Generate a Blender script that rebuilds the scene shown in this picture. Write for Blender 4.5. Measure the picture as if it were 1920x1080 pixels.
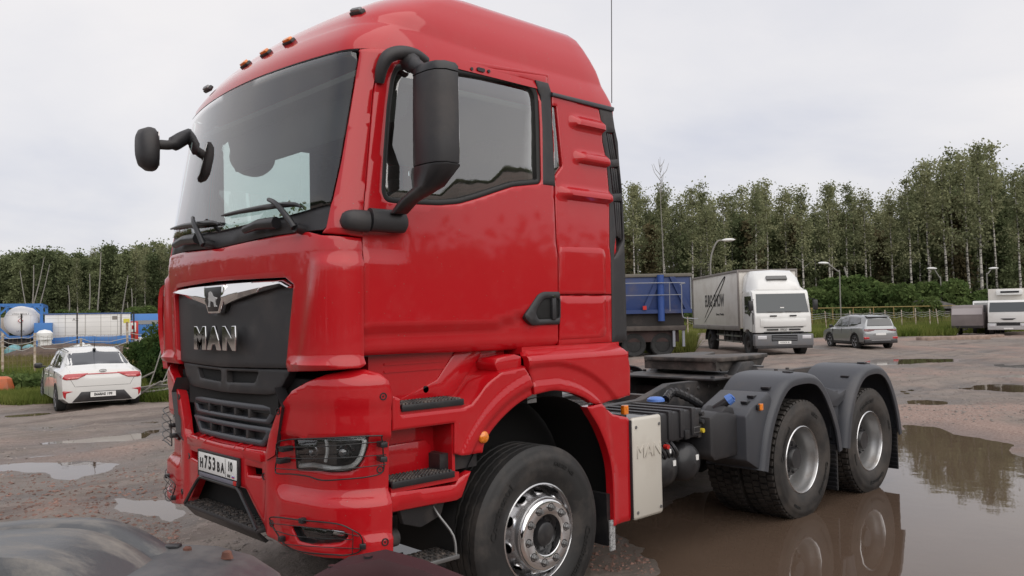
import bpy, bmesh, math, random
import numpy as np
from mathutils import Vector, Matrix
from mathutils.geometry import delaunay_2d_cdt
R = math.radians
for o in list(bpy.data.objects): bpy.data.objects.remove(o)
scene = bpy.context.scene
C = scene.collection

# ------------------------------------------------------------------ camera, sky, sun, exposure
CF, CYAW, CPITCH, CROLL = 1539.83, 0.8108666, 0.0344591, -0.0195222
CPOS = np.array([-3.5721, -4.7598, 1.8170])
cf = np.array([math.cos(CPITCH)*math.cos(CYAW), math.cos(CPITCH)*math.sin(CYAW), math.sin(CPITCH)])
_r = np.array([math.sin(CYAW), -math.cos(CYAW), 0.0]); _u = np.cross(_r, cf)
cr = _r*math.cos(CROLL) + _u*math.sin(CROLL); cu = -_r*math.sin(CROLL) + _u*math.cos(CROLL)
cam_data = bpy.data.cameras.new('camera'); cam = bpy.data.objects.new('camera', cam_data); C.objects.link(cam)
cam_data.sensor_width = 36; cam_data.lens = 36*CF/1920; cam_data.clip_end = 3000; cam_data.clip_start = 0.05
cam.matrix_world = Matrix(((cr[0], cu[0], -cf[0], CPOS[0]), (cr[1], cu[1], -cf[1], CPOS[1]), (cr[2], cu[2], -cf[2], CPOS[2]), (0, 0, 0, 1)))
scene.camera = cam

SUN_AZ, SUN_EL = R(-104), R(47)          # direction towards the sun, azimuth measured from +X
world = bpy.data.worlds.new('World'); scene.world = world; world.use_nodes = True
nt = world.node_tree; nt.nodes.clear()
def N(t, ty, **kw):
    n = t.nodes.new(ty)
    for k, v in kw.items():
        if k in ('loc',): continue
        setattr(n, k, v)
    return n
wo = N(nt, 'ShaderNodeOutputWorld'); bg = N(nt, 'ShaderNodeBackground'); bg.inputs['Strength'].default_value = 0.1
sky = N(nt, 'ShaderNodeTexSky'); sky.sky_type = 'NISHITA'; sky.sun_disc = False
sky.sun_elevation = SUN_EL; sky.sun_rotation = math.pi/2 - SUN_AZ; sky.air_density = 1.2; sky.dust_density = 3.0
tc = N(nt, 'ShaderNodeTexCoord'); sep = N(nt, 'ShaderNodeSeparateXYZ'); nt.links.new(tc.outputs['Generated'], sep.inputs[0])
mx = N(nt, 'ShaderNodeMath', operation='MAXIMUM'); mx.inputs[1].default_value = 0.0; nt.links.new(sep.outputs['Z'], mx.inputs[0])
ad = N(nt, 'ShaderNodeMath', operation='ADD'); ad.inputs[1].default_value = 0.22; nt.links.new(mx.outputs[0], ad.inputs[0])
dv = N(nt, 'ShaderNodeVectorMath', operation='SCALE')
rc = N(nt, 'ShaderNodeMath', operation='DIVIDE'); rc.inputs[0].default_value = 1.0; nt.links.new(ad.outputs[0], rc.inputs[1])
nt.links.new(tc.outputs['Generated'], dv.inputs[0]); nt.links.new(rc.outputs[0], dv.inputs['Scale'])
n1 = N(nt, 'ShaderNodeTexNoise'); n1.inputs['Scale'].default_value = 0.75; n1.inputs['Detail'].default_value = 7; n1.inputs['Roughness'].default_value = 0.52
n1.inputs['Distortion'].default_value = 0.25
nt.links.new(dv.outputs[0], n1.inputs['Vector'])
cr1 = N(nt, 'ShaderNodeValToRGB')
cr1.color_ramp.elements[0].position = 0.30; cr1.color_ramp.elements[0].color = (0.66, 0.68, 0.78, 1)
cr1.color_ramp.elements[1].position = 0.66; cr1.color_ramp.elements[1].color = (0.97, 0.94, 0.94, 1)
e = cr1.color_ramp.elements.new(0.47); e.color = (0.84, 0.832, 0.87, 1)
nt.links.new(n1.outputs['Fac'], cr1.inputs[0])
sc10 = N(nt, 'ShaderNodeVectorMath', operation='SCALE'); sc10.inputs['Scale'].default_value = 9.1
nt.links.new(cr1.outputs[0], sc10.inputs[0])
mixs = N(nt, 'ShaderNodeMix', data_type='RGBA'); mixs.inputs[0].default_value = 0.90
nt.links.new(sky.outputs[0], mixs.inputs[6]); nt.links.new(sc10.outputs[0], mixs.inputs[7])
nt.links.new(mixs.outputs[2], bg.inputs['Color']); nt.links.new(bg.outputs[0], wo.inputs[0])

sun_d = bpy.data.lights.new('sun', 'SUN'); sun_d.energy = 1.7; sun_d.angle = R(88); sun_d.color = (1.0, 0.95, 0.88)
sun = bpy.data.objects.new('sun', sun_d); C.objects.link(sun)
sdir = Vector((math.cos(SUN_EL)*math.cos(SUN_AZ), math.cos(SUN_EL)*math.sin(SUN_AZ), math.sin(SUN_EL)))
sun.rotation_euler = sdir.to_track_quat('Z', 'Y').to_euler(); sun.location = (0, -10, 20)
vs = scene.view_settings; vs.view_transform = 'Standard'; vs.look = 'None'; vs.exposure = 0.12; vs.gamma = 1; vs.use_curve_mapping = False

# ------------------------------------------------------------------ sight lines: where a surveyed direction meets a known plane
def ray(px, py):
    d = cf + cr*(px-960)/CF - cu*(py-540)/CF
    return d
def at(px, py, axis, val):
    d = ray(px, py); t = (val - CPOS[axis])/d[axis]
    return CPOS + d*t
def gnd(px, py, z=0.0):
    p = at(px, py, 2, z); return (float(p[0]), float(p[1]))
def sid(px, py, Y=-1.12):
    p = at(px, py, 1, Y); return (float(p[0]), float(p[2]))
def proj(p):
    d = np.asarray(p, float) - CPOS; z = d @ cf
    return np.array([960 + CF*(d @ cr)/z, 540 - CF*(d @ cu)/z])

# ------------------------------------------------------------------ materials
MATS = {}
def mat(name, col=(.5, .5, .5), rough=.5, metal=0, spec=.5, coat=0, coat_rough=.03, noise=None, bump=None, dirt=None, scale=None, **kw):
    """noise=(scale, amount) brightness mottling, bump=(scale, strength), dirt=(scale, colour, threshold, amount)."""
    if name in MATS: return MATS[name]
    m = bpy.data.materials.new(name); m.use_nodes = True; t = m.node_tree; b = t.nodes['Principled BSDF']
    b.inputs['Base Color'].default_value = (*col, 1); b.inputs['Roughness'].default_value = rough; b.inputs['Metallic'].default_value = metal
    b.inputs['Specular IOR Level'].default_value = spec; b.inputs['Coat Weight'].default_value = coat; b.inputs['Coat Roughness'].default_value = coat_rough
    tcn = N(t, 'ShaderNodeTexCoord'); vec = tcn.outputs['Object']
    if scale:
        mp = N(t, 'ShaderNodeMapping'); mp.inputs['Scale'].default_value = scale; t.links.new(vec, mp.inputs[0]); vec = mp.outputs[0]
    last = None
    if noise:
        n = N(t, 'ShaderNodeTexNoise'); n.inputs['Scale'].default_value = noise[0]; n.inputs['Detail'].default_value = 6; t.links.new(vec, n.inputs['Vector'])
        mr = N(t, 'ShaderNodeMapRange'); mr.inputs[1].default_value = .3; mr.inputs[2].default_value = .7
        mr.inputs[3].default_value = 1-noise[1]; mr.inputs[4].default_value = 1+noise[1]; t.links.new(n.outputs['Fac'], mr.inputs[0])
        sc = N(t, 'ShaderNodeVectorMath', operation='SCALE'); sc.inputs[0].default_value = col; t.links.new(mr.outputs[0], sc.inputs['Scale'])
        last = sc.outputs[0]
    if dirt:
        n = N(t, 'ShaderNodeTexNoise'); n.inputs['Scale'].default_value = dirt[0]; n.inputs['Detail'].default_value = 9; n.inputs['Roughness'].default_value = .65
        t.links.new(vec, n.inputs['Vector'])
        mr = N(t, 'ShaderNodeMapRange'); mr.inputs[1].default_value = dirt[2]; mr.inputs[2].default_value = dirt[2]+.18; mr.inputs[4].default_value = dirt[3]
        t.links.new(n.outputs['Fac'], mr.inputs[0])
        mi = N(t, 'ShaderNodeMix', data_type='RGBA'); t.links.new(mr.outputs[0], mi.inputs[0])
        if last: t.links.new(last, mi.inputs[6])
        else: mi.inputs[6].default_value = (*col, 1)
        mi.inputs[7].default_value = (*dirt[1], 1); last = mi.outputs[2]
        mr2 = N(t, 'ShaderNodeMix', data_type='FLOAT'); mr2.inputs[2].default_value = rough; mr2.inputs[3].default_value = max(rough, .75)
        t.links.new(mr.outputs[0], mr2.inputs[0]); t.links.new(mr2.outputs[0], b.inputs['Roughness'])
        if coat:
            mr3 = N(t, 'ShaderNodeMath', operation='SUBTRACT'); mr3.inputs[0].default_value = coat; mr3.use_clamp = True
            t.links.new(mr.outputs[0], mr3.inputs[1]); t.links.new(mr3.outputs[0], b.inputs['Coat Weight'])
    if last: t.links.new(last, b.inputs['Base Color'])
    if bump:
        n = N(t, 'ShaderNodeTexNoise'); n.inputs['Scale'].default_value = bump[0]; n.inputs['Detail'].default_value = 5; t.links.new(vec, n.inputs['Vector'])
        bp = N(t, 'ShaderNodeBump'); bp.inputs['Strength'].default_value = bump[1]; bp.inputs['Distance'].default_value = bump[2] if len(bump) > 2 else .01
        t.links.new(n.outputs['Fac'], bp.inputs['Height']); t.links.new(bp.outputs[0], b.inputs['Normal'])
    for k, v in kw.items(): b.inputs[k].default_value = v
    MATS[name] = m; return m

def paint(name, col, dust=(.35, .28, .25), amt=.22, specks=True):
    m = mat(name, col, rough=.42, coat=1.0, coat_rough=.045, spec=.20, dirt=(5.5, dust, .50, amt))
    t = m.node_tree; b = t.nodes['Principled BSDF']
    # rain specks: small dots of dried mud
    tcn = N(t, 'ShaderNodeTexCoord'); v = N(t, 'ShaderNodeTexVoronoi'); v.inputs['Scale'].default_value = 34; t.links.new(tcn.outputs['Object'], v.inputs['Vector'])
    if specks:
        wn = N(t, 'ShaderNodeTexWhiteNoise'); wn.noise_dimensions = '3D'; t.links.new(v.outputs['Position'], wn.inputs['Vector'])
        a = N(t, 'ShaderNodeMath', operation='MULTIPLY'); a.inputs[1].default_value = .13; t.links.new(wn.outputs['Value'], a.inputs[0])
        s = N(t, 'ShaderNodeMath', operation='LESS_THAN'); t.links.new(v.outputs['Distance'], s.inputs[0]); t.links.new(a.outputs[0], s.inputs[1])
        nn = N(t, 'ShaderNodeTexNoise'); nn.inputs['Scale'].default_value = 1.6; t.links.new(tcn.outputs['Object'], nn.inputs['Vector'])
        g = N(t, 'ShaderNodeMath', operation='GREATER_THAN'); g.inputs[1].default_value = .47; t.links.new(nn.outputs['Fac'], g.inputs[0])
        mm = N(t, 'ShaderNodeMath', operation='MULTIPLY'); t.links.new(s.outputs[0], mm.inputs[0]); t.links.new(g.outputs[0], mm.inputs[1])
        m2 = N(t, 'ShaderNodeMath', operation='MULTIPLY'); m2.inputs[1].default_value = .55; t.links.new(mm.outputs[0], m2.inputs[0])
        src = b.inputs['Base Color'].links[0].from_socket
        mi = N(t, 'ShaderNodeMix', data_type='RGBA'); t.links.new(m2.outputs[0], mi.inputs[0]); t.links.new(src, mi.inputs[6]); mi.inputs[7].default_value = (.22, .12, .1, 1)
        t.links.new(mi.outputs[2], b.inputs['Base Color'])
    # very slight waviness of the sheet metal
    nw = N(t, 'ShaderNodeTexNoise'); nw.inputs['Scale'].default_value = 2.2; nw.inputs['Detail'].default_value = 1; t.links.new(tcn.outputs['Object'], nw.inputs['Vector'])
    bp = N(t, 'ShaderNodeBump'); bp.inputs['Strength'].default_value = .10; bp.inputs['Distance'].default_value = .012
    t.links.new(nw.outputs['Fac'], bp.inputs['Height']); t.links.new(bp.outputs[0], b.inputs['Coat Normal'])
    return m

def glassmat(name, tint=(.72, .82, .79), rough=0.0, dust=.03, refl=1.0):
    if name in MATS: return MATS[name]
    m = bpy.data.materials.new(name); m.use_nodes = True; t = m.node_tree; t.nodes.clear()
    out = N(t, 'ShaderNodeOutputMaterial'); tr = N(t, 'ShaderNodeBsdfTransparent'); tr.inputs[0].default_value = (*tint, 1)
    gl = N(t, 'ShaderNodeBsdfGlossy'); gl.inputs['Roughness'].default_value = rough; gl.inputs[0].default_value = (1, 1, 1, 1)
    fr = N(t, 'ShaderNodeFresnel'); fr.inputs[0].default_value = 1.52
    ml = N(t, 'ShaderNodeMath', operation='MULTIPLY'); ml.inputs[1].default_value = 1.7*refl; ml.use_clamp = True; t.links.new(fr.outputs[0], ml.inputs[0])
    mi = N(t, 'ShaderNodeMixShader'); t.links.new(ml.outputs[0], mi.inputs[0]); t.links.new(tr.outputs[0], mi.inputs[1]); t.links.new(gl.outputs[0], mi.inputs[2])
    df = N(t, 'ShaderNodeBsdfDiffuse'); df.inputs[0].default_value = (.5, .48, .45, 1)
    nn = N(t, 'ShaderNodeTexNoise'); nn.inputs['Scale'].default_value = 3; nn.inputs['Detail'].default_value = 8
    tcn = N(t, 'ShaderNodeTexCoord'); t.links.new(tcn.outputs['Object'], nn.inputs['Vector'])
    mr = N(t, 'ShaderNodeMapRange'); mr.inputs[1].default_value = .35; mr.inputs[2].default_value = .8; mr.inputs[4].default_value = dust*2; t.links.new(nn.outputs['Fac'], mr.inputs[0])
    mi2 = N(t, 'ShaderNodeMixShader'); t.links.new(mr.outputs[0], mi2.inputs[0]); t.links.new(mi.outputs[0], mi2.inputs[1]); t.links.new(df.outputs[0], mi2.inputs[2])
    t.links.new(mi2.outputs[0], out.inputs[0]); MATS[name] = m; return m

RED = paint('red_paint', (.46, .0038, .009), amt=.03)
M_BLK = mat('black_plastic', (.026, .0255, .028), .5, bump=(220, .12, .002), dirt=(3, (.12, .10, .09), .5, .25))
M_BLK2 = mat('dark_plastic_smooth', (.018, .018, .02), .35, dirt=(4, (.10, .09, .08), .52, .3))
M_GREYP = mat('grey_mudguard_plastic', (.050, .053, .062), .42, bump=(200, .1, .002), dirt=(1.8, (.13, .12, .115), .5, .3))
M_FRAME = mat('chassis_frame_paint', (.03, .03, .032), .55, dirt=(4, (.13, .11, .10), .45, .6), bump=(40, .1, .005))
M_RUB = mat('rubber', (.016, .0155, .0155), .6, dirt=(5, (.07, .06, .053), .48, .6), bump=(90, .2, .004))
M_RUB2 = mat('rubber_worn', (.022, .02, .019), .65, dirt=(4, (.062, .052, .045), .42, .75), bump=(60, .3, .005))
M_RUBS = mat('black_rubber_seal', (.012, .012, .012), .55)
M_CHR = mat('chrome', (.82, .82, .82), .06, metal=1)
M_ALU = mat('polished_rim', (.62, .62, .63), .22, metal=1, dirt=(7, (.25, .22, .2), .52, .35))
M_RIMS = mat('silver_rim_paint', (.42, .42, .42), .35, metal=.75, dirt=(6, (.28, .24, .21), .48, .6))
M_STEEL = mat('dull_steel', (.25, .25, .25), .45, metal=.8, noise=(9, .2))
M_SILV = mat('silver_cover_paint', (.56, .53, .47), .38, coat=.4, dirt=(3, (.35, .3, .25), .5, .3))
M_TREAD = mat('step_tread', (.035, .033, .033), .6, bump=(60, .8, .02), dirt=(20, (.16, .13, .11), .45, .8))
M_AMB = mat('amber_lens', (.8, .22, .01), .15, coat=1, noise=(60, .3))
M_WHITE = mat('white_enamel', (.78, .78, .76), .4, noise=(8, .05))
M_BLACKINK = mat('black_lettering', (.01, .01, .012), .5)
M_BLUECAP = mat('blue_plastic_cap', (.10, .22, .60), .4)
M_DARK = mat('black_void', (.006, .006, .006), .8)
M_GLASS = glassmat('windscreen_glass', (.80, .90, .87), dust=.012, refl=1.05)
M_SGLASS = glassmat('side_glass', (.70, .80, .77), dust=.03, refl=2.6)
M_LENS = glassmat('lamp_lens', (.92, .93, .93), dust=.02, refl=.9)
M_INT = mat('interior_grey', (.06, .058, .055), .7)
M_INTB = mat('interior_dark', (.02, .02, .021), .75, spec=.2)
M_INTL = mat('interior_beige', (.13, .12, .11), .8)
M_SEAT = mat('seat_fabric', (.05, .05, .055), .9, noise=(60, .2))
M_WIRE = mat('guard_wire', (.012, .012, .012), .4)
M_RED2 = mat('red_plastic', (.5, .02, .015), .4)
M_LED = mat('led_strip', (.88, .90, .90), .3)

# ------------------------------------------------------------------ mesh helpers
def setp(o, label=None, cat=None, group=None, kind=None):
    if label: o['label'] = label
    if cat: o['category'] = cat
    if group: o['group'] = group
    if kind: o['kind'] = kind
    return o
def thing(name, label, cat, loc=(0, 0, 0), rz=0, group=None):
    o = bpy.data.objects.new(name, None); C.objects.link(o); o.location = loc; o.rotation_euler = (0, 0, rz); o.empty_display_size = .3
    return setp(o, label, cat, group)
def mk(name, V, F, m, parent=None, smooth=None, fix=False):
    me = bpy.data.meshes.new(name); me.from_pydata([tuple(map(float, v)) for v in V], [], [tuple(f) for f in F]); me.materials.append(m)
    if fix:
        bm = bmesh.new(); bm.from_mesh(me); bmesh.ops.recalc_face_normals(bm, faces=bm.faces); bm.to_mesh(me); bm.free()
    if smooth:
        me.polygons.foreach_set('use_smooth', [True]*len(me.polygons)); me.set_sharp_from_angle(angle=R(smooth))
    o = bpy.data.objects.new(name, me); C.objects.link(o); o.parent = parent
    return o
class MB:
    """collects several shapes for ONE mesh"""
    def __init__(s): s.V = []; s.F = []
    def add(s, V, F):
        b = len(s.V); s.V += [tuple(v) for v in V]; s.F += [tuple(i+b for i in f) for f in F]; return s
    def xf(s, M):
        s.V = [tuple(M @ Vector(v)) for v in s.V]; return s
    def box(s, x0, x1, y0, y1, z0, z1, bev=0):
        if bev <= 0:
            V = [(x, y, z) for x in (x0, x1) for y in (y0, y1) for z in (z0, z1)]
            return s.add(V, [(0, 1, 3, 2), (4, 6, 7, 5), (0, 4, 5, 1), (2, 3, 7, 6), (0, 2, 6, 4), (1, 5, 7, 3)])
        bm = bmesh.new(); bmesh.ops.create_cube(bm, size=1)
        for v in bm.verts: v.co = Vector(((x0+x1)/2+v.co.x*(x1-x0), (y0+y1)/2+v.co.y*(y1-y0), (z0+z1)/2+v.co.z*(z1-z0)))
        bmesh.ops.bevel(bm, geom=list(bm.edges), offset=bev, segments=2, affect='EDGES', profile=.5)
        return s.bmadd(bm)
    def bmadd(s, bm):
        bm.verts.index_update(); V = [tuple(v.co) for v in bm.verts]; F = [tuple(v.index for v in f.verts) for f in bm.faces]; bm.free(); return s.add(V, F)
    def prism(s, poly, axis, a0, a1, bev=0):
        """poly: 2D points in the plane across axis (x: (y,z), y: (x,z), z: (x,y))"""
        def p3(p, a): return (a, p[0], p[1]) if axis == 0 else (p[0], a, p[1]) if axis == 1 else (p[0], p[1], a)
        n = len(poly); V = [p3(p, a0) for p in poly]+[p3(p, a1) for p in poly]
        F = [tuple(range(n)), tuple(range(2*n-1, n-1, -1))]+[(i, (i+1) % n, n+(i+1) % n, n+i)[::-1] for i in range(n)]
        bm = bmesh.new(); vs_ = [bm.verts.new(v) for v in V]
        for f in F: bm.faces.new([vs_[i] for i in f])
        bmesh.ops.recalc_face_normals(bm, faces=bm.faces)
        if bev: bmesh.ops.bevel(bm, geom=list(bm.edges), offset=bev, segments=2, affect='EDGES', profile=.5, clamp_overlap=True)
        return s.bmadd(bm)
    def lathe(s, prof, c, axis=1, n=32, a0=0, a1=360, cap=False):
        """prof: (axial, radius)"""
        full = abs(a1-a0) >= 359.9; m = n if full else n+1; V = []
        for i in range(m):
            a = R(a0+(a1-a0)*i/n); ca, sa = math.cos(a), math.sin(a)
            for (h, r) in prof:
                V.append((c[0]+h, c[1]+r*ca, c[2]+r*sa) if axis == 0 else (c[0]+r*ca, c[1]+h, c[2]+r*sa) if axis == 1 else (c[0]+r*ca, c[1]+r*sa, c[2]+h))
        k = len(prof); F = []
        for i in range(n):
            j = (i+1) % m
            for q in range(k-1):
                F.append((i*k+q, i*k+q+1, j*k+q+1, j*k+q))
        return s.add(V, F)
    def cyl(s, p0, p1, r, n=12, r1=None):
        p0 = Vector(p0); p1 = Vector(p1); d = (p1-p0); q = d.to_track_quat('Z', 'Y'); r1 = r if r1 is None else r1
        V = [tuple(p0+q @ Vector((r*math.cos(2*math.pi*i/n), r*math.sin(2*math.pi*i/n), 0))) for i in range(n)]
        V += [tuple(p1+q @ Vector((r1*math.cos(2*math.pi*i/n), r1*math.sin(2*math.pi*i/n), 0))) for i in range(n)]
        return s.add(V, [(i, (i+1) % n, n+(i+1) % n, n+i) for i in range(n)]+[tuple(range(n))[::-1], tuple(range(n, 2*n))])
    def tube(s, pts, r, n=8, closed=False):
        pts = [Vector(p) for p in pts]; k = len(pts); V = []; F = []; up = None
        for i, p in enumerate(pts):
            a = pts[(i-1) % k] if (closed or i > 0) else p; b = pts[(i+1) % k] if (closed or i < k-1) else p
            d = (b-a).normalized()
            if up is None: up = d.orthogonal().normalized()
            up = (up-d*up.dot(d)).normalized(); sd = d.cross(up); rr = r[i] if isinstance(r, (list, tuple)) else r
            V += [tuple(p+up*rr*math.cos(2*math.pi*j/n)+sd*rr*math.sin(2*math.pi*j/n)) for j in range(n)]
        for i in range(k if closed else k-1):
            i2 = (i+1) % k
            F += [(i*n+j, i*n+(j+1) % n, i2*n+(j+1) % n, i2*n+j) for j in range(n)]
        if not closed: F += [tuple(range(n))[::-1], tuple(range((k-1)*n, k*n))]
        return s.add(V, F)
    def loft(s, rings, closed=True, cap=True):
        k = len(rings[0]); V = [p for r in rings for p in r]; F = []
        for i in range(len(rings)-1):
            for j in range(k if closed else k-1):
                j2 = (j+1) % k; F.append((i*k+j, i*k+j2, (i+1)*k+j2, (i+1)*k+j))
        if cap: F += [tuple(range(k))[::-1], tuple(range((len(rings)-1)*k, len(rings)*k))]
        return s.add(V, F)
    def o(s, name, m, parent=None, smooth=35, fix=True):
        return mk(name, s.V, s.F, m, parent, smooth, fix)
def bez(pts, n=8, closed=False):
    """smooth curve through points (Catmull-Rom)"""
    P = [Vector(p) for p in pts]; k = len(P); out = []
    for i in range(k if closed else k-1):
        p0 = P[(i-1) % k] if (closed or i > 0) else P[0]; p1 = P[i]; p2 = P[(i+1) % k]; p3 = P[(i+2) % k] if (closed or i+2 < k) else P[-1]
        for j in range(n):
            t = j/n; out.append(.5*((2*p1)+(p2-p0)*t+(2*p0-5*p1+4*p2-p3)*t*t+(3*p1-p0-3*p2+p3)*t**3))
    if not closed: out.append(P[-1])
    return out
def rnd2(poly, r, n=4):
    """rounds the corners of a 2D polygon; r one radius or a list"""
    out = []; k = len(poly)
    for i in range(k):
        p = Vector(poly[i][:2]); a = Vector(poly[i-1][:2])-p; b = Vector(poly[(i+1) % k][:2])-p; rr = r[i] if isinstance(r, (list, tuple)) else r
        d = min(rr, a.length*.45, b.length*.45)
        if d < 1e-5: out.append(tuple(p)); continue
        A = p+a.normalized()*d; B = p+b.normalized()*d
        for j in range(n+1):
            t = j/n; q = A*(1-t)**2+p*2*t*(1-t)+B*t*t; out.append((q.x, q.y))
    return out
def dens(poly, step):
    out = []
    for i in range(len(poly)):
        a = np.array(poly[i]); b = np.array(poly[(i+1) % len(poly)]); L = np.linalg.norm(b-a)
        if L < 1e-7: continue
        n = max(1, int(math.ceil(L/step)))
        for j in range(n): out.append(a+(b-a)*j/n)
    return np.array(out)
def area2(P): return .5*np.sum(P[:, 0]*np.roll(P[:, 1], -1)-np.roll(P[:, 0], -1)*P[:, 1])
def offs(P, d):
    """offset closed polyline to its left by d"""
    a = P-np.roll(P, 1, 0); b = np.roll(P, -1, 0)-P
    a /= np.linalg.norm(a, axis=1)[:, None]+1e-12; b /= np.linalg.norm(b, axis=1)[:, None]+1e-12
    na = np.stack([-a[:, 1], a[:, 0]], 1); nb = np.stack([-b[:, 1], b[:, 0]], 1); n = na+nb; l2 = (n*n).sum(1)[:, None]
    n = 2*n/np.maximum(l2, .8)
    return P+n*d
def inpoly(Q, P):
    x, y = Q[:, 0], Q[:, 1]; c = np.zeros(len(Q), bool); n = len(P)
    for i in range(n):
        x1, y1 = P[i]; x2, y2 = P[(i+1) % n]
        if y1 == y2: continue
        m = ((y1 > y) != (y2 > y)) & (x < (x2-x1)*(y-y1)/(y2-y1)+x1); c ^= m
    return c
def segdist(Q, P):
    d = np.full(len(Q), 1e9)
    for i in range(len(P)):
        a = P[i]; b = P[(i+1) % len(P)]; ab = b-a; t = np.clip(((Q-a) @ ab)/(ab @ ab+1e-15), 0, 1)
        d = np.minimum(d, np.linalg.norm(Q-(a+t[:, None]*ab), axis=1))
    return d
def panel(name, outer, S, m, parent=None, holes=(), thick=.025, res=.05, edge=.004, lip=None, sgn=1, smooth=50, disp=None):
    """sheet with turned-in edges following surface S(u,v); outer/holes are 2D outlines"""
    step = res*.8
    lo = [dens(outer, step)]+[dens(h, step) for h in holes]
    if area2(lo[0]) < 0: lo[0] = lo[0][::-1]
    for i in range(1, len(lo)):
        if area2(lo[i]) > 0: lo[i] = lo[i][::-1]
    ins = [offs(l, edge*1.2) for l in lo]
    mn = lo[0].min(0); mxx = lo[0].max(0)
    gx = np.arange(mn[0]+res*.5, mxx[0], res); gy = np.arange(mn[1]+res*.5, mxx[1], res)
    G = np.array([(a, b) for a in gx for b in gy]).reshape(-1, 2)
    if len(G):
        k = inpoly(G, ins[0])
        for h in ins[1:]: k &= ~inpoly(G, h)
        G = G[k]
        for l in ins:
            if len(G): G = G[segdist(G, l) > res*.35]
    pts = [Vector(p) for l in lo for p in l]+[Vector(p) for l in ins for p in l]+[Vector(p) for p in G]
    E = []; b = 0
    for l in lo+ins:
        n = len(l); E += [(b+i, b+(i+1) % n) for i in range(n)]; b += n
    V2, _, F2, ov, _, _ = delaunay_2d_cdt(pts, E, [], 0, 1e-7)
    V2 = np.array([tuple(v) for v in V2]); F2 = np.array([f for f in F2 if len(f) == 3], int)
    cen = V2[F2].mean(1); keep = inpoly(cen, lo[0])
    for h in lo[1:]: keep &= ~inpoly(cen, h)
    F2 = F2[keep]
    nb = sum(len(l) for l in lo); bidx = {}
    for i, os_ in enumerate(ov):
        for q in os_:
            if q < nb: bidx[q] = i
    # 3D
    def P3(u, v): return np.array(S(u, v), float)
    Q = []; Nn = []; h = 1e-3
    for (u, v) in V2:
        p = P3(u, v); a = P3(u+h, v)-P3(u-h, v); c = P3(u, v+h)-P3(u, v-h); n = np.cross(a, c)*sgn; n /= np.linalg.norm(n)+1e-15
        if disp: p = p+n*disp(u, v)
        Q.append(p); Nn.append(n)
    Q = np.array(Q); Nn = np.array(Nn)
    bl = sorted(set(bidx.values())); Q0 = Q.copy(); Q[bl] -= Nn[bl]*edge
    V = [tuple(q) for q in Q]; F = []
    for f in F2:
        a, b_, c = V2[f]; s_ = (b_[0]-a[0])*(c[1]-a[1])-(b_[1]-a[1])*(c[0]-a[0])
        F.append(tuple(f) if s_*sgn > 0 else tuple(f[::-1]))
    base = 0
    for l in lo:
        n = len(l); ids = [bidx.get(base+i) for i in range(n)]; base += n
        st = len(V); V += [tuple(Q[i]-Nn[i]*thick) for i in ids]
        for i in range(n):
            j = (i+1) % n
            q = (ids[j], ids[i], st+i, st+j)
            if len(set(q)) == 4: F.append(q if sgn > 0 else q[::-1])
    return mk(name, V, F, m, parent, smooth, False)
def mirror(o, parent=None, name=None):
    """copy of a part reflected to the other side of the vehicle (y -> -y)"""
    me = o.data.copy(); n = len(me.vertices); co = np.empty(n*3); me.vertices.foreach_get('co', co); co = co.reshape(-1, 3); co[:, 1] *= -1
    me.vertices.foreach_set('co', co.ravel()); me.flip_normals()
    c = bpy.data.objects.new(name or o.name.split('.')[0], me); C.objects.link(c); c.parent = parent if parent is not None else o.parent
    l = o.location; c.location = (l.x, -l.y, l.z); return c
def clone(o, parent=None, **kw):
    c = o.copy(); C.objects.link(c); c.parent = parent
    for ch in list(o.children): clone(ch, c)
    return c
FONT = None
def text_mesh(s, size, extr=.0, align='CENTER', bold=0, bev=0, sx=1.0):
    cu_ = bpy.data.curves.new('txt', 'FONT'); cu_.body = s; cu_.size = size; cu_.extrude = extr; cu_.align_x = align; cu_.align_y = 'CENTER'; cu_.offset = bold; cu_.bevel_depth = bev
    cu_.resolution_u = 4
    ob = bpy.data.objects.new('txt', cu_); C.objects.link(ob); dg = bpy.context.evaluated_depsgraph_get(); dg.update()
    me = bpy.data.meshes.new_from_object(ob.evaluated_get(dg)); bpy.data.objects.remove(ob); bpy.data.curves.remove(cu_)
    if sx != 1:
        for v in me.vertices: v.co.x *= sx
    return me
def text_obj(name, s, size, M, m, parent=None, extr=.001, bold=0, sx=1.0, bev=0, mapf=None):
    """M: Matrix placing text plane (x right, y up)"""
    me = text_mesh(s, size, extr, bold=bold, sx=sx, bev=bev); me.materials.clear(); me.materials.append(m)
    for v in me.vertices:
        v.co = M @ v.co
        if mapf: v.co = mapf(v.co)
    o = bpy.data.objects.new(name, me); C.objects.link(o); o.parent = parent; return o
def frame(o, xd, yd):
    x = Vector(xd).normalized(); y = Vector(yd); y = (y-x*y.dot(x)).normalized(); z = x.cross(y)
    return Matrix(((x.x, y.x, z.x, o[0]), (x.y, y.y, z.y, o[1]), (x.z, y.z, z.z, o[2]), (0, 0, 0, 1)))

def arcrun(pts, runs):
    """replaces runs (start, end index) of an outline by smooth curves through them"""
    out = []; i = 0; st = {a: b for a, b in runs}
    while i < len(pts):
        if i in st:
            j = st[i]; out += [tuple(v)[:2] for v in bez([(p[0], p[1], 0) for p in pts[i:j+1]], 6)]; i = j+1
        else: out.append(pts[i]); i += 1
    return out
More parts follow.
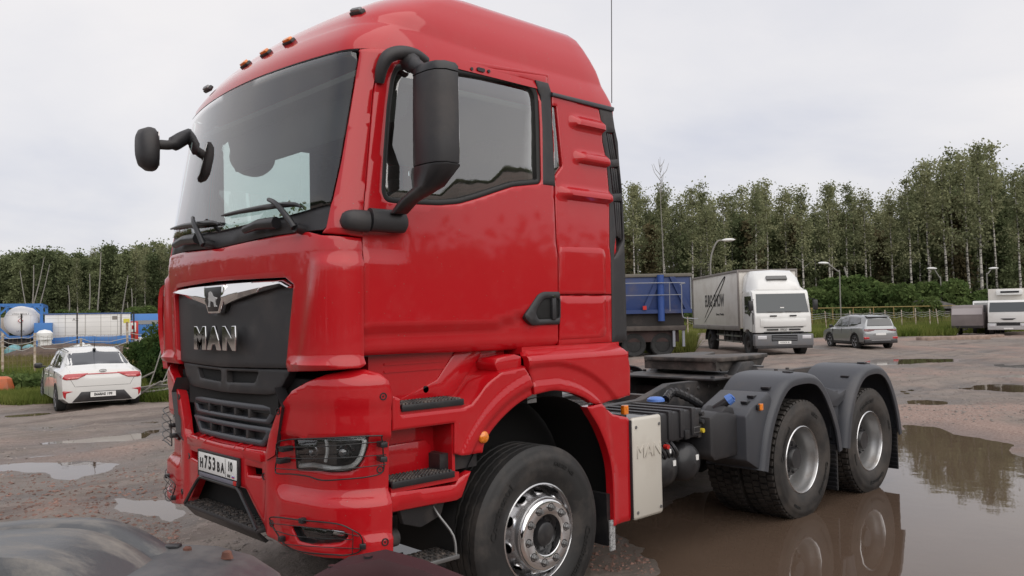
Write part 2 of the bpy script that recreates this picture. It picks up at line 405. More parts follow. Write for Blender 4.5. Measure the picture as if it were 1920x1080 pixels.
# ================================================================== RED TRACTOR TRUCK
truck = thing('tractor_truck', 'big red three axle tractor truck with black grille standing in the brown puddle', 'truck', (0, 0, 0))
W = 1.12
def cabprof(z):
    if z < 2.285: Xv = -1.385 - .004*(2.285-z)/.7
    elif z < 3.25: Xv = -1.385 + (z-2.285)/(3.25-2.285)*.16
    else: Xv = -1.225 + (z-3.25)*.5
    b = .085 if z < 2.3 else .085+.03*min(1, (z-2.3)/.9)
    return Xv, b, .16
def skin(t, z, prof, W):
    Xv, b, r = prof(z); mir = t < -W
    if mir: t = -2*W-t
    f0 = math.atan(2*b/(W-r)); rp = r/(1-math.sin(f0))
    if t < -r:
        Y = -W-t; X = Xv-b*(1-(Y/(W-r))**2)
    elif t < r:
        f = f0+(math.pi/2-f0)*(t+r)/(2*r); X = Xv+rp*(math.cos(f0)-math.cos(f)); Y = -W+rp*(1-math.sin(f))
    else:
        X = Xv+rp*math.cos(f0)+(t-r); Y = -W
    return (X, -Y if mir else Y, z)
def cabS(t, z): return skin(t, z, cabprof, W)
def bumpprof(z): return (-1.395, .09, .27)
WB = 1.225
def bumpS(t, z): return skin(t, z, bumpprof, WB)
def inv(px, py, S, g):
    """surface coordinates of the point seen in a surveyed direction"""
    x = np.array(g, float)
    for _ in range(30):
        q = proj(S(*x)); r = q-np.array([px, py])
        if abs(r).max() < .02: break
        h = 1e-4; J = np.stack([(proj(S(x[0]+h, x[1]))-q)/h, (proj(S(x[0], x[1]+h))-q)/h], 1)
        d = np.linalg.solve(J, -r); m = abs(d).max(); x = x+d*min(1, .3/m)
    return tuple(x)
def C_(*pts, g=None):
    out = []; g = g or (-.3, 2)
    for p in pts:
        q = inv(p[0], p[1], cabS, g); out.append(q); g = q
    return out
def B_(*pts):
    out = []; g = (-.4, 1)
    for p in pts:
        q = inv(p[0], p[1], bumpS, g); out.append(q); g = q
    return out
def sym(half, Wd):
    """half outline from the centre (far) round the near side and back to the centre"""
    return [(-Wd, half[0][1])]+half+[(-Wd, half[-1][1])]+[(-2*Wd-t, z) for t, z in half[::-1]]
def sstep(a, b, x):
    x = min(1, max(0, (x-a)/(b-a))); return x*x*(3-2*x)

# ---- windscreen, cowl, pillars
glass_half = C_((672, 98), (650, 230), (637, 305), (622, 372), (618, 383))
tw, zw = glass_half[0]; tb, zb = glass_half[-1]
zc = 2.36
ws = sym([(tw, zw), (tb, zb)], W)
ws[0] = (-W, zw+.012); ws[3] = (-W, zc)
ws = [(-W, zw+.01), (tw-.05, zw+.008), (tw-.012, zw-.004), (tw, zw-.05)]+[(t, z) for t, z in glass_half[1:]]+[(-.45, 2.375), (-W, 2.36)]
def symfull(h):   # h starts and ends on the centre line
    return h+[(-2*W-t, z) for t, z in h[::-1] if abs(t+W) > 1e-6]
windscreen = panel('windscreen', symfull(ws), cabS, M_GLASS, truck, res=.08, thick=.006, edge=.001)
# black cowl under the glass
cow = C_((622, 372), (618, 405), (611, 425), (604, 431))
cowl_h = [(-W, 2.37), (-.45, 2.385), (tb+.004, zb+.004)]+cow[1:]+[(-.45, 2.287), (-W, 2.262)]
def inset(S, d):
    def f(u, v):
        h = 1e-3; p = np.array(S(u, v)); a = np.array(S(u+h, v))-np.array(S(u-h, v)); c = np.array(S(u, v+h))-np.array(S(u, v-h)); n = np.cross(a, c); n /= np.linalg.norm(n)
        return p+n*d
    return f
cowl = panel('windscreen_cowl', symfull(cowl_h), inset(cabS, -.012), M_BLK, truck, res=.07, thick=.03)
# pillar and frame of the front: a red surround with the screen opening
dooredge = C_((683, 445), (684, 393), (695, 245), (701, 171), (709, 134), (716, 118), g=(.2, 2.3))
pil_out = [(-W, 3.262)]+[(tw-.0, 3.262)]+[C_((735, 96), g=(.3, 3.2))[0]]+[C_((719, 106), g=(.3, 3.2))[0]]+[(t-.004, z) for t, z in dooredge[::-1]]+[C_((600, 438), g=(-.1, 2.2))[0], C_((606, 428), g=(-.1, 2.2))[0]]
# windscreen surround = pillar strip each side + header strip
pillar_poly = [(tw, zw+.006)]+[(tw+.0, 3.262)]+[C_((735, 93), g=(.3, 3.2))[0], C_((717, 110), g=(.3, 3.2))[0]]+[(t-.006, z) for t, z in dooredge[::-1][1:]]+[C_((603, 437), g=(-.1, 2.2))[0], C_((611, 426), g=(-.1, 2.2))[0]]+[(t+.006, z) for t, z in glass_half[::-1]]
pil = panel('windscreen_pillar', pillar_poly, cabS, RED, truck, res=.035, thick=.05, edge=.005)
mirror(pil)
hdr = [(-W, 3.262), (tw-.006, 3.262), (tw-.006, zw+.012), (-W, zw+.018)]
panel('windscreen_header', symfull(hdr), cabS, M_BLK2, truck, res=.06, thick=.03)

# ---- front panel in red with the grille notch
gl_top = C_((548, 523), g=(-.3, 2.05))[0]
gl = C_((535, 520), (551, 533), (541, 640), (536, 697), g=(-.3, 2))
fb = C_((537, 697), (600, 695), (655, 691), (670, 690), (679, 682), (682, 664), g=(-.3, 1.6))
side_e = [(t-.012, z) for t, z in C_((683, 664), (683, 560), (683, 500), (682, 447), g=(.2, 2))]
top_e = C_((600, 441), g=(-.1, 2.2))
top_e = [(top_e[0][0], top_e[0][1]), (-.45, 2.278), (-W, 2.254)]
# centre of the upper edge of the notch
fp_half = [(-W, 2.254), (-.45, 2.278), (-.2, 2.279), top_e[0]]+side_e[::-1]+fb[::-1][1:]+[gl[3], gl[2], gl[1], gl[0], (-W, gl[0][1]+.012)]
crn = C_((600, 500), (683, 487), (640, 640), (537, 728-30), g=(-.1, 2))
def fdisp(t, z):
    if t < -W: t = -2*W-t
    d = 0
    # air deflector at the corner: proud field below z 2.12, lower lip
    a = sstep(-.20, -.08, t+(2.05-z)*.25)
    d += .030*a*(1-sstep(2.115, 2.145, z))*(1-.5*sstep(.05, .2, t))
    d += .020*(1-sstep(1.590, 1.615, z))*sstep(-.40, -.3, t)-.015*(1-sstep(1.555, 1.575, z))
    # upper shoulder
    d += .006*(1-sstep(2.20, 2.24, z))
    return d
front = panel('front_panel', symfull(fp_half), cabS, RED, truck, res=.028, thick=.04, edge=.005, disp=fdisp)
# ---- grille panel
gp = C_((547, 536), (540, 640), (535, 691), g=(-.3, 2))
lowline = gp[-1][1]
gp_half = [(-W, gl[0][1]-.0), (gl[0][0]-.01, gl[0][1]-.012), (gl[1][0]-.008, gl[1][1]-.01)]+[(gp[1][0], gp[1][1]), (gp[2][0], gp[2][1]), (-W, lowline-.012)]
gr_holes = [[(-W-.14, 1.93), (-W+.14, 1.93), (-W+.10, 1.875), (-W-.10, 1.875)]]
def gdisp(t, z):
    if t < -W: t = -2*W-t
    y = t+W            # distance from the centre line
    d = 0
    zl = 1.91+.12*y
    d += -.010*sstep(zl-.01, zl+.01, z)*sstep(.17, .2, y)
    return d
grille = panel('grille_panel', symfull(gp_half), inset(cabS, -.02), M_BLK, truck, holes=[rnd2(gr_holes[0], .02)], res=.026, thick=.04, edge=.004, disp=gdisp)
b = MB(); b.box(-1.43, -1.40, -.15, .15, 1.86, 1.94); b.o('grille_recess', M_BLK2, grille)
# intake slot piece under the grille
it = C_((535, 692), (521, 722), (505, 739), (470, 737), g=(-.35, 1.5))
zi = it[-1][1]
it_half = [(-W, lowline-.018), (gp[2][0], gp[2][1]-.006), it[1], it[2], (-.62, it[2][1]-.01), (-W, it[2][1]-.02)]
sl = [(-W+.035, 1.528), (-W+.42, 1.532), (-W+.375, 1.468), (-W+.035, 1.458)]
intake = panel('intake_panel', symfull(it_half), inset(cabS, -.035), M_BLK, truck, holes=[rnd2(sl, .02), rnd2([(-2*W-t, z) for t, z in sl], .02)], res=.03, thick=.05)
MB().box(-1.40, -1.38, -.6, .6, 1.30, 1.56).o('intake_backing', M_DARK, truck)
# chrome bar with shield
def ring3(t, z, w, h): return None
cb = []
b = MB(); rings = []
for i in range(-12, 13):
    y = i/12*.795; a = abs(y)
    zt = 2.035-.004*(a/.8)**2*1.0 - (.03 if a > .77 else 0); zb_ = 1.918+.100*(max(0, a-.13)/.67)**.8 if a > .13 else 1.918
    zb_ = min(zb_, zt-.012)
    t = -(W-a); X = cabS(t, 2.0)[0]; zm = (zt+zb_)/2
    hh = zt-zb_; rings.append([(X+.004, y, zt+.006), (X-.010, y, zt+.002), (X-.016, y, zt-.12*hh), (X-.031, y, zt-.58*hh), (X-.032, y, zt-.66*hh), (X-.012, y, zb_), (X+.01, y, zb_)])
b.loft(rings, closed=True, cap=True); chrome = b.o('chrome_bar', M_CHR, truck, 40)
shield = [(-.140, 2.036), (.140, 2.036), (.128, 1.945), (.078, 1.868), (-.078, 1.868), (-.128, 1.945)]
b = MB(); b.prism(shield, 0, -1.500, -1.46, .008); sh = b.o('emblem_shield', M_CHR, truck, 40)
b = MB(); b.prism([(y*.82, 1.955+(z-1.955)*.86) for y, z in shield], 0, -1.503, -1.490, .002); b.o('emblem_field', M_BLK2, sh)
lion = [(.055, 1.892), (.052, 1.90), (.040, 1.905), (.038, 1.925), (.05, 1.95), (.045, 1.962), (.025, 1.965), (.005, 1.975), (-.005, 1.995), (-.02, 2.008), (-.035, 2.005), (-.043, 1.995), (-.040, 1.98), (-.045, 1.955), (-.04, 1.935), (-.042, 1.905), (-.052, 1.897), (-.052, 1.892), (-.028, 1.892), (-.026, 1.92), (-.02, 1.935), (.0, 1.932), (.018, 1.925), (.024, 1.91), (.026, 1.892)]
b = MB(); b.prism([(-y*1.15, 1.958+(z-1.955)*.80) for y, z in lion], 0, -1.508, -1.502); b.o('lion_emblem', mat('bright_metal', (.62, .62, .62), .35, metal=.4), sh)
# letters
for ch, yc in (('M', .205), ('A', 0.005), ('N', -.200)):
    X = -1.462
    Mx = frame((X-.004-.024, yc, 1.715), (0, -1, 0), (0, 0, 1))
    me = text_mesh(ch, .172, .004, bold=.009, sx=1.28, bev=.004); me.materials.clear(); me.materials.append(M_CHR)
    for v in me.vertices: v.co = Mx @ v.co
    o = bpy.data.objects.new('letter', me); C.objects.link(o); o.parent = truck
# ---- far and near side air deflector strip (seen as a loop on the far side)
pts = bez([(-1.30, 1.20, 2.07), (-1.36, 1.25, 2.04), (-1.40, 1.255, 1.9), (-1.41, 1.255, 1.72), (-1.37, 1.245, 1.62), (-1.33, 1.235, 1.54)], 5)
def deflector(sg):
    b = MB(); rings = []
    zs = [1.50, 1.56, 1.64, 1.75, 1.9, 2.0, 2.06, 2.085]
    off = [.03, .05, .085, .12, .13, .12, .09, .03]
    for z, o_ in zip(zs, off):
        rings.append([(-1.345-.0, sg*(1.09+o_), z), (-1.375, sg*(1.085+o_), z), (-1.36, sg*(1.045+o_), z), (-1.30, sg*(1.07+o_), z), (-1.19, sg*(1.10+o_*.5), z), (-1.19, sg*(1.12+o_*.5), z)])
    b.loft(rings); return b.o('air_deflector', RED, truck, 50)
deflector(1)

# ---- doors
df = C_((683, 664), (683, 445), (684, 393), (695, 245), (701, 171), (709, 134), (721, 109), g=(.2, 2))
door_out = df+[inv(735, 104, cabS, (.3, 3.2)), inv(799, 110, cabS, (.5, 3.2)), inv(1029, 141, cabS, (1, 3.2)), inv(1031, 171, cabS, (1, 3.2)), inv(1039, 349, cabS, (1, 2.7)), inv(1047, 480, cabS, (1, 2.2)), inv(1047.5, 640, cabS, (1.6, 1.6)), inv(1046, 648, cabS, (1.6, 1.6)), inv(1000, 655, cabS, (1.2, 1.6)), inv(690, 668, cabS, (.2, 1.6))]
win_px = [(716, 360), (720, 282), (726, 200), (733, 147), (742, 122), (765, 115), (862, 128), (985, 150), (1003, 156), (1011, 175), (1014, 240), (1016, 338), (1012, 345), (962, 350), (929, 361), (900, 371), (862, 382), (825, 385), (781, 383), (740, 381), (724, 378)]
win = [inv(x, y, cabS, (.6, 2.8)) for x, y in win_px]
wc = np.mean(win, 0)
def shrink(P, d): return [tuple(p) for p in offs(np.array(P), d*(1 if area2(np.array(P)) > 0 else -1))]
zdl = 1.765
def ddisp(t, z):
    X = cabS(t, z)[0]
    zl = 1.765+.0*X + (.35*max(0, X+.30)**1.3 if X > -.30 else 0)
    fade = 1-sstep(.0, .14, X)
    d = -.026*(1-sstep(zl-.022, zl+.002, z))*fade
    fade2 = 1-sstep(-1.1, -.85, X)
    d += -.012*sstep(2.15, 2.165, z)*(1-sstep(2.26, 2.34, z))*fade2
    d += -.03*(1-sstep(1.60, 1.655, z))
    # header above the window is set back under the roof edge
    d += -.012*sstep(3.19, 3.22, z)
    return d
def make_door():
    d = panel('cab_door', rnd2(door_out, .02), cabS, RED, truck, holes=[rnd2(win, .03)], res=.03, thick=.045, edge=.006, disp=ddisp)
    seal = panel('window_seal', rnd2(shrink(win, -.002), .03), inset(cabS, -.008), M_RUBS, d, holes=[rnd2(shrink(win, .032), .03)], res=.05, thick=.03, edge=.006)
    g = panel('door_glass', shrink(win, .025), inset(cabS, -.022), M_SGLASS, d, res=.12, thick=.004, edge=.001)
    # black trim on the rear window post
    tp = [inv(x, y, cabS, (1, 2.8)) for x, y in ((1004, 150), (1028, 156), (1033, 171), (1041, 349), (1018, 346), (1017, 240), (1014, 180))]
    panel('window_post_trim', tp, inset(cabS, .004), M_BLK, d, res=.05, thick=.01)
    # handle
    hp = [inv(x, y, cabS, (1, 1.9)) for x, y in ((1048.5, 547), (1018, 547), (1008, 552), (983, 590), (984, 597), (996, 610), (1048.5, 608))]
    hh = [inv(x, y, cabS, (1, 1.9)) for x, y in ((1046, 560), (1020, 560), (1013, 566), (1003, 587), (1008, 599), (1046, 597))]
    h = panel('door_handle', rnd2(hp, .02), inset(cabS, .016), M_BLK, d, holes=[rnd2(hh, .015)], res=.03, thick=.03, edge=.008)
    x0 = sid(1031, 560)[0]; x1 = sid(1036, 560)[0]
    MB().box(x0, x1+.01, -1.145, -1.12, 1.79, 1.93, .006).o('handle_grip', M_BLK, h)
    panel('handle_recess', shrink(hh, -.008), inset(cabS, .003), M_DARK, h, res=.05, thick=.01)
    MB().cyl((sid(1033, 556)[0], -1.14, sid(1033, 556)[1]), (sid(1033, 556)[0], -1.15, sid(1033, 556)[1]), .009).o('key_lock', M_CHR, h)
    # small clips over the window
    for px, r in ((885, .010), (917, .010)):
        x, z = sid(px, 129 + (px-885)*.14); MB().cyl((x, -1.105, z), (x, -1.122, z), r).o('plug', M_BLK2, d)
    x, z = sid(902, 131); MB().prism(rnd2([(x-.03, z-.010), (x+.03, z-.010), (x+.03, z+.012), (x-.03, z+.012)], .01), 1, -1.123, -1.10).o('clip', M_BLK2, d)
    return d
door = make_door()
def mirror_tree(o, parent):
    c = mirror(o, parent)
    for ch in list(o.children): mirror_tree(ch, c)
    return c
mirror_tree(door, truck)

# ---- side wall behind the door
q_px = [(1034, 197), (1044, 199), (1055, 312), (1040, 333), (1039, 260)]
def Ci(p, g=(1.5, 2.5)): return inv(p[0], p[1], cabS, g)
edge_px = [(1123, 204), (1129, 234), (1130, 266), (1137, 299), (1142, 354), (1143, 391), (1146, 484), (1147, 552)]
up_out = [Ci((1036, 176)), *[Ci(p) for p in edge_px], Ci((1048.5, 552)), Ci((1048.5, 480)), Ci((1041, 349)), Ci((1037, 250))]
lo_out = [Ci((1049, 554)), Ci((1147, 554)), Ci((1148, 641)), Ci((1049, 648))]
h_up = [Ci(p) for p in ((1049, 462.5), (1125, 465), (1132, 468), (1135, 477), (1136, 551), (1049, 551))]
h_lo = [Ci(p) for p in ((1049, 555), (1136, 555), (1137, 622), (1134, 630), (1125, 633), (1049, 637))]
q_hole = [Ci(p) for p in q_px]
ribs = [(3.005, .50), (2.79, .52), (2.585, .40)]   # z, x start
ribz = [sid(1100, 236)[1], sid(1100, 300)[1], sid(1100, 369)[1]]; ribx = [sid(1066, 230)[0], sid(1074, 297)[0], sid(1045, 368)[0]]
def rdisp(t, z):
    X = cabS(t, z)[0]; d = 0
    for zr, xr in zip(ribz, ribx):
        f = sstep(xr-.02, xr+.10, X)
        # proud bar with sharp lower edge and soft top
        d += .038*f*sstep(zr-.030, zr-.014, z)*(1-sstep(zr+.012, zr+.065, z))
    return d
def gap_out(P, d): return shrink(P, d)
wall_up = panel('side_wall_panel', up_out, cabS, RED, truck, holes=[q_hole], res=.015, thick=.03, edge=.004, disp=rdisp)
wall_lo = panel('side_wall_panel', lo_out, cabS, RED, truck, res=.05, thick=.03, edge=.004)
qg = panel('quarter_glass', shrink(q_hole, .004), inset(cabS, -.012), M_SGLASS, wall_up, res=.1, thick=.004)
# storage hatch lies a hair proud of the wall inside its groove
hu = panel('storage_hatch', h_up, inset(cabS, .004), RED, truck, res=.05, thick=.01, edge=.004)
hl = panel('storage_hatch', h_lo, inset(cabS, .004), RED, truck, res=.05, thick=.01, edge=.004)
for o in (wall_up, wall_lo, hu, hl): mirror(o)
mirror(qg, truck)
# vent trim on the rear corner
vo_px = [(1124, 204), (1148, 203), (1153, 239), (1159, 266), (1161.5, 303), (1167, 364), (1169.5, 401), (1172, 456), (1174, 553), (1176, 639), (1148.5, 642), (1147.5, 553), (1146.5, 484), (1143.5, 391), (1142.5, 354), (1137.5, 299), (1130.5, 266), (1129.5, 234)]
vo = [Ci(p, (2.1, 2.5)) for p in vo_px]
vh = [[(1137, 249), (1151, 249), (1158, 298), (1145, 299)], [(1144, 314), (1160, 313), (1165, 362), (1149, 363)], [(1151, 378), (1166, 378), (1169, 452), (1160, 470), (1152, 484), (1156, 440)]]
vhs = [[Ci(p, (2.1, 2.6)) for p in h] for h in vh]
vent = panel('corner_vent_trim', vo, inset(cabS, .003), M_BLK, truck, holes=vhs, res=.04, thick=.05, edge=.006)
for h in vhs:
    panel('vent_backing', shrink(h, -.01), inset(cabS, -.045), M_DARK, vent, res=.1, thick=.005)
    a, b_ = h[0], h[1]; c_, d_ = (h[3], h[2]) if len(h) == 4 else (h[5], h[2])
    for k in (1, 2, 3):
        f = k/4; p = (a[0]+(b_[0]-a[0])*f, a[1]); q = (c_[0]+(d_[0]-c_[0])*f, c_[1]+(d_[1]-c_[1])*f)
        w_ = .008; panel('vent_slat', [(p[0]-w_, p[1]), (p[0]+w_, p[1]), (q[0]+w_, q[1]), (q[0]-w_, q[1])], inset(cabS, -.004), M_BLK, vent, res=.1, thick=.02, edge=.002)
mirror(vent)
# ---- rear wall, floor and hidden structure of the cab
XR = .92
MB().prism([(-1.10, 1.62), (1.10, 1.62), (1.10, 3.28), (-1.10, 3.28)], 0, XR-.06, XR).o('rear_wall', RED, truck)
MB().box(-1.33, XR-.06, -1.07, 1.07, 1.62, 1.68).o('cab_floor', M_BLK2, truck)
# ---- roof
def roofring(z, X0, b, Wr, r, Xr, rr=.06, n1=14, n2=8, n3=10, n4=4, zfront=None):
    P = []; f0 = math.atan(2*b/(Wr-r)); rp = r/(1-math.sin(f0)); Xv = X0+b
    for i in range(n1+1):
        Y = -(Wr-r)*i/n1; P.append((Xv-b*(1-(Y/(Wr-r))**2), Y))
    for i in range(1, n2+1):
        f = f0+(math.pi/2-f0)*i/n2; P.append((Xv+rp*(math.cos(f0)-math.cos(f)), -Wr+rp*(1-math.sin(f))))
    xs = P[-1][0]
    for i in range(1, n3+1): P.append((xs+(Xr-rr-xs)*i/n3, -Wr))
    for i in range(1, n4+1): f = math.pi/2*i/n4; P.append((Xr-rr+rr*math.sin(f), -Wr+rr-rr*math.cos(f)))
    P.append((Xr, 0))
    full = P+[(x, -y) for x, y in P[::-1][1:-1]]
    zf = z if zfront is None else zfront
    out = []
    for x, y in full:
        k = sstep(-1.0, -.2, x); out.append((x, y, zf*(1-k)+z*k))
    return out
rr_ = []
#        z,    X0,    b,   W,     r,   Xr
spec = [(3.268, -1.325, .115, 1.118, .17, .93, 3.268),
        (3.30, -1.315, .112, 1.113, .17, .925, 3.31),
        (3.36, -1.27, .105, 1.094, .18, .90, 3.375),
        (3.40, -1.225, .095, 1.078, .19, .885, 3.425),
        (3.418, -1.205, .09, 1.070, .20, .88, 3.445),
        (3.43, -1.190, .088, 1.068, .205, .875, 3.457),
        (3.47, -1.155, .08, 1.063, .21, .862, 3.498),
        (3.525, -1.10, .075, 1.053, .22, .843, 3.548),
        (3.60, -1.03, .07, 1.026, .24, .815, 3.61),
        (3.68, -.93, .065, 0.99, .26, .785, 3.675),
        (3.745, -.82, .06, 0.955, .28, .755, 3.735),
        (3.785, -.70, .055, 0.915, .30, .725, 3.775),
        (3.81, -.56, .05, 0.85, .32, .68, 3.805),
        (3.825, -.40, .04, .74, .32, .60, 3.82),
        (3.835, -.15, .03, .5, .25, .45, 3.835)]
rings = [roofring(z, X0, b, w_, r, Xr, zfront=zf) for z, X0, b, w_, r, Xr, zf in spec]
mb = MB(); mb.loft(rings, cap=False); n = len(rings[0]); last = (len(rings)-1)*n
mb.V.append((.15, 0, 3.838)); ci = len(mb.V)-1
for j in range(n): mb.F.append((last+j, last+(j+1) % n, ci))
roof = mb.o('cab_roof', RED, truck, 60)
# strip under the roof edge behind the door
x0, z0 = sid(1034, 175); x1, z1 = sid(1148, 202)
MB().prism([(x0, z0-.02), (x1, z1-.03), (x1+.01, z1+.002), (x0, z0+.005)], 1, -1.135, -1.10, .006).o('roof_edge_strip', M_GREYP, truck)
# header behind the doors top: closes roof to wall
panel('roof_side_rail', [Ci((737, 95), (.3, 3.2)), Ci((800, 98), (.5, 3.25)), Ci((1033, 138)), Ci((1033, 172)), Ci((1125, 196)), Ci((1125, 203)), Ci((1032, 178)), Ci((1029, 143)), Ci((798, 112), (.5, 3.25)), Ci((737, 106), (.3, 3.2))], inset(cabS, -.016), RED, truck, res=.05)
# roof lamps
def lamp_roof(py_, m, y):
    """marker lamp on the forehead"""
    return None
def on_roof(px, py):
    """point of the roof seen in this direction"""
    o_ = Vector(CPOS); d = Vector(ray(px, py)).normalized(); inv_ = roof.data
    from mathutils.bvhtree import BVHTree
    global _bvh
    if '_bvh' not in globals(): _bvh = BVHTree.FromPolygons([v.co.copy() for v in inv_.vertices], [tuple(p.vertices) for p in inv_.polygons])
    h = _bvh.ray_cast(o_, d); return h[0], h[1]
for (px, py, kind) in ((671, 25, 'c'), (543, 80, 'a'), (500, 102, 'a'), (462, 123, 'a'), (395, 170, 'c')):
    hit, nrm = on_roof(px, py)
    if hit is None: hit = Vector((-1.10, {671: -.967, 395: .966}.get(px, 0), 3.49)); nrm = Vector((-.9, 0, .45))
    n_ = nrm.normalized(); tdir = Vector((0, -1, 0)); tdir = (tdir-n_*tdir.dot(n_)).normalized(); up = n_.cross(tdir)
    def slab(w_, h_, d0, d1, bev):
        b = MB(); b.box(-w_, w_, -h_, h_, d0, d1, bev); M_ = Matrix(((tdir.x, up.x, n_.x, hit.x), (tdir.y, up.y, n_.y, hit.y), (tdir.z, up.z, n_.z, hit.z), (0, 0, 0, 1))); b.xf(M_); return b
    base = slab(.052, .020, -.01, .018, .008).o('marker_lamp', M_BLK2, truck)
    slab(.040, .015, .010, .032, .007).o('lamp_lens', M_AMB if kind == 'a' else M_LENS if False else (M_AMB if kind == 'a' else M_STEEL), base)
# antenna at the rear of the roof
a0 = at(1147, 193, 1, -.98)
MB().tube([a0, a0+np.array([.012, 0, .35]), a0+np.array([.03, 0, .72])+np.array([0, 0, .2])], .0035, 6).o('antenna', M_BLK2, truck)
# ---- bumper
bt = B_((497, 848), (503, 815), (519, 770), (548, 733), (580, 714), (605, 703), (655, 694), (690, 694), (716, 700), (729, 714), (735, 738))
br = B_((735, 800), (735, 900), (734, 1000), (733, 1044))
bb = B_((733, 1050), (640, 1046), (560, 1034), (500, 1006), (497, 1000))
z_ledge = bt[0][1]; z_top = bt[-3][1]
op = B_((455, 918), (470, 950), (496, 1000))
b_half = [(-WB, z_ledge-.005)]+bt+br+bb[:4]+[op[2], op[1], op[0], (-WB, op[0][1]+.006)]
hl_px = [(546, 826), (620, 820), (693, 816), (691, 838), (682, 862), (668, 880), (650, 885), (615, 886), (588, 882), (550, 880)]
hl = B_(*hl_px)
fog_px = [(549, 986), (600, 989), (644, 994), (656, 1004), (640, 1018), (591, 1021), (562, 1014)]
fg = B_(*fog_px)
slot = B_((456, 874), (485, 880), (485, 895), (458, 892))
def mirt(P): return [(-2*WB-t, z) for t, z in P]
zh0, zh1 = hl[7][1], hl[2][1]
def bdisp(t, z):
    if t < -WB: t = -2*WB-t
    d = 0
    side = sstep(-.60, -.50, t)
    # headlight band is set back, with a slanting shelf underneath
    d += -.034*side*(sstep(.890, .932, z)-sstep(1.18, 1.205, z))*(1-sstep(.22, .30, t))
    # lower apron comes forward a little and tucks under at the bottom
    d += .014*(1-sstep(.875, .89, z))*side
    d += -.05*(1-sstep(.52, .60, z))
    # centre part with the plate is set back
    d += -.018*(1-sstep(-.72, -.66, t))
    # top shoulder rolls in
    d += -.09*sstep(1.475, 1.60, z)**1.5
    # crease by the bottom right corner
    d += .014*(1-sstep(.70, .715, z))*sstep(.02, .05, t)
    # upper crease
    d += .008*sstep(1.36, 1.385, z)*side
    return d
bumper = panel('bumper', symfull(b_half) if False else b_half+[(-2*WB-t, z) for t, z in b_half[::-1] if abs(t+WB) > 1e-6], bumpS, RED, truck,
               holes=[rnd2(hl, .01), rnd2(mirt(hl), .01), rnd2(fg, .02), rnd2(mirt(fg), .02), slot, mirt(slot)], res=.026, thick=.05, edge=.006, disp=bdisp)
# ledge in red on top of the centre part with ribs
zl = z_ledge
MB().prism([(-1.458, zl-.06), (-1.462, zl-.01), (-1.36, zl+.018), (-1.36, zl-.06)], 1, -.50, .50, .004).o('bumper_ledge', RED, bumper)
for y in (.34, .22, -.30, -.18): MB().prism([(-1.468, zl-.012), (-1.40, zl+.008), (-1.40, zl+.016), (-1.46, zl-.002)], 1, y-.012, y+.012, .002).o('ledge_rib', RED, bumper)
# backing box behind the bumper so that slots look into darkness
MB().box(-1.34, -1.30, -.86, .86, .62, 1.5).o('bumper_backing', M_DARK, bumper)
# lower air grille: black surround and two slatted frames
sur = [(0, 1.42), (.52, 1.42), (.60, 1.36), (.60, 1.25), (.56, 1.10), (.46, 1.06), (0, 1.06)]
MB().prism([(-y, z) for y, z in sur]+[(y, z) for y, z in sur[::-1]][1:-1], 0, -1.37, -1.36).o('air_grille_surround', M_BLK2, truck)
# sloping sides of the opening
for s in (-1, 1):
    b = MB(); pts = [(.62, 1.46), (.70, 1.36), (.62, 1.10), (.52, 1.06)]
    b.loft([[(-1.46, s*(y+.05), z) for y, z in pts], [(-1.37, s*y, z) for y, z in pts]], closed=False, cap=False); b.o('air_grille_cheek', M_BLK, truck)
def slatframe(z0, z1, yt, yb, hz0, hz1, hyt, hyb):
    X = -1.425
    out = [(-yb, z0), (-yt, z1), (yt, z1), (yb, z0)]; hol = [(-hyb, hz0), (-hyt, hz1), (hyt, hz1), (hyb, hz0)]
    S = lambda u, v: (X+.035*(u/.6)**2, u, v)
    g = panel('air_grille', rnd2(out, .02), S, M_GREYP, truck, holes=[rnd2(hol, .012)], sgn=-1, res=.04, thick=.05, edge=.008)
    MB().box(X+.07, X+.08, -hyt, hyt, hz0-.01, hz1+.01).o('grille_backing', M_DARK, g)
    for k in range(1, 5):
        y = -hyb+2*hyb*k/5; MB().box(X+.012, X+.07, y-.012, y+.012, hz0-.004, hz1+.004, .003).o('grille_rib', M_BLK, g)
slatframe(1.242, 1.345, .595, .49, 1.266, 1.312, .50, .455)
slatframe(1.112, 1.222, .555, .43, 1.146, 1.192, .455, .41)
# licence plate
def plateX(y): return -1.492
pl = MB().box(-1.480, -1.473, -.275, .275, .895, 1.045, .003).o('licence_plate', M_BLK2, truck)
pw = MB().box(-1.486, -1.478, -.26, .26, .9, .9+.138, 0)
zpc = .9697; zb0, zb1 = zpc-.056, zpc+.056
bpy.data.objects.remove(pl)
pl = MB().box(-1.482, -1.462, -.272, .285, zb0-.035, zb1+.014, .004).o('licence_plate', M_BLK2, truck)
MB().box(-1.486, -1.480, -.26, .26, zb0, zb1, .002).o('plate_face', M_WHITE, pl)
Xp = -1.4875
def ptext(s, y, z, size, sx=.8, bold=.003, n='plate_character', m=M_BLACKINK, X=Xp):
    return text_obj(n, s, size, frame((X, y, z), (0, -1, 0), (0, 0, 1)), m, pl, extr=.0004, bold=bold, sx=sx)
for ch, y, sz, dz in (('H', .212, .078, -.008), ('7', .150, .105, .0), ('5', .092, .105, .0), ('3', .034, .105, .0), ('B', -.026, .078, -.008), ('A', -.082, .078, -.008)):
    ptext(ch, y, zpc+dz, sz, .82)
ptext('10', -.183, zpc+.012, .072, .85); ptext('RUS', -.165, zpc-.041, .022, 1.0, .0006)
MB().box(Xp-.0006, Xp, -.122, -.1195, zb0+.003, zb1-.003).o('plate_divider', M_BLACKINK, pl)
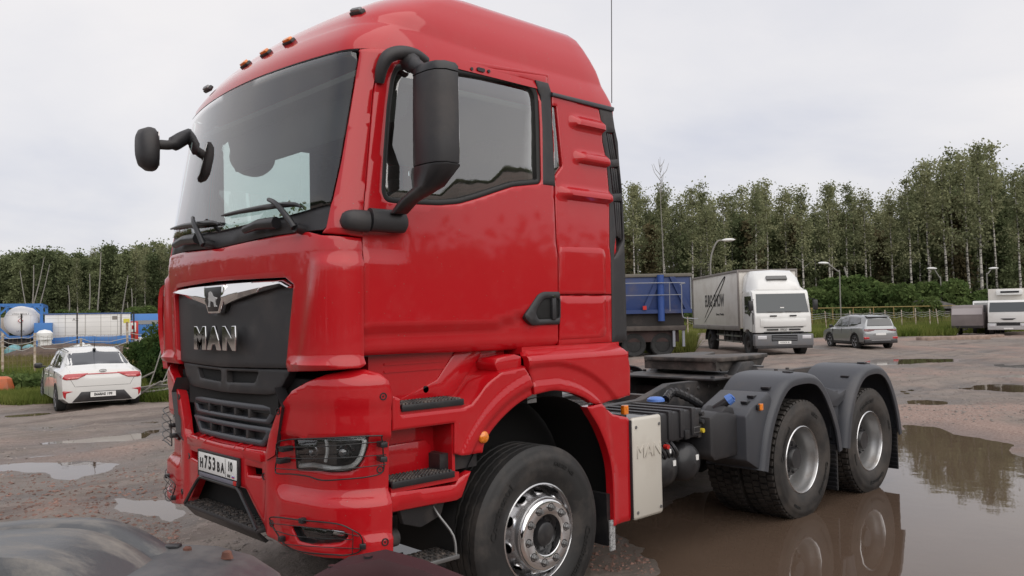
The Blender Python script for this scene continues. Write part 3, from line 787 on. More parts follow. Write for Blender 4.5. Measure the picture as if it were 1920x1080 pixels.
for k, c in enumerate(((.8, .8, .8), (.05, .1, .5), (.6, .03, .03))):
    MB().box(Xp-.0006, Xp, -.238, -.205, zpc-.036-.006*k, zpc-.030-.006*k).o('flag_stripe', mat('flag%d' % k, c, .5), pl)
MB().box(-1.490, -1.482, -.262, .245, zb0-.030, zb0-.008, .002).o('plate_holder_lip', mat('holder_grey', (.16, .16, .2), .4), pl)
MB().box(-1.491, -1.484, -.262, -.225, zb0-.030, zb0-.006, .002).o('plate_clip', M_RED2, pl)
# opening under the plate: black recess with perforated step
b = MB(); o_h = [(.25, .872), (.29, .850), (.41, .75), (.49, .675)]
rim_pts = [(-1.478, -y, z) for y, z in o_h[::-1]]+[(-1.478, y, z) for y, z in o_h]
b.tube(rim_pts, .011, 6); b.o('step_opening_rim', M_BLK2, truck)
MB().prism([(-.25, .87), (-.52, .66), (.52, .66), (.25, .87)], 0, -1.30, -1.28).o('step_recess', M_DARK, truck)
for s in (-1, 1):
    MB().prism([(.26, .865), (.54, .62), (.54, .60), (.25, .85)], 1, 0, 0.001) 
fs = MB().box(-1.482, -1.29, -.50, .50, .655, .680, .006).o('front_step', M_BLK, truck)
stepb = MB()
rs = random.Random(4)
for i in range(18):
    for j in range(3):
        stepb.box(-1.478+j*.05, -1.478+j*.05+.032, -.48+i*.054, -.48+i*.054+.038, .679, .688)
so = stepb.o('step_studs', M_TREAD, fs); so['kind'] = 'stuff'
MB().prism([(-1.480, .66), (-1.46, .66), (-1.40, .60), (-1.42, .59)], 1, -.48, .48, .003).o('step_underlip', M_BLK2, truck)

# ---- headlights, fog lights and their wire guards
def bS(d):
    f = inset(bumpS, d); return f
def bp(px, py, d=0, g=(0, 1)):
    t, z = inv(px, py, bumpS, g); return Vector(bS(d)(t, z))
def make_lamp():
    L = panel('headlight', shrink(hl, -.004), inset(bumpS, -.085), M_BLK2, truck, res=.06, thick=.01)
    # side walls of the bowl
    ring = dens(hl, .03); A_ = inset(bumpS, -.02); Bq = inset(bumpS, -.09)
    MB().loft([[tuple(A_(u, v)) for u, v in ring], [tuple(Bq(u, v)) for u, v in ring]], cap=False).o('lamp_bowl', M_BLK2, L)
    # light guide along the bottom and right side
    gpts = [(553, 876), (575, 874), (600, 878), (620, 881), (645, 880), (662, 874), (675, 860), (682, 842), (685, 826)]
    f = inset(bumpS, -.036); P = [Vector(f(*inv(x, y, bumpS, (0, 1)))) for x, y in gpts]
    MB().tube(bez(P, 4), .0125, 8).o('light_guide', M_LED, L)
    P = [Vector(f(*inv(x, y, bumpS, (0, 1)))) for x, y in ((603, 826), (606, 845), (602, 868))]
    MB().tube(bez(P, 4), .009, 8).o('light_guide', M_LED, L)
    def lens(px, py, r, m1):
        t, z = inv(px, py, bumpS, (0, 1)); c0 = Vector(inset(bumpS, -.075)(t, z)); n = (Vector(inset(bumpS, 0)(t, z))-c0).normalized()
        h = MB().cyl(c0, c0+n*.03, r, 20).o('reflector', M_CHR, L)
        b = MB(); b.lathe([(0, r*.8), (.012, r*.72), (.022, r*.45), (.027, .0001)], (0, 0, 0), 2, 20)
        q = n.to_track_quat('Z', 'Y').to_matrix().to_4x4(); q.translation = c0+n*.03; b.xf(q); b.o('projector_lens', m1, h)
    M_PROJ = mat('projector_glass', (.05, .055, .06), .03, coat=1, spec=1)
    lens(640, 850, .042, M_PROJ); lens(575, 850, .034, M_PROJ)
    t, z = inv(640, 850, bumpS, (0, 1))
    MB().box(-.04, .04, -.028, .028, 0, .012, .004).xf(Matrix.Translation(Vector(inset(bumpS, -.06)(t, z)))).o('lamp_bezel', M_STEEL, L)
    panel('lamp_lens', shrink(hl, -.002), inset(bumpS, -.022), M_LENS, L, res=.06, thick=.004, edge=.001)
    return L
L = make_lamp(); mirror_tree(L, truck)
F = panel('fog_light', shrink(fg, -.004), inset(bumpS, -.06), M_BLK2, truck, res=.05, thick=.01)
ring = dens(rnd2(fg, .02), .03); A_ = inset(bumpS, .002); Bq = inset(bumpS, -.065)
MB().loft([[tuple(A_(u, v)) for u, v in ring], [tuple(Bq(u, v)) for u, v in ring]], cap=False).o('lamp_bowl', M_BLK2, F)
fr_ = B_((612, 994), (650, 1000), (640, 1011), (612, 1009)); panel('fog_reflector', rnd2(fr_, .01), inset(bumpS, -.04), M_CHR, F, res=.03, thick=.01)
panel('lamp_lens', shrink(fg, -.002), inset(bumpS, -.02), M_LENS, F, res=.06, thick=.004, edge=.001)
mirror_tree(F, truck)
def gw(pts, d=.045, closed=False, r=.0032, n=4):
    P = [bp(x, y, d) for x, y in pts]; return MB().tube(bez(P, n, closed) if n else P, r, 6, closed)
K = lambda a: [(280+x/3.376, 740+y/3.376) for x, y in a]
gh = gw(K([(868, 288), (1150, 268), (1430, 254), (1455, 268), (1464, 380), (1462, 478), (1385, 510), (1240, 526), (1120, 532), (1040, 508), (940, 495), (855, 492), (838, 470), (850, 380)]), .04, True, .0038).o('lamp_guard', M_WIRE, truck, 60)
for a in ([(858, 326), (1150, 318), (1478, 288)], [(848, 392), (1150, 395), (1478, 372)], [(840, 458), (1150, 470), (1478, 432)]): gw(K(a), .046, r=.0026).o('guard_wire', M_WIRE, gh, 60)
for a in ((875, 340), (858, 415), (1470, 312), (1468, 403)):
    p = bp(*K([a])[0], .01); b = MB().box(-.035, .035, -.018, .018, -.014, .014, .004)
    t, z = inv(*K([a])[0], bumpS, (0, 1)); n = (Vector(bS(.01)(t, z))-Vector(bS(0)(t, z))).normalized(); q = n.to_track_quat('X', 'Z').to_matrix().to_4x4(); q.translation = p; b.xf(q); b.o('guard_clip', M_BLK2, gh)
mirror_tree(gh, truck)
gf = gw(K([(800, 790), (822, 766), (990, 785), (1200, 806), (1290, 846), (1336, 880), (1350, 935), (1325, 985), (1250, 1003), (1180, 1000), (1000, 985), (900, 945), (850, 880)]), .035, True, .0038).o('lamp_guard', M_WIRE, truck, 60)
for a in ([(805, 805), (1000, 825), (1180, 850), (1330, 885)], [(830, 850), (1000, 890), (1290, 905)], [(880, 935), (1080, 950), (1340, 962)], [(1290, 848), (1295, 905), (1290, 998)]): gw(K(a), .038, r=.0024).o('guard_wire', M_WIRE, gf, 60)
for a in ((995, 790), (865, 905), (1350, 950)):
    t, z = inv(*K([a])[0], bumpS, (0, 1)); p = Vector(bS(.012)(t, z)); n = (p-Vector(bS(0)(t, z))).normalized()
    b = MB().box(-.03, .03, -.016, .016, -.014, .014, .004); q = n.to_track_quat('X', 'Z').to_matrix().to_4x4(); q.translation = p; b.xf(q); b.o('guard_clip', M_BLK2, gf)
mirror_tree(gf, truck)
# recessed screws of the bumper
for a in ((815, 105), (1477, 10), (1477, 480), (1480, 925), (710, 520), (775, 815)):
    t, z = inv(*K([a])[0], bumpS, (0, 1)); off = bdisp(t, z); p = Vector(bS(off)(t, z)); n = (p-Vector(bS(off-.01)(t, z))).normalized(); q = n.to_track_quat('Z', 'Y').to_matrix().to_4x4(); q.translation = p
    b = MB(); b.lathe([(.0, .020), (.004, .019), (.004, .014), (-.006, .012), (-.006, .006), (.003, .005), (.003, .0001)], (0, 0, 0), 2, 14); b.xf(q); s_ = b.o('bumper_screw', M_BLK2, bumper); mirror(s_)

# ---- mirrors
def mirror_housing():
    h = MB(); rings = []
    plan = [(-.86, -1.27), (-.945, -1.275), (-.985, -1.31), (-1.0, -1.36), (-1.0, -1.45), (-.985, -1.50), (-.94, -1.535), (-.86, -1.535), (-.845, -1.50), (-.845, -1.30)]
    zs = [2.612, 2.62, 2.72, 2.85, 3.0, 3.075, 3.085]
    for z in zs:
        k = .985 if z in (zs[0], zs[-1]) else 1; sk = (z-2.85)
        rings.append([(-.92+(x+.92)*k-.02*0, -1.40+(y+1.40)*k*(1-.06*abs(sk))-.02*sk*0+.02*(3.08-z)*1.0*(1 if y > -1.4 else 0.2), z+(.0 if True else 0)+.05*(y+1.27)*0) for x, y in plan])
    h.loft(rings); return h
ms = mirror_housing().o('side_mirror', M_BLK, truck, 40)
plan = [(-.86, -1.27), (-.945, -1.275), (-.985, -1.31), (-1.0, -1.36), (-1.0, -1.45), (-.985, -1.50), (-.94, -1.535), (-.86, -1.535), (-.845, -1.50), (-.845, -1.30)]
b = MB(); b.loft([[(x, y, 3.09) for x, y in plan], [(x, y, 3.115+.0*y) for x, y in plan], [(-.92+(x+.92)*.85, -1.4+(y+1.4)*.9, 3.135) for x, y in plan]]); b.o('mirror_top_cap', M_BLK2, ms, 40)
b = MB(); b.loft([[(x, y+(.02 if y > -1.4 else 0), 2.606) for x, y in plan], [(x, y+(.03 if y > -1.4 else 0), 2.56+(.035*(-y-1.27)/.26)) for x, y in plan], [(-.94+(x+.92)*.8, -1.36+(y+1.4)*.65, 2.50) for x, y in plan],
                  [(-1.0+(x+.92)*.6, -1.27+(y+1.4)*.35, 2.43) for x, y in plan], [(-1.02+(x+.92)*.55, -1.21+(y+1.4)*.28, 2.37) for x, y in plan]]); b.o('mirror_lower_arm', M_BLK2, ms, 50)
MB().box(-.85, -.842, -1.515, -1.30, 2.65, 3.06, .003).o('mirror_glass', M_CHR, ms)
# upper arm
b = MB()
pth = bez([(-1.065, -1.12, 3.085), (-1.07, -1.15, 3.15), (-1.045, -1.175, 3.215), (-.97, -1.19, 3.25), (-.88, -1.195, 3.255), (-.80, -1.19, 3.235)], 5)
b.tube(pth, [.026+.012*math.sin(math.pi*i/(len(pth)-1)) for i in range(len(pth))], 10); b.o('mirror_bracket', M_BLK, ms, 60)
b = MB(); b.tube(bez([(-.90, -1.17, 3.22), (-.92, -1.22, 3.19), (-.93, -1.29, 3.15), (-.92, -1.36, 3.12)], 4), [.055]*4+[.045]*4+[.035]*5, 10); b.o('mirror_upper_arm', M_BLK, ms, 60)
# pods at the foot
def pod(t0, t1, zc_, hz, d, name, nn=10):
    rings = []
    for i in range(nn+1):
        f = i/nn; t = t0+(t1-t0)*f; e_ = (1-abs(2*f-1)**5)**.5*.96+.04 if name == 'mirror_foot' else (1-abs(1-f)**4)**.5*.9+.1
        if name == 'mirror_foot': e_ = .97*(1-sstep(.75, 1.0, f))**.5+.03 if f > .75 else 1
        c0 = Vector(cabS(t, zc_)); n = (Vector(inset(cabS, .01)(t, zc_))-c0).normalized()
        rings.append([tuple(c0+n*(-.01+(d*e_+.01)*max(0, .5+.5*math.cos(a))**.8)+Vector((0, 0, hz*e_*math.sin(a)))) for a in [2*math.pi*j/16 for j in range(16)]])
    return MB().loft(rings)
td = inv(683, 415, cabS, (.2, 2.3))[0]
pod(td+.004, td+.275, 2.335, .062, .085, 'mirror_foot').o('mirror_foot', M_BLK, ms, 50)
pod(td-.155, td-.004, 2.325, .058, .075, 'mirror_foot_cover').o('mirror_foot_cover', M_BLK, ms, 50)
mirror_tree(ms, truck)
# front mirror on the far pillar
hm = Vector((-1.50, 1.04, 3.02))
fm = MB(); rings = []
for f, w_, h_ in ((-.085, .06, .09), (-.06, .10, .13), (.0, .128, .155), (.035, .125, .152), (.05, .11, .14)):
    rings.append([(hm.x+f*.9, hm.y+w_*math.copysign(abs(math.cos(a))**.7, math.cos(a))+f*.25, hm.z+h_*math.copysign(abs(math.sin(a))**.75, math.sin(a))+.02*math.cos(a)) for a in [2*math.pi*j/20 for j in range(20)]])
fm.loft(rings); fmo = fm.o('front_mirror', M_BLK, truck, 50)
b = MB(); b.tube(bez([hm+Vector((0.03, -.03, .02)), hm+Vector((.06, -.05, .03)), Vector((-1.36, .99, 3.06)), Vector((-1.27, 1.02, 3.12)), Vector((-1.20, 1.07, 3.16))], 5), [.036]*5+[.034]*6+[.052]*10, 10); b.o('front_mirror_arm', M_BLK, fmo, 60)
MB().box(hm.x+.046, hm.x+.053, hm.y-.07, hm.y+.09, hm.z-.12, hm.z+.12, .002).o('mirror_glass', M_CHR, fmo)

# ---- wipers and washer housings
def gs(px, py, d, g=(-.5, 2.4)):
    t, z = inv(px, py, cabS, g); return Vector(inset(cabS, d)(t, z))
def wiper(blade, arm, hub):
    w = MB().tube(bez([gs(x, y, .05+.02*(i == 0)) for i, (x, y) in enumerate(arm)], 5), [.020]*99, 8) if False else None
    P = bez([gs(x, y, d) for x, y, d in arm], 5)
    o = MB().tube(P, [.019-.007*(i/(len(P)-1)) for i in range(len(P))], 8).o('wiper', M_BLK2, truck, 60)
    P = bez([gs(x, y, .03) for x, y in blade], 4)
    n_ = len(P); MB().tube(P, [.006+.010*math.sin(math.pi*i/(n_-1)) for i in range(n_)], 6).o('wiper_blade', M_BLK2, o, 60)
    P = [gs(x, y, .008) for x, y in blade]; MB().tube(bez(P, 4), .004, 5).o('wiper_rubber', M_RUBS, o)
    c0 = gs(*hub, .0); n = (gs(*hub, .05)-c0).normalized(); MB().cyl(c0-n*.02, c0+n*.045, .030, 14, .024).o('wiper_hub', M_BLK2, o)
wiper([(425, 406), (465, 398), (520, 389), (560, 386), (572, 391)], [(566, 431, .05), (555, 410, .065), (538, 388, .07), (517, 378, .045)], (566, 430))
wiper([(329, 431), (352, 425), (385, 421), (410, 419), (419, 423)], [(397, 460, .05), (391, 440, .065), (384, 422, .07), (375, 411, .045)], (396, 459))
for a, c_ in (((468, 433), (527, 420)), ((337, 461), (380, 449))):
    b = MB().tube([gs(*a, .03, (-.6, 2.35)), gs((a[0]+c_[0])/2, (a[1]+c_[1])/2-3, .04, (-.6, 2.35)), gs(*c_, .03, (-.6, 2.35))], [.022, .03, .034], 8); b.o('washer_housing', M_BLK2, cowl, 50)

# ---- cab interior
MB().box(-1.30, -.86, -1.04, 1.04, 1.70, 2.28, .05).o('dashboard', M_INTB, truck)
MB().prism([(-1.32, 2.27), (-.92, 2.27), (-.84, 2.40), (-1.0, 2.43), (-1.20, 2.36)], 1, -.85, -.25, .02).o('instrument_binnacle', M_INTB, truck)
MB().box(-1.12, XR-.08, -1.03, 1.03, 3.14, 3.18, .01).o('headlining', M_INTL, truck)
MB().box(XR-.10, XR-.065, -1.06, 1.06, 1.7, 3.2).o('rear_trim', M_INTL, truck)
MB().prism([(-.98, 3.14), (-.72, 3.14), (-.76, 2.98), (-.92, 2.90)], 1, -.95, .95, .02).o('overhead_shelf', M_INT, truck)
b = MB(); b.loft([[(-.63+w_*math.cos(a), y_, 3.10+h_*math.sin(a)) for a in [2*math.pi*j/24 for j in range(24)]] for y_, w_, h_ in ((1.16, .10, .10), (1.19, .16, .145), (1.26, .175, .155), (1.32, .16, .14), (1.33, .10, .09))]); km = b.o('kerb_mirror', M_BLK, truck, 50)
MB().tube([(-.63, 1.12, 3.26), (-.63, 1.22, 3.28), (-.63, 1.25, 3.20)], .022, 8).o('mirror_arm', M_BLK, km)
MB().box(-.26, .20, 1.01, 1.03, 2.40, 3.14).o('side_curtain', M_SEAT, truck)
def seat(y):
    s_ = MB().box(-.45, .10, y-.26, y+.26, 2.02, 2.16, .05).o('seat', M_SEAT, truck)
    b = MB(); b.loft([[(x+.0, y+w_, z) for x, w_ in ((.02+dx, -.25*k), (.02+dx, .25*k), (.16+dx, .22*k), (.16+dx, -.22*k))] for z, dx, k in ((2.10, 0, 1), (2.5, .08, 1), (2.72, .13, .9), (2.80, .15, .6))]); b.o('backrest', M_SEAT, s_, 30)
    MB().box(.14, .25, y-.14, y+.14, 2.80, 3.02, .04).o('headrest', M_SEAT, s_)
    MB().box(-.35, .05, y-.2, y+.2, 1.68, 2.02, .03).o('seat_base', M_INTB, s_)
seat(-.55); seat(.60)
swm = Matrix.Translation((-.70, -.55, 2.50)) @ Matrix.Rotation(R(-32), 4, 'Y')
b = MB(); b.tube([swm @ Vector((.22*math.cos(a), .22*math.sin(a), 0)) for a in [2*math.pi*i/28 for i in range(28)]], .016, 8, True); sw = b.o('steering_wheel', M_INTB, truck, 60)
b = MB(); b.cyl(swm @ Vector((0, 0, -.04)), swm @ Vector((0, 0, .02)), .07, 16)
for a in (0, math.pi, -math.pi/2): b.tube([swm @ Vector((0, 0, 0)), swm @ Vector((.22*math.sin(a), .22*math.cos(a), 0))], .018, 6)
b.tube([swm @ Vector((0, 0, -.04)), (-.95, -.55, 2.1)], .04, 8); b.o('steering_hub', M_INTB, sw)
# inner door frame hints
for s in (-1, 1):
    MB().tube([(.10, s*1.06, 2.45), (.12, s*1.06, 3.12)], .03, 6).o('pillar_trim', M_INTL, truck)
    MB().box(-1.05, .2, s*1.04-.015, s*1.04+.015, 1.7, 2.42).o('door_lining', M_INTB, truck)

# ---- step housing and front mudguard (both sides)
YS = -1.205
def Sy(Y, tilt=0): return lambda u, v: (u, Y, v)
def P_(Y, *pts): return [sid(x, y, Y) for x, y in pts]
up_o = arcrun(P_(YS, (737, 742), (751, 748), (752, 778), (870, 765), (885, 758), (898, 742), (914, 720), (935, 703), (943, 698), (985, 689), (992, 700), (998, 720), (1001, 741), (975, 757), (948, 781), (925, 808), (912, 832), (908, 850), (866, 854), (853, 852), (853, 793), (737, 808)), [(4, 8), (12, 17)])
def arch_r(x, z): return math.hypot(x-.135, z-.60)
def adisp(u, v):
    r = arch_r(u, v); return -.020*(1-sstep(.79, .815, r))*1.0+.010*(1-sstep(.86, .885, r))
stp = panel('step_housing', up_o, Sy(YS), RED, truck, sgn=1, res=.017, thick=.05, edge=.006, disp=adisp)
lo_o = P_(YS, (733, 925), (855, 909), (862, 897), (884, 884), (867, 932), (858, 938), (733, 962))
lower = panel('step_skirt', lo_o, Sy(YS), RED, truck, sgn=1, res=.05, thick=.05, edge=.006)
x0, x1 = -1.08, -.15
zt1 = sid(752, 760, YS)[1]; zt2 = sid(732, 905, YS)[1]
# recessed walls behind the steps
MB().box(x0, -.08, -1.0, -.94, zt1-.02, 1.66).o('step_wall', RED, stp)
MB().box(x0, -.62, -1.02, -.96, zt2-.02, zt1-.10).o('step_wall', RED, stp)
# moulded shapes inside the recesses
MB().prism([(x0+.05, .95), (-.70, .95), (-.70, 1.10), (-.74, 1.135), (x0+.05, 1.13)], 1, -1.05, -1.01, .01).o('step_wall_moulding', RED, stp)
MB().prism([(-.90, zt1), (-.50, zt1), (-.28, zt1+.22), (-.26, zt1+.33), (-.42, zt1+.32), (-.62, zt1+.10)], 1, -1.01, -.985, .01).o('step_wall_moulding', RED, stp)
for y_ in (1.52, 1.56): MB().box(-.98, -.55, -1.006, -1.0, y_, y_+.012).o('wall_rib', RED, stp)
for x in (-.97, -.70): MB().cyl((x, -1.0, zt1+.05), (x, -1.010, zt1+.05), .02, 14).o('wall_plug', M_BLK2, stp)
# floors and treads
MB().box(x0, -.55, YS+.01, -.95, zt1-.07, zt1-.02).o('step_floor', RED, stp)
MB().box(x0, -.62, YS+.01, -.95, zt2-.06, zt2-.012).o('step_floor', RED, stp)
def tread(xa, xb, z, Y0, Y1, par=stp):
    t_ = MB().box(xa, xb, Y0, Y1, z-.035, z, .004).o('step_tread', M_BLK2, par)
    b = MB(); nx = int((xb-xa)/.024)
    for i in range(nx):
        for j in range(8):
            cx = xa+.014+i*.024; cy = Y0+.014+j*.023
            if cy < Y1-.015: b.add([(cx-.008, cy-.008, z), (cx+.008, cy-.008, z), (cx+.008, cy+.008, z), (cx-.008, cy+.008, z), (cx-.004, cy-.004, z+.009), (cx+.004, cy-.004, z+.009), (cx+.004, cy+.004, z+.009), (cx-.004, cy+.004, z+.009)], [(0, 1, 5, 4), (1, 2, 6, 5), (2, 3, 7, 6), (3, 0, 4, 7), (4, 5, 6, 7)])
    s_ = b.o('tread_studs', M_TREAD, t_); s_['kind'] = 'stuff'; return t_
tread(-1.01, -.585, zt1, YS-.004, -1.02)
tread(x0, -.66, zt2, YS-.004, -1.03, lower)
# ramp following the mudguard's outer edge
rp_ = [tuple(v)[:2] for v in bez([(x, z, 0) for x, z in P_(YS, (872, 766), (885, 758), (898, 742), (914, 720), (935, 703), (943, 698), (987, 689))], 5)]
b = MB(); b.loft([[(x, YS+.004, z) for x, z in rp_], [(x+.01, YS+.05, z+.012) for x, z in rp_], [(x+.02, -.96, z+.02) for x, z in rp_]], closed=False, cap=False); b.o('mudguard_ramp', RED, stp, 60)
# shoulder block under the door's rear
blk = P_(YS, (940, 698), (985, 688), (985, 668), (972, 664), (938, 672), (934, 684))
b = MB(); b.prism([(x, z) for x, z in blk], 1, YS+.03, -.95, .012); b.o('mudguard_shoulder', RED, stp)
# side closing wall of the lower recess
MB().box(-.66, -.64, YS+.02, -.95, .93, 1.24).o('step_wall', RED, stp)
# black box under the mudguard lower front
MB().box(-.72, -.45, -1.15, -.95, .96, 1.06).o('step_bracket', M_BLK2, stp)
# amber side lamp
x, z = sid(909, 820, YS-.01)
b = MB(); b.lathe([(.0, .036), (-.012, .034), (-.02, .024), (-.023, .0001)], (x, YS+.004, z), 1, 20); al = b.o('side_marker_lamp', M_AMB, stp, 60)
# rear part of the front mudguard
rf = P_(YS, (1000, 657), (1050, 651), (1110, 647), (1172, 643), (1180, 690), (1180, 741), (1128, 758), (1112, 756), (1098, 747), (1072, 737), (1040, 732), (1003, 740), (1000, 712), (992, 690), (990, 668))
rf = arcrun(rf, [(6, 11)])
def rdisp2(u, v):
    r = math.hypot(u-.10, v-.60); d = -.10*sstep(1.55, 1.63, v)-.012*sstep(1.53, 1.55, v)*0
    d += -.018*(1-sstep(.905, .925, r))+.010*(1-sstep(.80, .815, r))
    return d
rfp = panel('rear_mudguard_panel', rf, Sy(YS-.012), RED, truck, res=.018, thick=.05, edge=.006, disp=rdisp2)
MB().box(-.04, .90, -1.12, -.90, 1.58, 1.625).o('mudguard_top', RED, rfp)
MB().box(.862, .895, YS+.0, -.85, 1.26, 1.56).o('mudguard_end', RED, rfp)
lf = P_(YS, (1099, 763), (1127, 757), (1150, 777), (1178, 783), (1183, 792), (1185, 960), (1183, 976), (1150, 986), (1149, 930), (1146, 880), (1137, 840), (1122, 802), (1108, 778))
lf = arcrun(lf, [(8, 13)])
def ldisp(u, v): 
    r = math.hypot(u-.10, v-.50); return -.02*sstep(.66, .68, u-.02*math.sin(v*3))*0+.012*(1-sstep(.72, .74, u+.18*max(0, v-.7)))
lfp = panel('lower_mudguard_panel', lf, Sy(YS), RED, truck, res=.03, thick=.06, edge=.006, disp=ldisp)
for o in (stp, lower, rfp, lfp): mirror_tree(o, truck)
# wheel arch liners
for s in (-1, 1):
    b = MB(); b.lathe([(-1.16*1, .735), (-.62, .735)] if s < 0 else [(.62, .735), (1.16, .735)], (.10, 0, .58), 1, 24, -10, 190); b.o('wheel_arch_liner', M_DARK, truck, 60)
    MB().box(-.66, .86, s*.60-.01, s*.60+.01, .75, 1.62).o('arch_inner_wall', M_DARK, truck)
    MB().box(.66, .70, min(s*1.18, s*.7), max(s*1.18, s*.7), .28, .62).o('mud_flap', M_BLK2, truck)
    # brushes along the outer edge of the flap
    MB().box(.66, .71, s*1.20-.006, s*1.20+.006, .25, .45).o('flap_edge_brush', mat('brush_grey', (.3, .3, .3), .9, noise=(120, .8)), truck)
MB().box(-.02, 0.06, -1.14, -1.05, 1.28, 1.40).o('mudguard_bracket', M_STEEL, truck)
# lower hanging step and its brackets
ls = thing.__call__ if False else None
lx0, lx1 = -.98, -.62
hs = MB().box(lx0, lx1, -1.19, -.98, .475, .50, .004).o('hanging_step', M_STEEL, truck)
b = MB()
for i in range(9):
    for j in range(4): b.box(lx0+.015+i*.038, lx0+.038+i*.038, -1.18+j*.05, -1.15+j*.05, .50, .508)
s_ = b.o('tread_studs', M_TREAD, hs); s_['kind'] = 'stuff'
MB().tube(bez([(lx1-.02, -1.18, .49), (lx1-.02, -1.16, .60), (-.70, -1.10, .72), (-.72, -1.05, .80)], 4), .008, 6).o('step_hanger', M_STEEL, hs)
MB().tube([(lx0+.02, -1.0, .49), (lx0+.02, -1.0, .82)], .015, 6).o('step_hanger', M_FRAME, hs)
MB().prism([(-.95, .80), (-.62, .80), (-.66, .70), (-.80, .66), (-.92, .70)], 1, -1.08, -1.04, .01).o('step_bracket', M_FRAME, hs)
MB().cyl((-1.0, -1.0, .62), (-.92, -1.0, .62), .05, 14).o('towing_bolt', M_FRAME, hs)
mirror_tree(hs, truck)
# ---- wheels
def tyre_mesh(front):
    b = MB(); n = 96; Rt = .525
    side = [(.006, .288), (-.008, .300), (-.020, .325), (-.032, .36), (-.037, .40), (-.036, .405), (-.038, .44), (-.034, .470), (-.030, .474), (-.027, .495), (-.016, .513)]
    if front:
        tr = [(-.004, .524)]
        for g in (.045, .105, .165, .225): tr += [(g-.009, Rt), (g-.006, Rt-.014), (g+.006, Rt-.014), (g+.009, Rt)]
        tr += [(.274, .524)]
    else:
        tr = [(-.006, .508), (.276, .508)]
    back = [(.27-h, r) for h, r in side[::-1]]
    prof = side+tr+back; k = len(prof); V = []; F = []
    for i in range(n):
        a = 2*math.pi*i/n; zz = (.0035 if i % 2 else -.0035)
        for q, (h, r) in enumerate(prof):
            hh = h+(zz if front and len(side) < q < len(side)+len(tr)-1 else 0)
            V.append((r*math.cos(a), hh, r*math.sin(a)))
    for i in range(n):
        j = (i+1) % n
        for q in range(k-1): F.append((i*k+q, i*k+q+1, j*k+q+1, j*k+q))
    b.add(V, F)
    if not front:
        m_ = 54
        for i in range(m_):
            for row, (h0, h1, st, wd) in enumerate(((-.016, .052, 0, .62), (.062, .125, .5, .7), (.135, .20, .15, .7), (.21, .286, .6, .62))):
                a = 2*math.pi*(i+st)/m_; da = 2*math.pi/m_*wd/2; r0, r1 = .498, .526
                P = []
                for r in (r0, r1):
                    for (da_, h) in ((-da, h0), (da, h0+.004), (da, h1), (-da, h1-.004)):
                        hh = h+(.012*(1 if r == r1 else 0) if (row == 0 and h == h0) or (row == 0 and h == h0+.004) else 0)
                        P.append((r*math.cos(a+da_), hh, r*math.sin(a+da_)))
                b.add(P, [(0, 1, 5, 4), (1, 2, 6, 5), (2, 3, 7, 6), (3, 0, 4, 7), (4, 5, 6, 7)])
    return b
def sidetext(s, rad, a0, size, par, m, h=-.040, flip=False):
    me = text_mesh(s, size, .0012, bold=.0012, sx=1.15)
    me.materials.clear(); me.materials.append(m)
    for v in me.vertices:
        x, y, z = v.co; ang = R(a0)+(x/rad if flip else -x/rad); r = rad+(-y if flip else y); v.co = (r*math.cos(ang), h-z, r*math.sin(ang))
    # seen from -y: x to the right, z up
    o = bpy.data.objects.new('tyre_lettering', me); C.objects.link(o); o.parent = par; return o
def front_wheel():
    b = MB(); b.lathe([(.12, .262), (.085, .262), (.06, .268), (.02, .275), (-.004, .283), (-.011, .290), (-.008, .298), (.004, .302), (.02, .296)], (0, 0, 0), 1, 64)
    w = b.o('wheel', M_ALU, None, 50)
    tyre_mesh(True).o('tyre', M_RUB, w, 40)
    # dished disc with hand holes
    h0, r0, h1, r1 = .085, .262, -.045, .214
    def S(u, v): a = u/.24; return ((r0+(r1-r0)*v/.14)*math.cos(a), h0+(h1-h0)*v/.14, (r0+(r1-r0)*v/.14)*math.sin(a))
    L_ = 2*math.pi*.24; holes = []
    for k in range(10):
        cu_ = L_*(k+.5)/10; holes.append([(cu_+.030*math.cos(t), .066+.026*math.sin(t)) for t in [2*math.pi*j/16 for j in range(16)]])
    panel('wheel_disc', [(0, 0), (L_, 0), (L_, .14), (0, .14)], S, M_ALU, w, holes=holes, res=.02, thick=.008, edge=.002, sgn=-1, smooth=60)
    b = MB(); b.lathe([(-.043, .216), (-.056, .214), (-.070, .206), (-.074, .196), (-.074, .128), (-.070, .121), (-.045, .116), (-.01, .113)], (0, 0, 0), 1, 64); b.o('chrome_ring', M_CHR, w, 40)
    MB().lathe([(.11, .26), (.10, .10)], (0, 0, 0), 1, 32).o('brake_drum', M_DARK, w)
    b = MB(); b.lathe([(-.008, .116), (-.018, .10), (-.02, .082), (-.058, .070), (-.066, .055), (-.068, .0001)], (0, 0, 0), 1, 40); hb = b.o('hub', M_BLK2, w, 40)
    for k in range(10):
        a = 2*math.pi*k/10+.1; MB().cyl((.092*math.cos(a), -.015, .092*math.sin(a)), (.092*math.cos(a), -.028, .092*math.sin(a)), .009, 6).o('hub_bolt', M_BLK2, hb)
    for k in range(10):
        a = 2*math.pi*(k+.35)/10; c_ = (.163*math.cos(a), .163*math.sin(a)); b = MB()
        nb_ = MB().lathe([(-.0745, .026), (-.0765, .025), (-.0765, .021), (-.073, .019)], (c_[0], 0, c_[1]), 1, 16).o('nut_seat', M_BLK2, w)
        b.cyl((c_[0], -.07, c_[1]), (c_[0], -.096, c_[1]), .0165, 6); b.cyl((c_[0], -.096, c_[1]), (c_[0], -.106, c_[1]), .011, 10); b.o('wheel_nut', M_STEEL, w, 30)
    sidetext('Continental', .405, 158, .062, w, M_RUBS); sidetext('Continental', .405, -22, .062, w, M_RUBS); sidetext('HYBRID  HS3', .42, 68, .030, w, M_RUBS); sidetext('HYBRID', .42, 250, .030, w, M_RUBS)
    return w
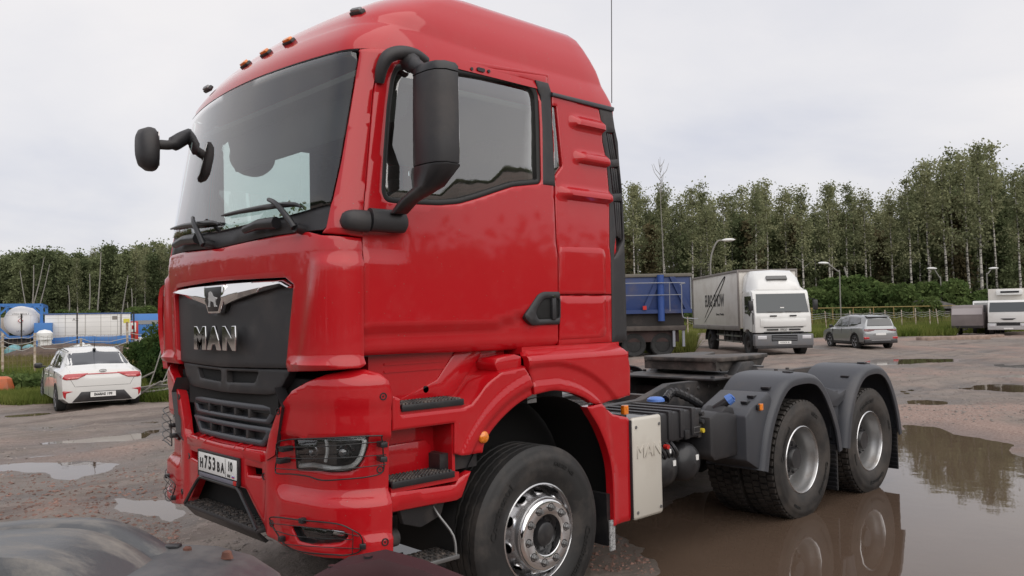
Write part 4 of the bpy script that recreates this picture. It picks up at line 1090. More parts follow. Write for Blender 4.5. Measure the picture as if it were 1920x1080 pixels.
def rear_wheel():
    b = MB(); b.lathe([(.19, .15), (.175, .235), (.19, .250), (.16, .253), (.12, .256), (.10, .262), (.07, .266), (.055, .274), (.02, .277), (-.004, .283), (-.012, .290), (-.009, .298), (.004, .303), (.02, .296)], (0, 0, 0), 1, 64)
    w = b.o('wheel', M_RIMS, None, 50)
    b = MB(); b.lathe([(-.004, .284), (-.0135, .290), (-.0115, .297), (.002, .3035)], (0, 0, 0), 1, 64); b.o('rim_flange', M_ALU, w, 60)
    tyre_mesh(False).o('tyre', M_RUB2, w, 40)
    it = tyre_mesh(False); it.xf(Matrix.Translation((0, .35, 0))); it.o('inner_tyre', M_RUB2, w, 40)
    b = MB(); b.lathe([(.20, .20), (.18, .165), (.10, .150), (.088, .14), (.085, .105), (.055, .095), (.045, .085), (.042, .0001)], (0, 0, 0), 1, 40); hb = b.o('hub', M_BLK2, w, 35)
    for k in range(10):
        a = 2*math.pi*k/10; MB().cyl((.122*math.cos(a), .088, .122*math.sin(a)), (.122*math.cos(a), .074, .122*math.sin(a)), .011, 6).o('hub_bolt', M_BLK2, hb)
    for k in range(10):
        a = 2*math.pi*(k+.5)/10; MB().cyl((.190*math.cos(a), .18, .190*math.sin(a)), (.190*math.cos(a), .145, .190*math.sin(a)), .016, 6).o('wheel_nut', M_STEEL, w)
    sidetext('Continental', .405, 170, .058, w, M_RUBS); sidetext('Continental', .405, -15, .058, w, M_RUBS); sidetext('HDC1', .42, 80, .04, w, M_RUBS); sidetext('HYBRID', .42, 262, .03, w, M_RUBS)
    return w
def putwheel(w, x, y, z, rot, right=False):
    w.location = (x, y, z); w.rotation_euler = (0, rot, math.pi if right else 0); w.parent = truck
fw = front_wheel(); fw2 = clone(fw); putwheel(fw, 0, -1.197, .50, R(6)); putwheel(fw2, 0, 1.197, .50, R(40), True)
rw = rear_wheel()
for i, (x, y) in enumerate(((3.312, -1.197), (4.712, -1.197), (3.312, 1.197), (4.712, 1.197))):
    w_ = rw if i == 0 else clone(rw); putwheel(w_, x, y, .50, R(17+47*i), y > 0)

# ---- rear mudguards
def rear_guard(path, sg):
    P = np.array(path); P = np.array([tuple(v)[:2] for v in bez([(x, z, 0) for x, z in path], 4)])
    d = np.gradient(P, axis=0); d /= np.linalg.norm(d, axis=1)[:, None]; nrm = np.stack([-d[:, 1], d[:, 0]], 1)
    if nrm[len(P)//2, 1] < 0: nrm = -nrm
    sec = [(0.0, 1.255), (0.0, 1.272), (.045, 1.276), (.066, 1.268), (.084, 1.246), (.094, 1.20), (.098, 1.10), (.100, .74), (.088, .74), (.086, 1.20), (.03, 1.262)]
    rings = []
    for p, n in zip(P, nrm): rings.append([(p[0]+n[0]*o_, sg*y, p[1]+n[1]*o_) for o_, y in sec])
    b = MB(); b.loft(rings, closed=True, cap=True); g = b.o('rear_mudguard', M_GREYP, truck, 40)
    return g
pa1 = [(2.60, .50), (2.68, .78), (2.80, .98), (2.94, 1.115), (3.10, 1.17), (3.42, 1.165), (3.59, 1.08), (3.74, .90), (3.85, .70), (3.90, .50)]
pa2 = [(4.12, .50), (4.19, .78), (4.30, .98), (4.44, 1.11), (4.60, 1.165), (4.86, 1.16), (5.03, 1.07), (5.16, .90), (5.25, .70), (5.30, .50)]
for sg in (-1, 1):
    for k, pth in enumerate((pa1, pa2)):
        g = rear_guard(pth, sg)
        xs = pth[0][0]; xe = pth[-1][0]
        # latches and seam on the top cover
        for dx in (.24, .62):
            MB().box(xs+dx-.03, xs+dx+.03, min(sg*1.10, sg*1.18), max(sg*1.10, sg*1.18), 1.262 if .3 < dx else 1.15, 1.285 if dx > .3 else 1.175, .006).o('mudguard_latch', M_BLK2, g)
        MB().box(xs+.665, xs+.672, min(sg*.76, sg*1.2), max(sg*.76, sg*1.2), 1.262, 1.2705).o('mudguard_rib', M_GREYP, g)
        # flap with ribs
        b = MB().box(xe-.0, xe+.018, min(sg*1.24, sg*.78), max(sg*1.24, sg*.78), .14, .56); 
        for q in range(9): b.box(xe-.012, xe+.03, min(sg*1.235, sg*.80), max(sg*1.235, sg*.80), .16+q*.042, .176+q*.042)
        b.o('mud_flap', M_BLK2, truck)
    # bracket plate joining the guards
    MB().prism([(3.93, 1.05), (4.10, 1.05), (4.10, .62), (4.0, .58), (3.93, .62)], 1, sg*1.17-.01, sg*1.17+.01, .004).o('mudguard_bracket', M_GREYP, truck)
    MB().prism([(3.72, 1.12), (3.90, 1.08), (4.10, 1.02), (4.34, 1.08), (4.30, 1.0), (4.05, .9), (3.85, .92)], 1, min(sg*1.2, sg*.8), max(sg*1.2, sg*.8), .01).o('mudguard_bracket', M_GREYP, truck)
# front block of the first left guard with lamp
blk = MB().prism([(2.34, .62), (2.34, .975), (2.42, 1.03), (2.70, 1.145), (2.76, 1.10), (2.64, .60), (2.58, .50)], 1, -1.235, -.78, .014).o('mudguard_front_block', M_GREYP, truck)
for x, z in ((2.50, 1.068), (2.60, 1.108)): 
    MB().box(x-.03, x+.03, -1.17, -1.11, z-.01, z+.013, .004).o('block_plug', M_BLK2, blk)
x, z = sid(1424, 763, -1.24)
ml = MB().box(x-.022, x+.028, -1.262, -1.24, z-.028, z+.028, .006).o('side_marker_lamp', M_AMB, truck)
MB().box(x-.05, x-.02, -1.255, -1.235, z-.02, z+.02, .004).o('lamp_base', M_BLK2, ml)
# ---- silver cover with letters, amber lamp above
cov = MB().box(.888, 1.222, -1.232, -1.195, .41, 1.105, .022).o('side_cover', M_SILV, truck, 60)
MB().box(.90, 1.215, -1.195, -.55, .43, 1.09, .01).o('cover_box', M_STEEL, cov)
MB().box(.882, .900, -1.222, -.9, .42, 1.09, .003).o('cover_edge', M_BLK2, cov)
for x in (.925, 1.185):
    for z in (.46, 1.04): MB().cyl((x, -1.230, z), (x, -1.237, z), .0115, 10).o('cover_screw', M_STEEL, cov)
text_obj('cover_lettering', 'MAN', .13, frame((1.065, -1.2345, .865), (1, 0, 0), (0, 0, 1)), M_SILV, cov, extr=.003, bold=0, sx=1.0)
x, z = sid(1171, 772, -1.15)
ml = MB().box(x-.02, x+.03, -1.165, -1.13, z-.02, z+.045, .006).o('side_marker_lamp', M_AMB, truck)
MB().box(x-.05, x+.01, -1.16, -1.05, z-.045, z-.015, .004).o('lamp_base', M_BLK2, ml)
# ---- battery box with ribs
bx = MB().box(1.16, 1.90, -1.095, -.50, .855, 1.075, .018).o('battery_box', M_BLK, truck)
for x in (1.20, 1.35, 1.50, 1.65, 1.80):
    b = MB(); b.box(x-.028, x+.028, -1.112, -1.085, .875, 1.085, .008); b.box(x-.028, x+.028, -1.105, -.52, 1.070, 1.090, .006); b.o('box_rib', M_BLK, bx)
MB().box(1.66, 1.72, -1.125, -1.10, .86, .93, .006).o('box_latch', M_BLK2, bx)
MB().box(1.79, 1.87, -1.117, -1.111, .895, .94).o('box_label', M_STEEL, bx)
MB().box(1.795, 1.865, -1.119, -1.115, .90, .935).o('box_label', M_BLK2, bx)
MB().box(1.90, 1.95, -1.08, -.75, .84, 1.07, .01).o('valve_bracket', M_FRAME, bx)
for z in (.9, .97, 1.03): MB().cyl((1.92, -1.08, z), (1.92, -1.115, z), .018, 10).o('air_fitting', M_FRAME if z != .9 else mat('yellow_tag', (.6, .45, .03), .5), bx)
# ---- air tanks
for x, z, r in ((1.44, .672, .145), (1.735, .676, .150)):
    b = MB(); b.lathe([(-.0, .0001), (.012, r*.5), (.035, r*.8), (.07, r*.96), (.10, r), (.80, r), (.85, .0001)], (x, -1.155, z), 1, 32); t_ = b.o('air_tank', M_BLK2, truck, 60)
    MB().box(x+.02, x+.055, -1.150, -1.128, z+.02, z+.06).o('tank_label', M_WHITE, t_)
    MB().box(x-.02, x+.02, -1.0, -.97, z+r, .87).o('tank_bracket', M_FRAME, t_)
for i in range(4): MB().tube(bez([(1.36+.05*i, -1.09, .86), (1.36+.05*i, -1.13, .82), (1.38+.05*i, -1.14, .77), (1.40+.04*i, -1.10, .74)], 4), .012, 6).o('air_hose', M_BLK2, truck)
MB().cyl((1.40, -1.12, .84), (1.40, -1.155, .84), .018, 10).o('valve_cap', M_RED2, truck)
MB().box(1.42, 1.44, -1.15, -1.13, .79, .82).o('hose_tag', M_WHITE, truck)
# ---- additive tank with blue cap
b = MB(); b.prism([(1.96, .70), (1.96, 1.0), (2.06, 1.03), (2.22, 1.02), (2.36, .985), (2.41, .955), (2.41, .69), (2.37, .655), (2.02, .65)], 1, -1.15, -.62, .03); ab = b.o('additive_tank', M_BLK, truck)
MB().prism([(2.14, 1.0), (2.36, .98), (2.33, 1.045), (2.22, 1.065)], 1, -1.13, -.95, .015).o('tank_shoulder', M_BLK, ab)
MB().cyl((2.22, -1.02, 1.03), (2.275, -1.11, 1.10), .036, 14).o('filler_neck', M_BLK2, ab)
b = MB(); b.cyl((2.275, -1.11, 1.10), (2.295, -1.145, 1.128), .046, 10, .040); b.cyl((2.295, -1.145, 1.128), (2.30, -1.150, 1.134), .026, 10); b.o('filler_cap', M_BLUECAP, ab, 30)
# second blue cap near the frame
b = MB(); b.lathe([(0, .075), (.02, .072), (.035, .05), (.04, .0001)], (2.03, -.58, 1.085), 2, 20); b.o('reservoir_cap', M_BLUECAP, truck, 40)
MB().tube(bez([(2.12, -.62, 1.10), (2.22, -.62, 1.15), (2.36, -.66, 1.10), (2.5, -.7, 1.02)], 6), .035, 10).o('corrugated_hose', M_BLK2, truck)
for i in range(9):
    b = MB(); q = bez([(2.12, -.62, 1.10), (2.22, -.62, 1.15), (2.36, -.66, 1.10), (2.5, -.7, 1.02)], 3)[i]; b.lathe([(-.005, .036), (0, .042), (.005, .036)], (q.x, q.y, q.z), 0, 12); b.o('hose_ring', M_BLK2, truck)
# ---- frame rails, cross members, top plates
for sg in (-1, 1):
    rail = [(-1.25, .95), (.4, 1.04), (2.05, 1.085), (2.45, 1.19), (5.30, 1.19), (5.30, .93), (2.5, .92), (2.0, .82), (-1.25, .70)]
    b = MB(); b.prism(rail, 1, sg*.425-.006, sg*.425+.006)
    for q in range(4):
        (xa, za), (xb, zb2) = rail[q], rail[q+1]
        y0, y1 = (sg*.425, sg*.345) if sg > 0 else (sg*.345, sg*.425)
        b.add([(xa, min(y0, y1), za), (xb, min(y0, y1), zb2), (xb, max(y0, y1), zb2), (xa, max(y0, y1), za), (xa, min(y0, y1), za-.01), (xb, min(y0, y1), zb2-.01), (xb, max(y0, y1), zb2-.01), (xa, max(y0, y1), za-.01)], [(0, 3, 2, 1), (4, 5, 6, 7), (0, 1, 5, 4), (2, 3, 7, 6)])
    b.o('frame_rail', M_FRAME, truck)
    for i in range(14):
        x = 2.55+i*.16; MB().cyl((x, sg*.43, 1.13), (x, sg*.445, 1.13), .012, 6).o('frame_bolt', M_STEEL, truck)
for x in (-.9, .5, 1.5, 2.3, 3.1, 4.0, 4.9, 5.25): MB().box(x-.05, x+.05, -.42, .42, .86, .98 if x < 2 else 1.10).o('cross_member', M_FRAME, truck)
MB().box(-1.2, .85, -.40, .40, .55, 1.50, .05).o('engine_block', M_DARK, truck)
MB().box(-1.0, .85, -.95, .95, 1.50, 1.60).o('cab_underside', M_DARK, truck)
MB().box(.95, 1.9, -.42, .42, 1.02, 1.06).o('catwalk_plate', M_FRAME, truck)
b = MB()
for i in range(30):
    for j in range(8): b.box(.98+i*.03, .998+i*.03, -.40+j*.1, -.33+j*.1, 1.06, 1.066)
s_ = b.o('catwalk_studs', M_TREAD, truck); s_['kind'] = 'stuff'
MB().box(.95, 2.0, -.95, -.45, .98, 1.06, .01).o('catwalk_plate', M_FRAME, truck)
MB().box(1.0, 2.6, .5, 1.15, .5, 1.10, .05).o('fuel_tank', M_STEEL, truck)
MB().box(2.55, 5.4, -.30, .30, .70, .95).o('bogie_beam', M_DARK, truck)
for x in (0, 3.312, 4.712):
    MB().cyl((x, -1.0, .5), (x, 1.0, .5), .11, 14).o('axle', M_FRAME, truck)
    MB().lathe([(-.22, .10), (-.16, .24), (.16, .24), (.22, .10)], (x, 0, .5), 1, 20).o('differential', M_FRAME, truck)
for sg in (-1, 1): MB().prism([(2.7, .62), (4.0, .78), (5.3, .62), (5.3, .56), (4.0, .66), (2.7, .56)], 1, sg*.55-.05, sg*.55+.05).o('leaf_spring', M_FRAME, truck)
MB().box(5.24, 5.32, -.60, .60, .72, .92, .01).o('rear_beam', M_FRAME, truck)
for sg in (-1, 1): MB().box(5.32, 5.36, sg*.45-.12, sg*.45+.12, .74, .88, .01).o('tail_lamp', M_RED2, truck)
# ---- fifth wheel coupling
XC = 3.62
MB().box(XC-.75, XC+.75, -.60, .60, 1.195, 1.215, .004).o('coupling_plate', M_FRAME, truck)
for sg in (-1, 1): MB().prism([(XC-.24, 1.21), (XC+.24, 1.21), (XC+.10, 1.33), (XC-.10, 1.33)], 1, sg*.46-.05, sg*.46+.05, .01).o('coupling_pedestal', M_FRAME, truck)
pl5 = [(XC-.46, -.30), (XC-.38, -.46), (XC+.18, -.48), (XC+.58, -.40), (XC+.60, -.24), (XC+.12, -.05), (XC+.05, 0), (XC+.12, .05), (XC+.60, .24), (XC+.58, .40), (XC+.18, .48), (XC-.38, .46), (XC-.46, .30)]
M_GREASE = mat('greasy_steel', (.05, .045, .042), .5, metal=.3, dirt=(6, (.18, .15, .13), .45, .7), bump=(20, .3, .01))
f5 = MB().prism(pl5, 2, 1.345, 1.385, .008).o('coupling_top_plate', M_GREASE, truck)
for sg in (-1, 1):
    MB().prism([(XC-.44, 1.345), (XC+.50, 1.345), (XC+.40, 1.25), (XC-.30, 1.25)], 1, sg*.40-.012, sg*.40+.012).o('coupling_skirt', M_GREASE, f5)
MB().box(XC-.42, XC-.36, -.42, .42, 1.26, 1.35).o('coupling_skirt', M_GREASE, f5)
MB().box(XC-.1, XC+.1, -.12, .12, 1.24, 1.345).o('coupling_jaw', M_GREASE, f5)
MB().tube([(XC+.1, -.1, 1.29), (XC+.1, -.62, 1.28)], .012, 6).o('release_handle', M_STEEL, f5)
for i in range(7):
    for sg in (-1, 1): MB().cyl((XC-.7+i*.23, sg*.56, 1.215), (XC-.7+i*.23, sg*.56, 1.235), .018, 6).o('coupling_bolt', M_FRAME, truck)
# ================================================================== GROUND, PUDDLES
def vnoise(x, y, seed=0):
    xi = np.floor(x).astype(np.int64); yi = np.floor(y).astype(np.int64); xf = x-xi; yf = y-yi
    def h(a, b):
        n = (a*374761393+b*668265263+seed*1442695041) & 0xffffffff; n = ((n ^ (n >> 13))*1274126177) & 0xffffffff; return ((n ^ (n >> 16)) & 0xffff)/65535.0
    u = xf*xf*(3-2*xf); v = yf*yf*(3-2*yf)
    return (h(xi, yi)*(1-u)+h(xi+1, yi)*u)*(1-v)+(h(xi, yi+1)*(1-u)+h(xi+1, yi+1)*u)*v
def fbm(x, y, o=4, seed=0, g=.5):
    s = np.zeros_like(x); a = 1; t = 0
    for i in range(o): s += a*vnoise(x*2**i, y*2**i, seed+i); t += a; a *= g
    return s/t
PX = [
 ('puddle', 'large brown puddle round the rear wheels of the red tractor', [(1215, 1120), (1205, 1060), (1160, 1005), (1140, 985), (1250, 935), (1400, 905), (1480, 870), (1560, 840), (1640, 812), (1690, 797), (1750, 800), (1800, 812), (1860, 822), (1930, 850), (2080, 900), (2200, 1000), (2100, 1200), (1700, 1400), (1300, 1300)]),
 ('puddle', 'long thin puddle beside the parked silver crossover', [(1590, 683), (1640, 674), (1720, 673), (1815, 673), (1800, 679), (1740, 682), (1660, 686)]),
 ('puddle', 'wide dark puddle at the right near the rut', [(1768, 731), (1830, 723), (1880, 721), (1990, 723), (1990, 738), (1890, 737), (1840, 733)]),
 ('puddle', 'short narrow puddle behind the last mudguard', [(1675, 753), (1730, 750), (1795, 753), (1790, 760), (1730, 763), (1680, 761)]),
 ('puddle', 'broad grey puddle at the left of the bumper', [(-60, 880), (0, 873), (70, 866), (160, 860), (250, 868), (232, 884), (130, 903), (62, 904), (72, 889), (0, 886), (-60, 890)]),
 ('puddle', 'muddy grey puddle in front of the front step', [(188, 938), (230, 930), (330, 938), (352, 960), (330, 985), (290, 985), (245, 968), (205, 952)]),
 ('puddle', 'long bright puddle left of the lamp guard', [(60, 833), (130, 824), (210, 818), (300, 813), (285, 823), (180, 832), (100, 835)]),
 ('puddle', 'thin dark puddle beside the white sedan', [(0, 780), (60, 776), (118, 771), (124, 775), (60, 783), (0, 786)]),
 ('puddle', 'small puddle near the white sedan', [(226, 794), (262, 790), (300, 791), (290, 795), (240, 797)]),
 ('puddle', 'tiny puddle between wheel ruts', [(55, 805), (90, 801), (118, 803), (100, 807), (62, 808)]),
 ('puddle', 'grey puddle under the hanging cab step', [(700, 1000), (760, 980), (830, 985), (850, 1010), (830, 1045), (740, 1050), (690, 1030)]),
 ('puddle', 'slim bright puddle by the far timber', [(1850, 687), (1920, 684), (1990, 686), (1990, 691), (1870, 690)]),
 ('puddle', 'narrow dark puddle in the middle rut', [(1862, 706), (1900, 703), (1950, 705), (1920, 709), (1870, 708)]),
 ('puddle', 'dark strip of water behind the red truck', [(1672, 733), (1720, 730), (1750, 732), (1700, 736), (1675, 736)]),
]
PUD = [np.array([gnd(x, y) for x, y in p[2]]) for p in PX]
def ground_h(X, Y):
    Q = np.stack([X.ravel(), Y.ravel()], 1)
    wx = Q[:, 0]+.35*(fbm(Q[:, 0]*1.3, Q[:, 1]*1.3, 3, 5)-.5); wy = Q[:, 1]+.35*(fbm(Q[:, 0]*1.3, Q[:, 1]*1.3, 3, 9)-.5); Qw = np.stack([wx, wy], 1)
    d = np.full(len(Q), 1.5)
    for P in PUD:
        lo = P.min(0)-1.6; hi = P.max(0)+1.6; k = ((Qw > lo) & (Qw < hi)).all(1)
        if not k.any(): continue
        s = segdist(Qw[k], P); ins = inpoly(Qw[k], P); s = np.where(ins, -s, s); d[k] = np.minimum(d[k], s)
    r = np.hypot(Q[:, 0]+3.5, Q[:, 1]+4.7)
    base = .014+.055*np.clip(d, -.6, .5)
    fine = (fbm(Q[:, 0]*2.2, Q[:, 1]*2.2, 5, 2, .6)-.5)*.075
    mid = (fbm(Q[:, 0]*.35, Q[:, 1]*.35, 3, 21)-.42)*.09
    # tyre ruts roughly along the direction of travel across the yard
    u = Q[:, 0]*.80+Q[:, 1]*.60; v = -Q[:, 0]*.60+Q[:, 1]*.80
    ruts = (vnoise(v*1.7, u*.06, 31)-.5)*.05*np.clip((r-7)/8, 0, 1)
    out = np.where(d > .0, base+np.clip(mid, -.01, .06)*np.clip(d*2, 0, 1)+ruts*np.clip(d*2, 0, 1)+fine*np.clip(.25+d*2, .25, 1), base*1.2+fine*.35)
    out = out-.05*np.clip((r-60)/60, 0, 1)
    return out.reshape(X.shape), d.reshape(X.shape)
nr1 = 1.0; rad = [.6]
while rad[-1] < 1500:
    r = rad[-1]; rad.append(r*(1.011 if r < 14 else 1.016 if r < 60 else 1.08))
rad = np.array(rad)
c0a = math.degrees(CYAW)
angs = np.concatenate([np.arange(c0a-38, c0a+38, .19), np.arange(c0a+38, c0a+322, 3.0)])
A_, R_ = np.meshgrid(np.radians(angs), rad, indexing='ij')
GX = -3.5+R_*np.cos(A_); GY = -4.7+R_*np.sin(A_)
GZ, GD = ground_h(GX, GY)
na, nr_ = GX.shape
co = np.stack([GX, GY, GZ], -1).reshape(-1, 3); co = np.vstack([co, [[-3.5, -4.7, 0.03]]])
I = np.arange(na)[:, None]; J = np.arange(nr_-1)[None, :]; I2 = (I+1) % na
fa = np.stack([I*nr_+J, I*nr_+J+1, I2*nr_+J+1, I2*nr_+J], -1).reshape(-1, 4)
me = bpy.data.meshes.new('ground'); me.vertices.add(len(co)); me.vertices.foreach_set('co', co.ravel())
tri = [(i*nr_, ((i+1) % na)*nr_, len(co)-1) for i in range(na)]; tri = [t[::1] for t in tri]
nf = len(fa); me.loops.add(nf*4+na*3); li = np.concatenate([fa.ravel(), np.array(tri).ravel()]); me.loops.foreach_set('vertex_index', li.astype(np.int32))
me.polygons.add(nf+na); me.polygons.foreach_set('loop_start', np.concatenate([np.arange(nf)*4, nf*4+np.arange(na)*3]).astype(np.int32))
me.update(calc_edges=True); me.validate(); me.polygons.foreach_set('use_smooth', [True]*len(me.polygons))
gb = bmesh.new(); gb.from_mesh(me); bmesh.ops.recalc_face_normals(gb, faces=gb.faces)
gb.faces.ensure_lookup_table()
if gb.faces[0].normal.z < 0: bmesh.ops.reverse_faces(gb, faces=gb.faces)
gb.to_mesh(me); gb.free()
ground = bpy.data.objects.new('ground', me); C.objects.link(ground); ground['kind'] = 'structure'
m = bpy.data.materials.new('wet_brick_gravel'); m.use_nodes = True; t = m.node_tree; b = t.nodes['Principled BSDF']
geo = N(t, 'ShaderNodeNewGeometry'); 
def noi(sc, det=6, rough=.55, dist=0, vec=None):
    n = N(t, 'ShaderNodeTexNoise'); n.inputs['Scale'].default_value = sc; n.inputs['Detail'].default_value = det; n.inputs['Roughness'].default_value = rough; n.inputs['Distortion'].default_value = dist
    t.links.new(vec or geo.outputs['Position'], n.inputs['Vector']); return n.outputs['Fac']
def rmp(src, a, b_, c=0, d=1):
    n = N(t, 'ShaderNodeMapRange'); n.inputs[1].default_value = a; n.inputs[2].default_value = b_; n.inputs[3].default_value = c; n.inputs[4].default_value = d; t.links.new(src, n.inputs[0]); return n.outputs[0]
def mixc(f, a, b_):
    n = N(t, 'ShaderNodeMix', data_type='RGBA')
    t.links.new(f, n.inputs[0])
    for k, s in ((6, a), (7, b_)):
        if isinstance(s, tuple): n.inputs[k].default_value = (*s, 1)
        else: t.links.new(s, n.inputs[k])
    return n.outputs[2]
mud = mixc(rmp(noi(.7), .35, .65), (.15, .122, .100), (.235, .194, .162))
mud = mixc(rmp(noi(5, 8, .7), .4, .7), mud, (.26, .21, .185))
brick = mixc(rmp(noi(28, 4, .7), .4, .6), (.20, .125, .10), (.33, .245, .205))
mpg = N(t, 'ShaderNodeMapping'); mpg.inputs['Rotation'].default_value = (0, 0, -.64); mpg.inputs['Scale'].default_value = (.14, 1.3, 1); t.links.new(geo.outputs['Position'], mpg.inputs[0])
str_ = rmp(noi(1.0, 7, .65, .4, mpg.outputs[0]), .50, .66)
mud = mixc(str_, mud, (.115, .088, .076))
pat = rmp(noi(.16, 5, .6, .8), .50, .60)
col = mixc(pat, mud, brick)
vor = N(t, 'ShaderNodeTexVoronoi'); vor.inputs['Scale'].default_value = 16; t.links.new(geo.outputs['Position'], vor.inputs['Vector'])
peb = N(t, 'ShaderNodeTexWhiteNoise'); t.links.new(vor.outputs['Position'], peb.inputs['Vector'])
pm = N(t, 'ShaderNodeMath', operation='LESS_THAN'); pm.inputs[1].default_value = .28; t.links.new(vor.outputs['Distance'], pm.inputs[0])
pm2 = N(t, 'ShaderNodeMath', operation='GREATER_THAN'); pm2.inputs[1].default_value = .72; t.links.new(peb.outputs['Value'], pm2.inputs[0])
pm3 = N(t, 'ShaderNodeMath', operation='MULTIPLY'); t.links.new(pm.outputs[0], pm3.inputs[0]); t.links.new(pm2.outputs[0], pm3.inputs[1])
pm4 = N(t, 'ShaderNodeMath', operation='MULTIPLY'); pm4.inputs[1].default_value = .55; t.links.new(pm3.outputs[0], pm4.inputs[0])
col = mixc(pm4.outputs[0], col, mixc(peb.outputs['Value'], (.10, .06, .05), (.36, .27, .24)))
sz = N(t, 'ShaderNodeSeparateXYZ'); t.links.new(geo.outputs['Position'], sz.inputs[0])
wet = rmp(sz.outputs['Z'], .006, .058, 1, 0)
wetn = N(t, 'ShaderNodeMath', operation='MULTIPLY'); t.links.new(wet, wetn.inputs[0]); t.links.new(rmp(noi(1.5, 4), .3, .6, .6, 1), wetn.inputs[1])
sc_ = N(t, 'ShaderNodeMapRange'); sc_.inputs[3].default_value = 1; sc_.inputs[4].default_value = .50; t.links.new(wetn.outputs[0], sc_.inputs[0])
vm = N(t, 'ShaderNodeVectorMath', operation='SCALE'); t.links.new(col, vm.inputs[0]); t.links.new(sc_.outputs[0], vm.inputs['Scale'])
t.links.new(vm.outputs[0], b.inputs['Base Color'])
rg = N(t, 'ShaderNodeMapRange'); rg.inputs[3].default_value = .85; rg.inputs[4].default_value = .38; t.links.new(wetn.outputs[0], rg.inputs[0]); t.links.new(rg.outputs[0], b.inputs['Roughness'])
bp1 = N(t, 'ShaderNodeBump'); bp1.inputs['Strength'].default_value = .9; bp1.inputs['Distance'].default_value = .02
hs_ = N(t, 'ShaderNodeMath', operation='ADD'); t.links.new(noi(22, 8, .7), hs_.inputs[0]); t.links.new(pm4.outputs[0], hs_.inputs[1])
t.links.new(hs_.outputs[0], bp1.inputs['Height']); t.links.new(bp1.outputs[0], b.inputs['Normal'])
me.materials.append(m)
# water of the puddles
mw = bpy.data.materials.new('muddy_water'); mw.use_nodes = True; t = mw.node_tree; b = t.nodes['Principled BSDF']
b.inputs['Base Color'].default_value = (.088, .058, .040, 1); b.inputs['Roughness'].default_value = .03; b.inputs['IOR'].default_value = 1.33; b.inputs['Specular IOR Level'].default_value = .5
geo = N(t, 'ShaderNodeNewGeometry'); n = N(t, 'ShaderNodeTexNoise'); n.inputs['Scale'].default_value = .8; t.links.new(geo.outputs['Position'], n.inputs['Vector'])
mi = N(t, 'ShaderNodeMix', data_type='RGBA'); mi.inputs[6].default_value = (.075, .05, .036, 1); mi.inputs[7].default_value = (.12, .083, .06, 1); t.links.new(n.outputs['Fac'], mi.inputs[0]); t.links.new(mi.outputs[2], b.inputs['Base Color'])
n2 = N(t, 'ShaderNodeTexNoise'); n2.inputs['Scale'].default_value = 3.5; t.links.new(geo.outputs['Position'], n2.inputs['Vector'])
bpw = N(t, 'ShaderNodeBump'); bpw.inputs['Strength'].default_value = .05; bpw.inputs['Distance'].default_value = .02; t.links.new(n2.outputs['Fac'], bpw.inputs['Height']); t.links.new(bpw.outputs[0], b.inputs['Normal'])
for (nm, lb, _), P in zip(PX, PUD):
    c_ = P.mean(0); Q = c_+(P-c_)*1.0; Q = offs(Q, -.45*np.sign(area2(Q)))
    o = mk(nm, [(x, y, .010) for x, y in Q], [tuple(range(len(Q)))], mw)
    if o.data.polygons[0].normal.z < 0: o.data.flip_normals()
    o['kind'] = 'structure'; o['label'] = lb
# loose stones near the wheels
rs = random.Random(7)
def stones(n, fx, r0, r1, name, mt):
    V = []; F = []; pts = [fx() for _ in range(n)]; Xs = np.array([p[0] for p in pts]); Ys = np.array([p[1] for p in pts]); Z, D = ground_h(Xs, Ys)
    for i in range(n):
        if Z[i] < .012: continue
        r = r0+(r1-r0)*rs.random()**3; b_ = len(V); c0, s0 = math.cos(rs.random()*6.3), math.sin(rs.random()*6.3)
        for (x, y, z) in ((1, 0, 0), (-1, 0, 0), (0, 1, 0), (0, -1, 0), (0, 0, .7), (0, 0, -.6), (.6, .6, .3), (-.6, .5, .35)):
            k = r*(.6+.7*rs.random()); V.append((Xs[i]+(x*c0-y*s0)*k, Ys[i]+(x*s0+y*c0)*k, Z[i]+z*k*.8))
        F += [tuple(b_+q for q in f) for f in ((0, 6, 4), (6, 2, 4), (2, 7, 4), (7, 1, 4), (1, 3, 4), (3, 0, 4), (0, 2, 6), (2, 1, 7))]
    o = mk(name, V, F, mt); o['kind'] = 'stuff'; return o
M_ST1 = mat('brick_chips', (.20, .115, .09), .9, noise=(3.0, .5)); M_ST2 = mat('grey_chips', (.22, .19, .17), .9, noise=(3.0, .4))
def reg(px0, px1, py0, py1):
    def f():
        return gnd(px0+(px1-px0)*rs.random(), py0+(py1-py0)*rs.random())
    return f
stones(2600, reg(-40, 340, 880, 1070), .006, .030, 'gravel', M_ST1)
stones(1500, reg(-40, 340, 760, 900), .006, .025, 'gravel', M_ST2)
stones(900, reg(1080, 1260, 960, 1080), .005, .022, 'gravel', M_ST1)
stones(2200, reg(1680, 1930, 640, 800), .01, .035, 'gravel', M_ST2)
stones(700, reg(250, 560, 940, 1060), .006, .028, 'gravel', M_ST2)
